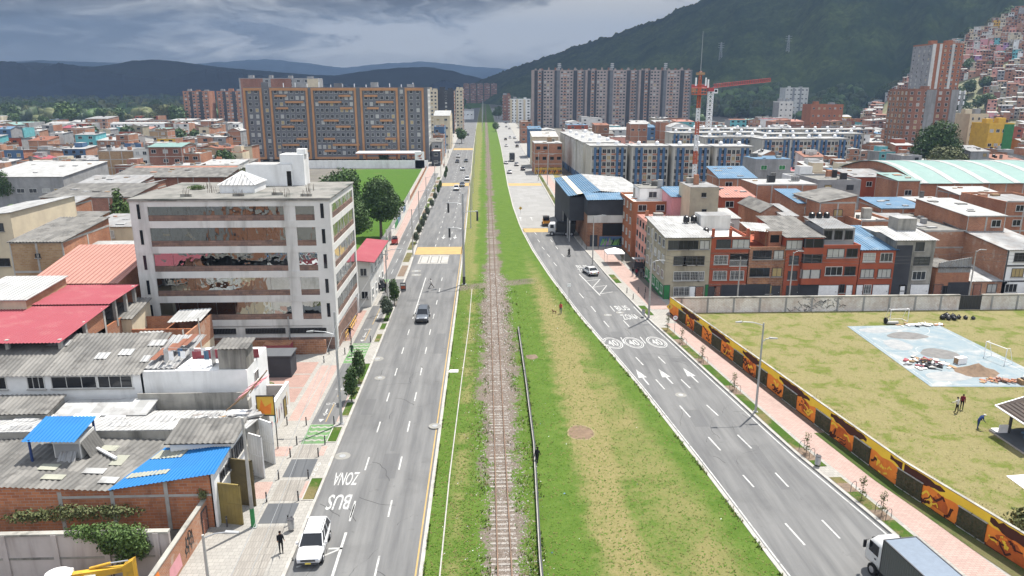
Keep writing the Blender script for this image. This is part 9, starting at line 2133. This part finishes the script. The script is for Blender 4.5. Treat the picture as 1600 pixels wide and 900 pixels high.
	t = thing('person', label, cat, (x, y, z-(mn if not seat else 0)), rz, group); mb.build('body', t)
	c_ = J['crown']*k-hu*.02-hf*.012; mb = MB()
	n0 = MB(); n0.ball((0, 0, 0), (.096*k, .108*k, .1*k), hat or 'hairm', 10, 8); keep = [f for f in n0.f if sum(n0.v[i][2] for i in f)/len(f) > -.02 or sum(n0.v[i][1] for i in f)/len(f) < -.045]
	mb.add([c_+Vector(v) for v in n0.v], keep, hat or 'hairm', True)
	if hat: mb.prism([(c_.x-.07, c_.y+.06), (c_.x+.07, c_.y+.06), (c_.x+.06, c_.y+.17), (c_.x-.06, c_.y+.17)], c_.z-.01, c_.z+.008, hat)
	mb.build('cap' if hat else 'hair', t)
	return t
WALK = ((.42, .1), (-.38, .35)); WARM = ((-.4, .2, .1), (.4, .3, .1)); STAND = ((.03, .02), (-.03, .02))
def at_(px_, py_): a = g(px_, py_); return a.x, a.y
x, y = at_(440, 866); person('man in black jacket and trousers standing on the pavement by the white car', x, y, .12, PI+.4, arms=((.35, 1.3, .15), (.4, 1.4, .15)), legs=STAND, h=1.72)
x, y = at_(839, 727); person('person all in black walking beside the low railway wall', x, y, .09, -.5, legs=WALK, arms=WARM, lean=.12)
x, y = at_(547, 530); person('person in dark clothes with arms spread near the yellow handrail', x, y, .13, PI, pants='cloth_navy', arms=((.2, .3, 1.1), (.2, .3, 1.2)), legs=((.1, .05), (-.1, .05)))
x, y = at_(550, 557); person('person in dark green walking over the green zigzag crossing', x, y, .13, PI-.2, shirt='cloth_green', pants='cloth_green', legs=WALK, arms=WARM, lean=.1)
x, y = at_(674, 450); person('person in white shirt and dark trousers striding across the left avenue', x, y, 0, PI/2, shirt='cloth_white', legs=((.55, .1), (-.5, .3)), arms=WARM, lean=.1)
x, y = at_(876, 491); person('person in red top and jeans standing on the wide verge with dog', x, y, .08, PI-.2, shirt='cloth_red', pants='cloth_denim', legs=STAND, arms=((.5, .7, .1), (.1, .2, .1)))
x, y = at_(597, 459); person('left one of two dark figures standing by the black parked car', x-.45, y, .13, .6, legs=STAND, nod=.2, arms=((.1, .3, .3), (.4, .9, .4))); person('right and taller of two dark figures standing by the black parked car', x+.55, y+.2, .13, -.9, legs=STAND, h=1.8)
person('rider in dark jacket sitting on the motorcycle on the right road', 16.7, 144.1, .0, .15, pants='cloth_grey', seat=.78, legs=((1.0, 1.1), (1.0, 1.1)), arms=((.7, .4, .15), (.7, .4, .15)), lean=.15, hat='cloth_grey')
GP = [(-1.6, .4, 'cloth_black', .4), (-1.0, -.3, 'cloth_maroon', -.6), (-.4, .5, 'cloth_black', 2.0), (.1, -.2, 'cloth_grey', 2.6), (.8, .2, 'cloth_black', -1.5), (1.4, .6, 'cloth_navy', 1.0)]
a = g(1003, 434)
for i, (dx_, dy_, sh, rz) in enumerate(GP): person(f'{["first", "second", "third", "fourth", "fifth", "sixth"][i]} from left of the people standing in shade by the olive house', min(a.x+dx_*.8-.3, 28.5), a.y+dy_*1.3, .13, rz, shirt=sh, pants='cloth_black' if i % 2 else 'cloth_denim', legs=STAND, h=1.62+.04*(i % 4), group='people standing by the olive corner house')
x, y = at_(1494, 646); person('man in pale shirt and dark trousers standing on the sports field', x, y, .06, .4, shirt='cloth_white', legs=((.12, .0), (-.12, .0)), arms=((.6, .6, .3), (.7, .7, .5)), nod=.3)
x, y = at_(1502, 640); person('man in maroon shirt standing behind the man in pale shirt', x, y, .06, 2.6, shirt='cloth_maroon', legs=((.2, .0), (-.2, .1)), nod=.35, lean=.1)
x, y = at_(1527, 671); person('worker in blue overalls and white cap bending over on the field', x, y, .06, -PI/2, shirt='cloth_navy', pants='cloth_navy', lean=.65, nod=.3, legs=((.1, .05), (-.1, .05)), arms=((.2, .5, .1), (.3, .5, .1)), hat='capw')
person('left one of two people in maroon seated on the blue bench', 51.35, 61.95, .22, -2.3, shirt='cloth_maroon', seat=.46, legs=((1.45, 1.45), (1.45, 1.45)), arms=((.5, .8, .1), (.5, .8, .1)), lean=.25); person('right one of two people in maroon seated on the blue bench', 51.95, 61.4, .22, -2.3, shirt='cloth_maroon', pants='cloth_navy', seat=.46, legs=((1.45, 1.45), (1.45, 1.45)), arms=((.5, .8, .1), (.5, .8, .1)), lean=.35)
for i, (px_, py_) in enumerate(((715, 215), (708, 240), (702, 262), (690, 300))):
	x, y = at_(px_-3, py_); person(f'small figure walking on the far left pavement, {["farthest", "second farthest", "third farthest", "nearest"][i]} of four', x-1.5, y, .13, 0, shirt=['cloth_white', 'cloth_grey', 'cloth_red', 'cloth_navy'][i], legs=WALK, arms=WARM)
# dog beside the person in red
x, y = at_(866, 490.5); d = thing('dog', 'small brown dog standing on the verge beside the person in red', 'dog', (x, y, .07), 1.0)
V = dict(hip=(0, -.2, .36), mid=(0, 0, .35), chest=(0, .2, .36), neck=(0, .3, .46), head=(0, .36, .52), muz=(0, .47, .49), tail=(0, -.3, .42), tail2=(0, -.38, .5)); Ed = [('hip', 'mid'), ('mid', 'chest'), ('chest', 'neck'), ('neck', 'head'), ('head', 'muz'), ('hip', 'tail'), ('tail', 'tail2')]; Rd = dict(hip=.085, mid=.08, chest=.1, neck=.06, head=.062, muz=.032, tail=.025, tail2=.015)
for s, nm in ((-1, 'l'), (1, 'r')):
	V.update({'st'+nm: (s*.06, -.24, .27), 'ho'+nm: (s*.065, -.29, .14), 'hp'+nm: (s*.065, -.25, .02), 'ft'+nm: (s*.06, .2, .2), 'fp'+nm: (s*.06, .21, .02), 'ea'+nm: (s*.045, .34, .6)}); Ed += [('hip', 'st'+nm), ('st'+nm, 'ho'+nm), ('ho'+nm, 'hp'+nm), ('chest', 'ft'+nm), ('ft'+nm, 'fp'+nm), ('head', 'ea'+nm)]; Rd.update({'st'+nm: .05, 'ho'+nm: .026, 'hp'+nm: .026, 'ft'+nm: .036, 'fp'+nm: .027, 'ea'+nm: .018})
nmz = list(V); me = D.meshes.new('body'); me.from_pydata([V[q] for q in nmz], [(nmz.index(a), nmz.index(b_)) for a, b_ in Ed], []); ob = D.objects.new('tmp', me); TMP.collection.objects.link(ob); ob.modifiers.new('s', 'SKIN')
for i, q in enumerate(nmz): me.skin_vertices[0].data[i].radius = (Rd[q], Rd[q]); me.skin_vertices[0].data[i].use_root = q == 'mid'
ss = ob.modifiers.new('u', 'SUBSURF'); ss.levels = ss.render_levels = 1
m2 = grown(ob); D.objects.remove(ob); m2.materials.clear(); m2.materials.append(mat('brown_fur', (.16, .09, .045), (.08, .045, .025), 5)); place('body', m2, d)
D.scenes.remove(TMP)
# ================================================================ VISIBILITY, LABELS
from mathutils.bvhtree import BVHTree
bpy.context.view_layer.update()
kids = {}
for o in D.objects:
	if o.parent: kids.setdefault(o.parent.name, []).append(o)
def tree_of(o):
	out = [o]
	for c in kids.get(o.name, []): out += tree_of(c)
	return out
bv, bf, bo = [], [], []
for o in D.objects:
	if o.type == 'MESH' and o.name.split('.')[0] in ('wall', 'roof', 'wall_panel', 'mountain', 'hillside'):
		k = len(bv); M_ = o.matrix_world; bv += [M_ @ v.co for v in o.data.vertices]
		for p_ in o.data.polygons: bf.append([i+k for i in p_.vertices]); bo.append(o.name)
BVH = BVHTree.FromPolygons(bv, bf)
def seen(t):
	fam = {o.name for o in tree_of(t)}; pts = []; n_in = 0
	for o in tree_of(t):
		if o.type != 'MESH' or o.name.split('.')[0] not in ('wall', 'roof', 'crown'): continue
		vs = o.data.vertices; st = max(1, len(vs)//14)
		for i in range(0, len(vs), st):
			w = o.matrix_world @ vs[i].co; c_ = o.matrix_world @ (sum((Vector(b_) for b_ in o.bound_box), Vector())/8); w = w.lerp(c_, .04); w.z += .05
			x, y = proj(w)
			if not (-3 < x < 1603 and -3 < y < 903): continue
			d = (w-EYE); L = d.length; loc, _, ix, _ = BVH.ray_cast(EYE, d/L, L+3)
			if loc is None or bo[ix] in fam or (loc-w).length < .7: n_in += 1
	return n_in
AP = []; GONE = []
for t, at in AUTO:
	s_ = seen(t)
	if s_ < 1:
		GONE += tree_of(t)
	else:
		r_ = (Vector(t.location)-EYE).length; AP.append((s_/r_**1.6, t, at))
AP.sort(key=lambda p: -p[0])
n_hand = sum(1 for o in D.objects if o.parent is None and o.get('category') == 'house' and o.get('label'))
LIM = max(60, 296-n_hand); keepers = AP[:LIM]; restH = AP[LIM:]
def soak(objs, name):
	mb = MB()
	for o in objs:
		if o.type != 'MESH': continue
		M_ = o.matrix_world; o0 = len(mb.v); mb.v += [tuple(M_ @ v.co) for v in o.data.vertices]; mi = [mb.mi(m_) for m_ in o.data.materials]
		for p_ in o.data.polygons: mb.f.append([i+o0 for i in p_.vertices]); mb.m.append(mi[p_.material_index]); mb.sm.append(p_.use_smooth)
	o = mb.build(name); lab(o, kind='stuff')
if restH:
	al = [o for _, t, _ in restH for o in tree_of(t)]; soak(al, 'distant_houses')
	GONE += al
TK = []
for t, c_, reg in TREES:
	if seen(t) < 1:
		GONE += tree_of(t)
	else: TK.append((0, t, (f'{c_} leafy tree', reg)))
D.batch_remove(GONE)
ORD = ['leftmost', 'second from left', 'third from left', 'fourth from left', 'fifth from left', 'sixth from left', 'seventh from left', 'eighth from left', 'ninth from left', 'tenth from left', 'eleventh from left', 'twelfth from left', 'thirteenth from left', 'fourteenth from left', 'fifteenth from left', 'sixteenth from left']
def name_all(lst, cat, grp):
	by = {}
	for _, t, at in lst: by.setdefault(at, []).append(t)
	for at, ts in by.items():
		ts.sort(key=lambda t: proj(t.location)[0])
		for i, t in enumerate(ts):
			lb = at[0].replace(' with ', ', ')+', '+at[1] if cat == 'house' else at[0]+' '+at[1]
			if len(ts) > 1: lb += ', '+(ORD[i] if i < len(ORD) else f'number {i+1} from left')
			t['label'] = lb; t['category'] = cat; t['group'] = f'{grp} {at[1]}'
name_all(keepers, 'house', 'houses'); name_all(TK, 'tree', 'trees')
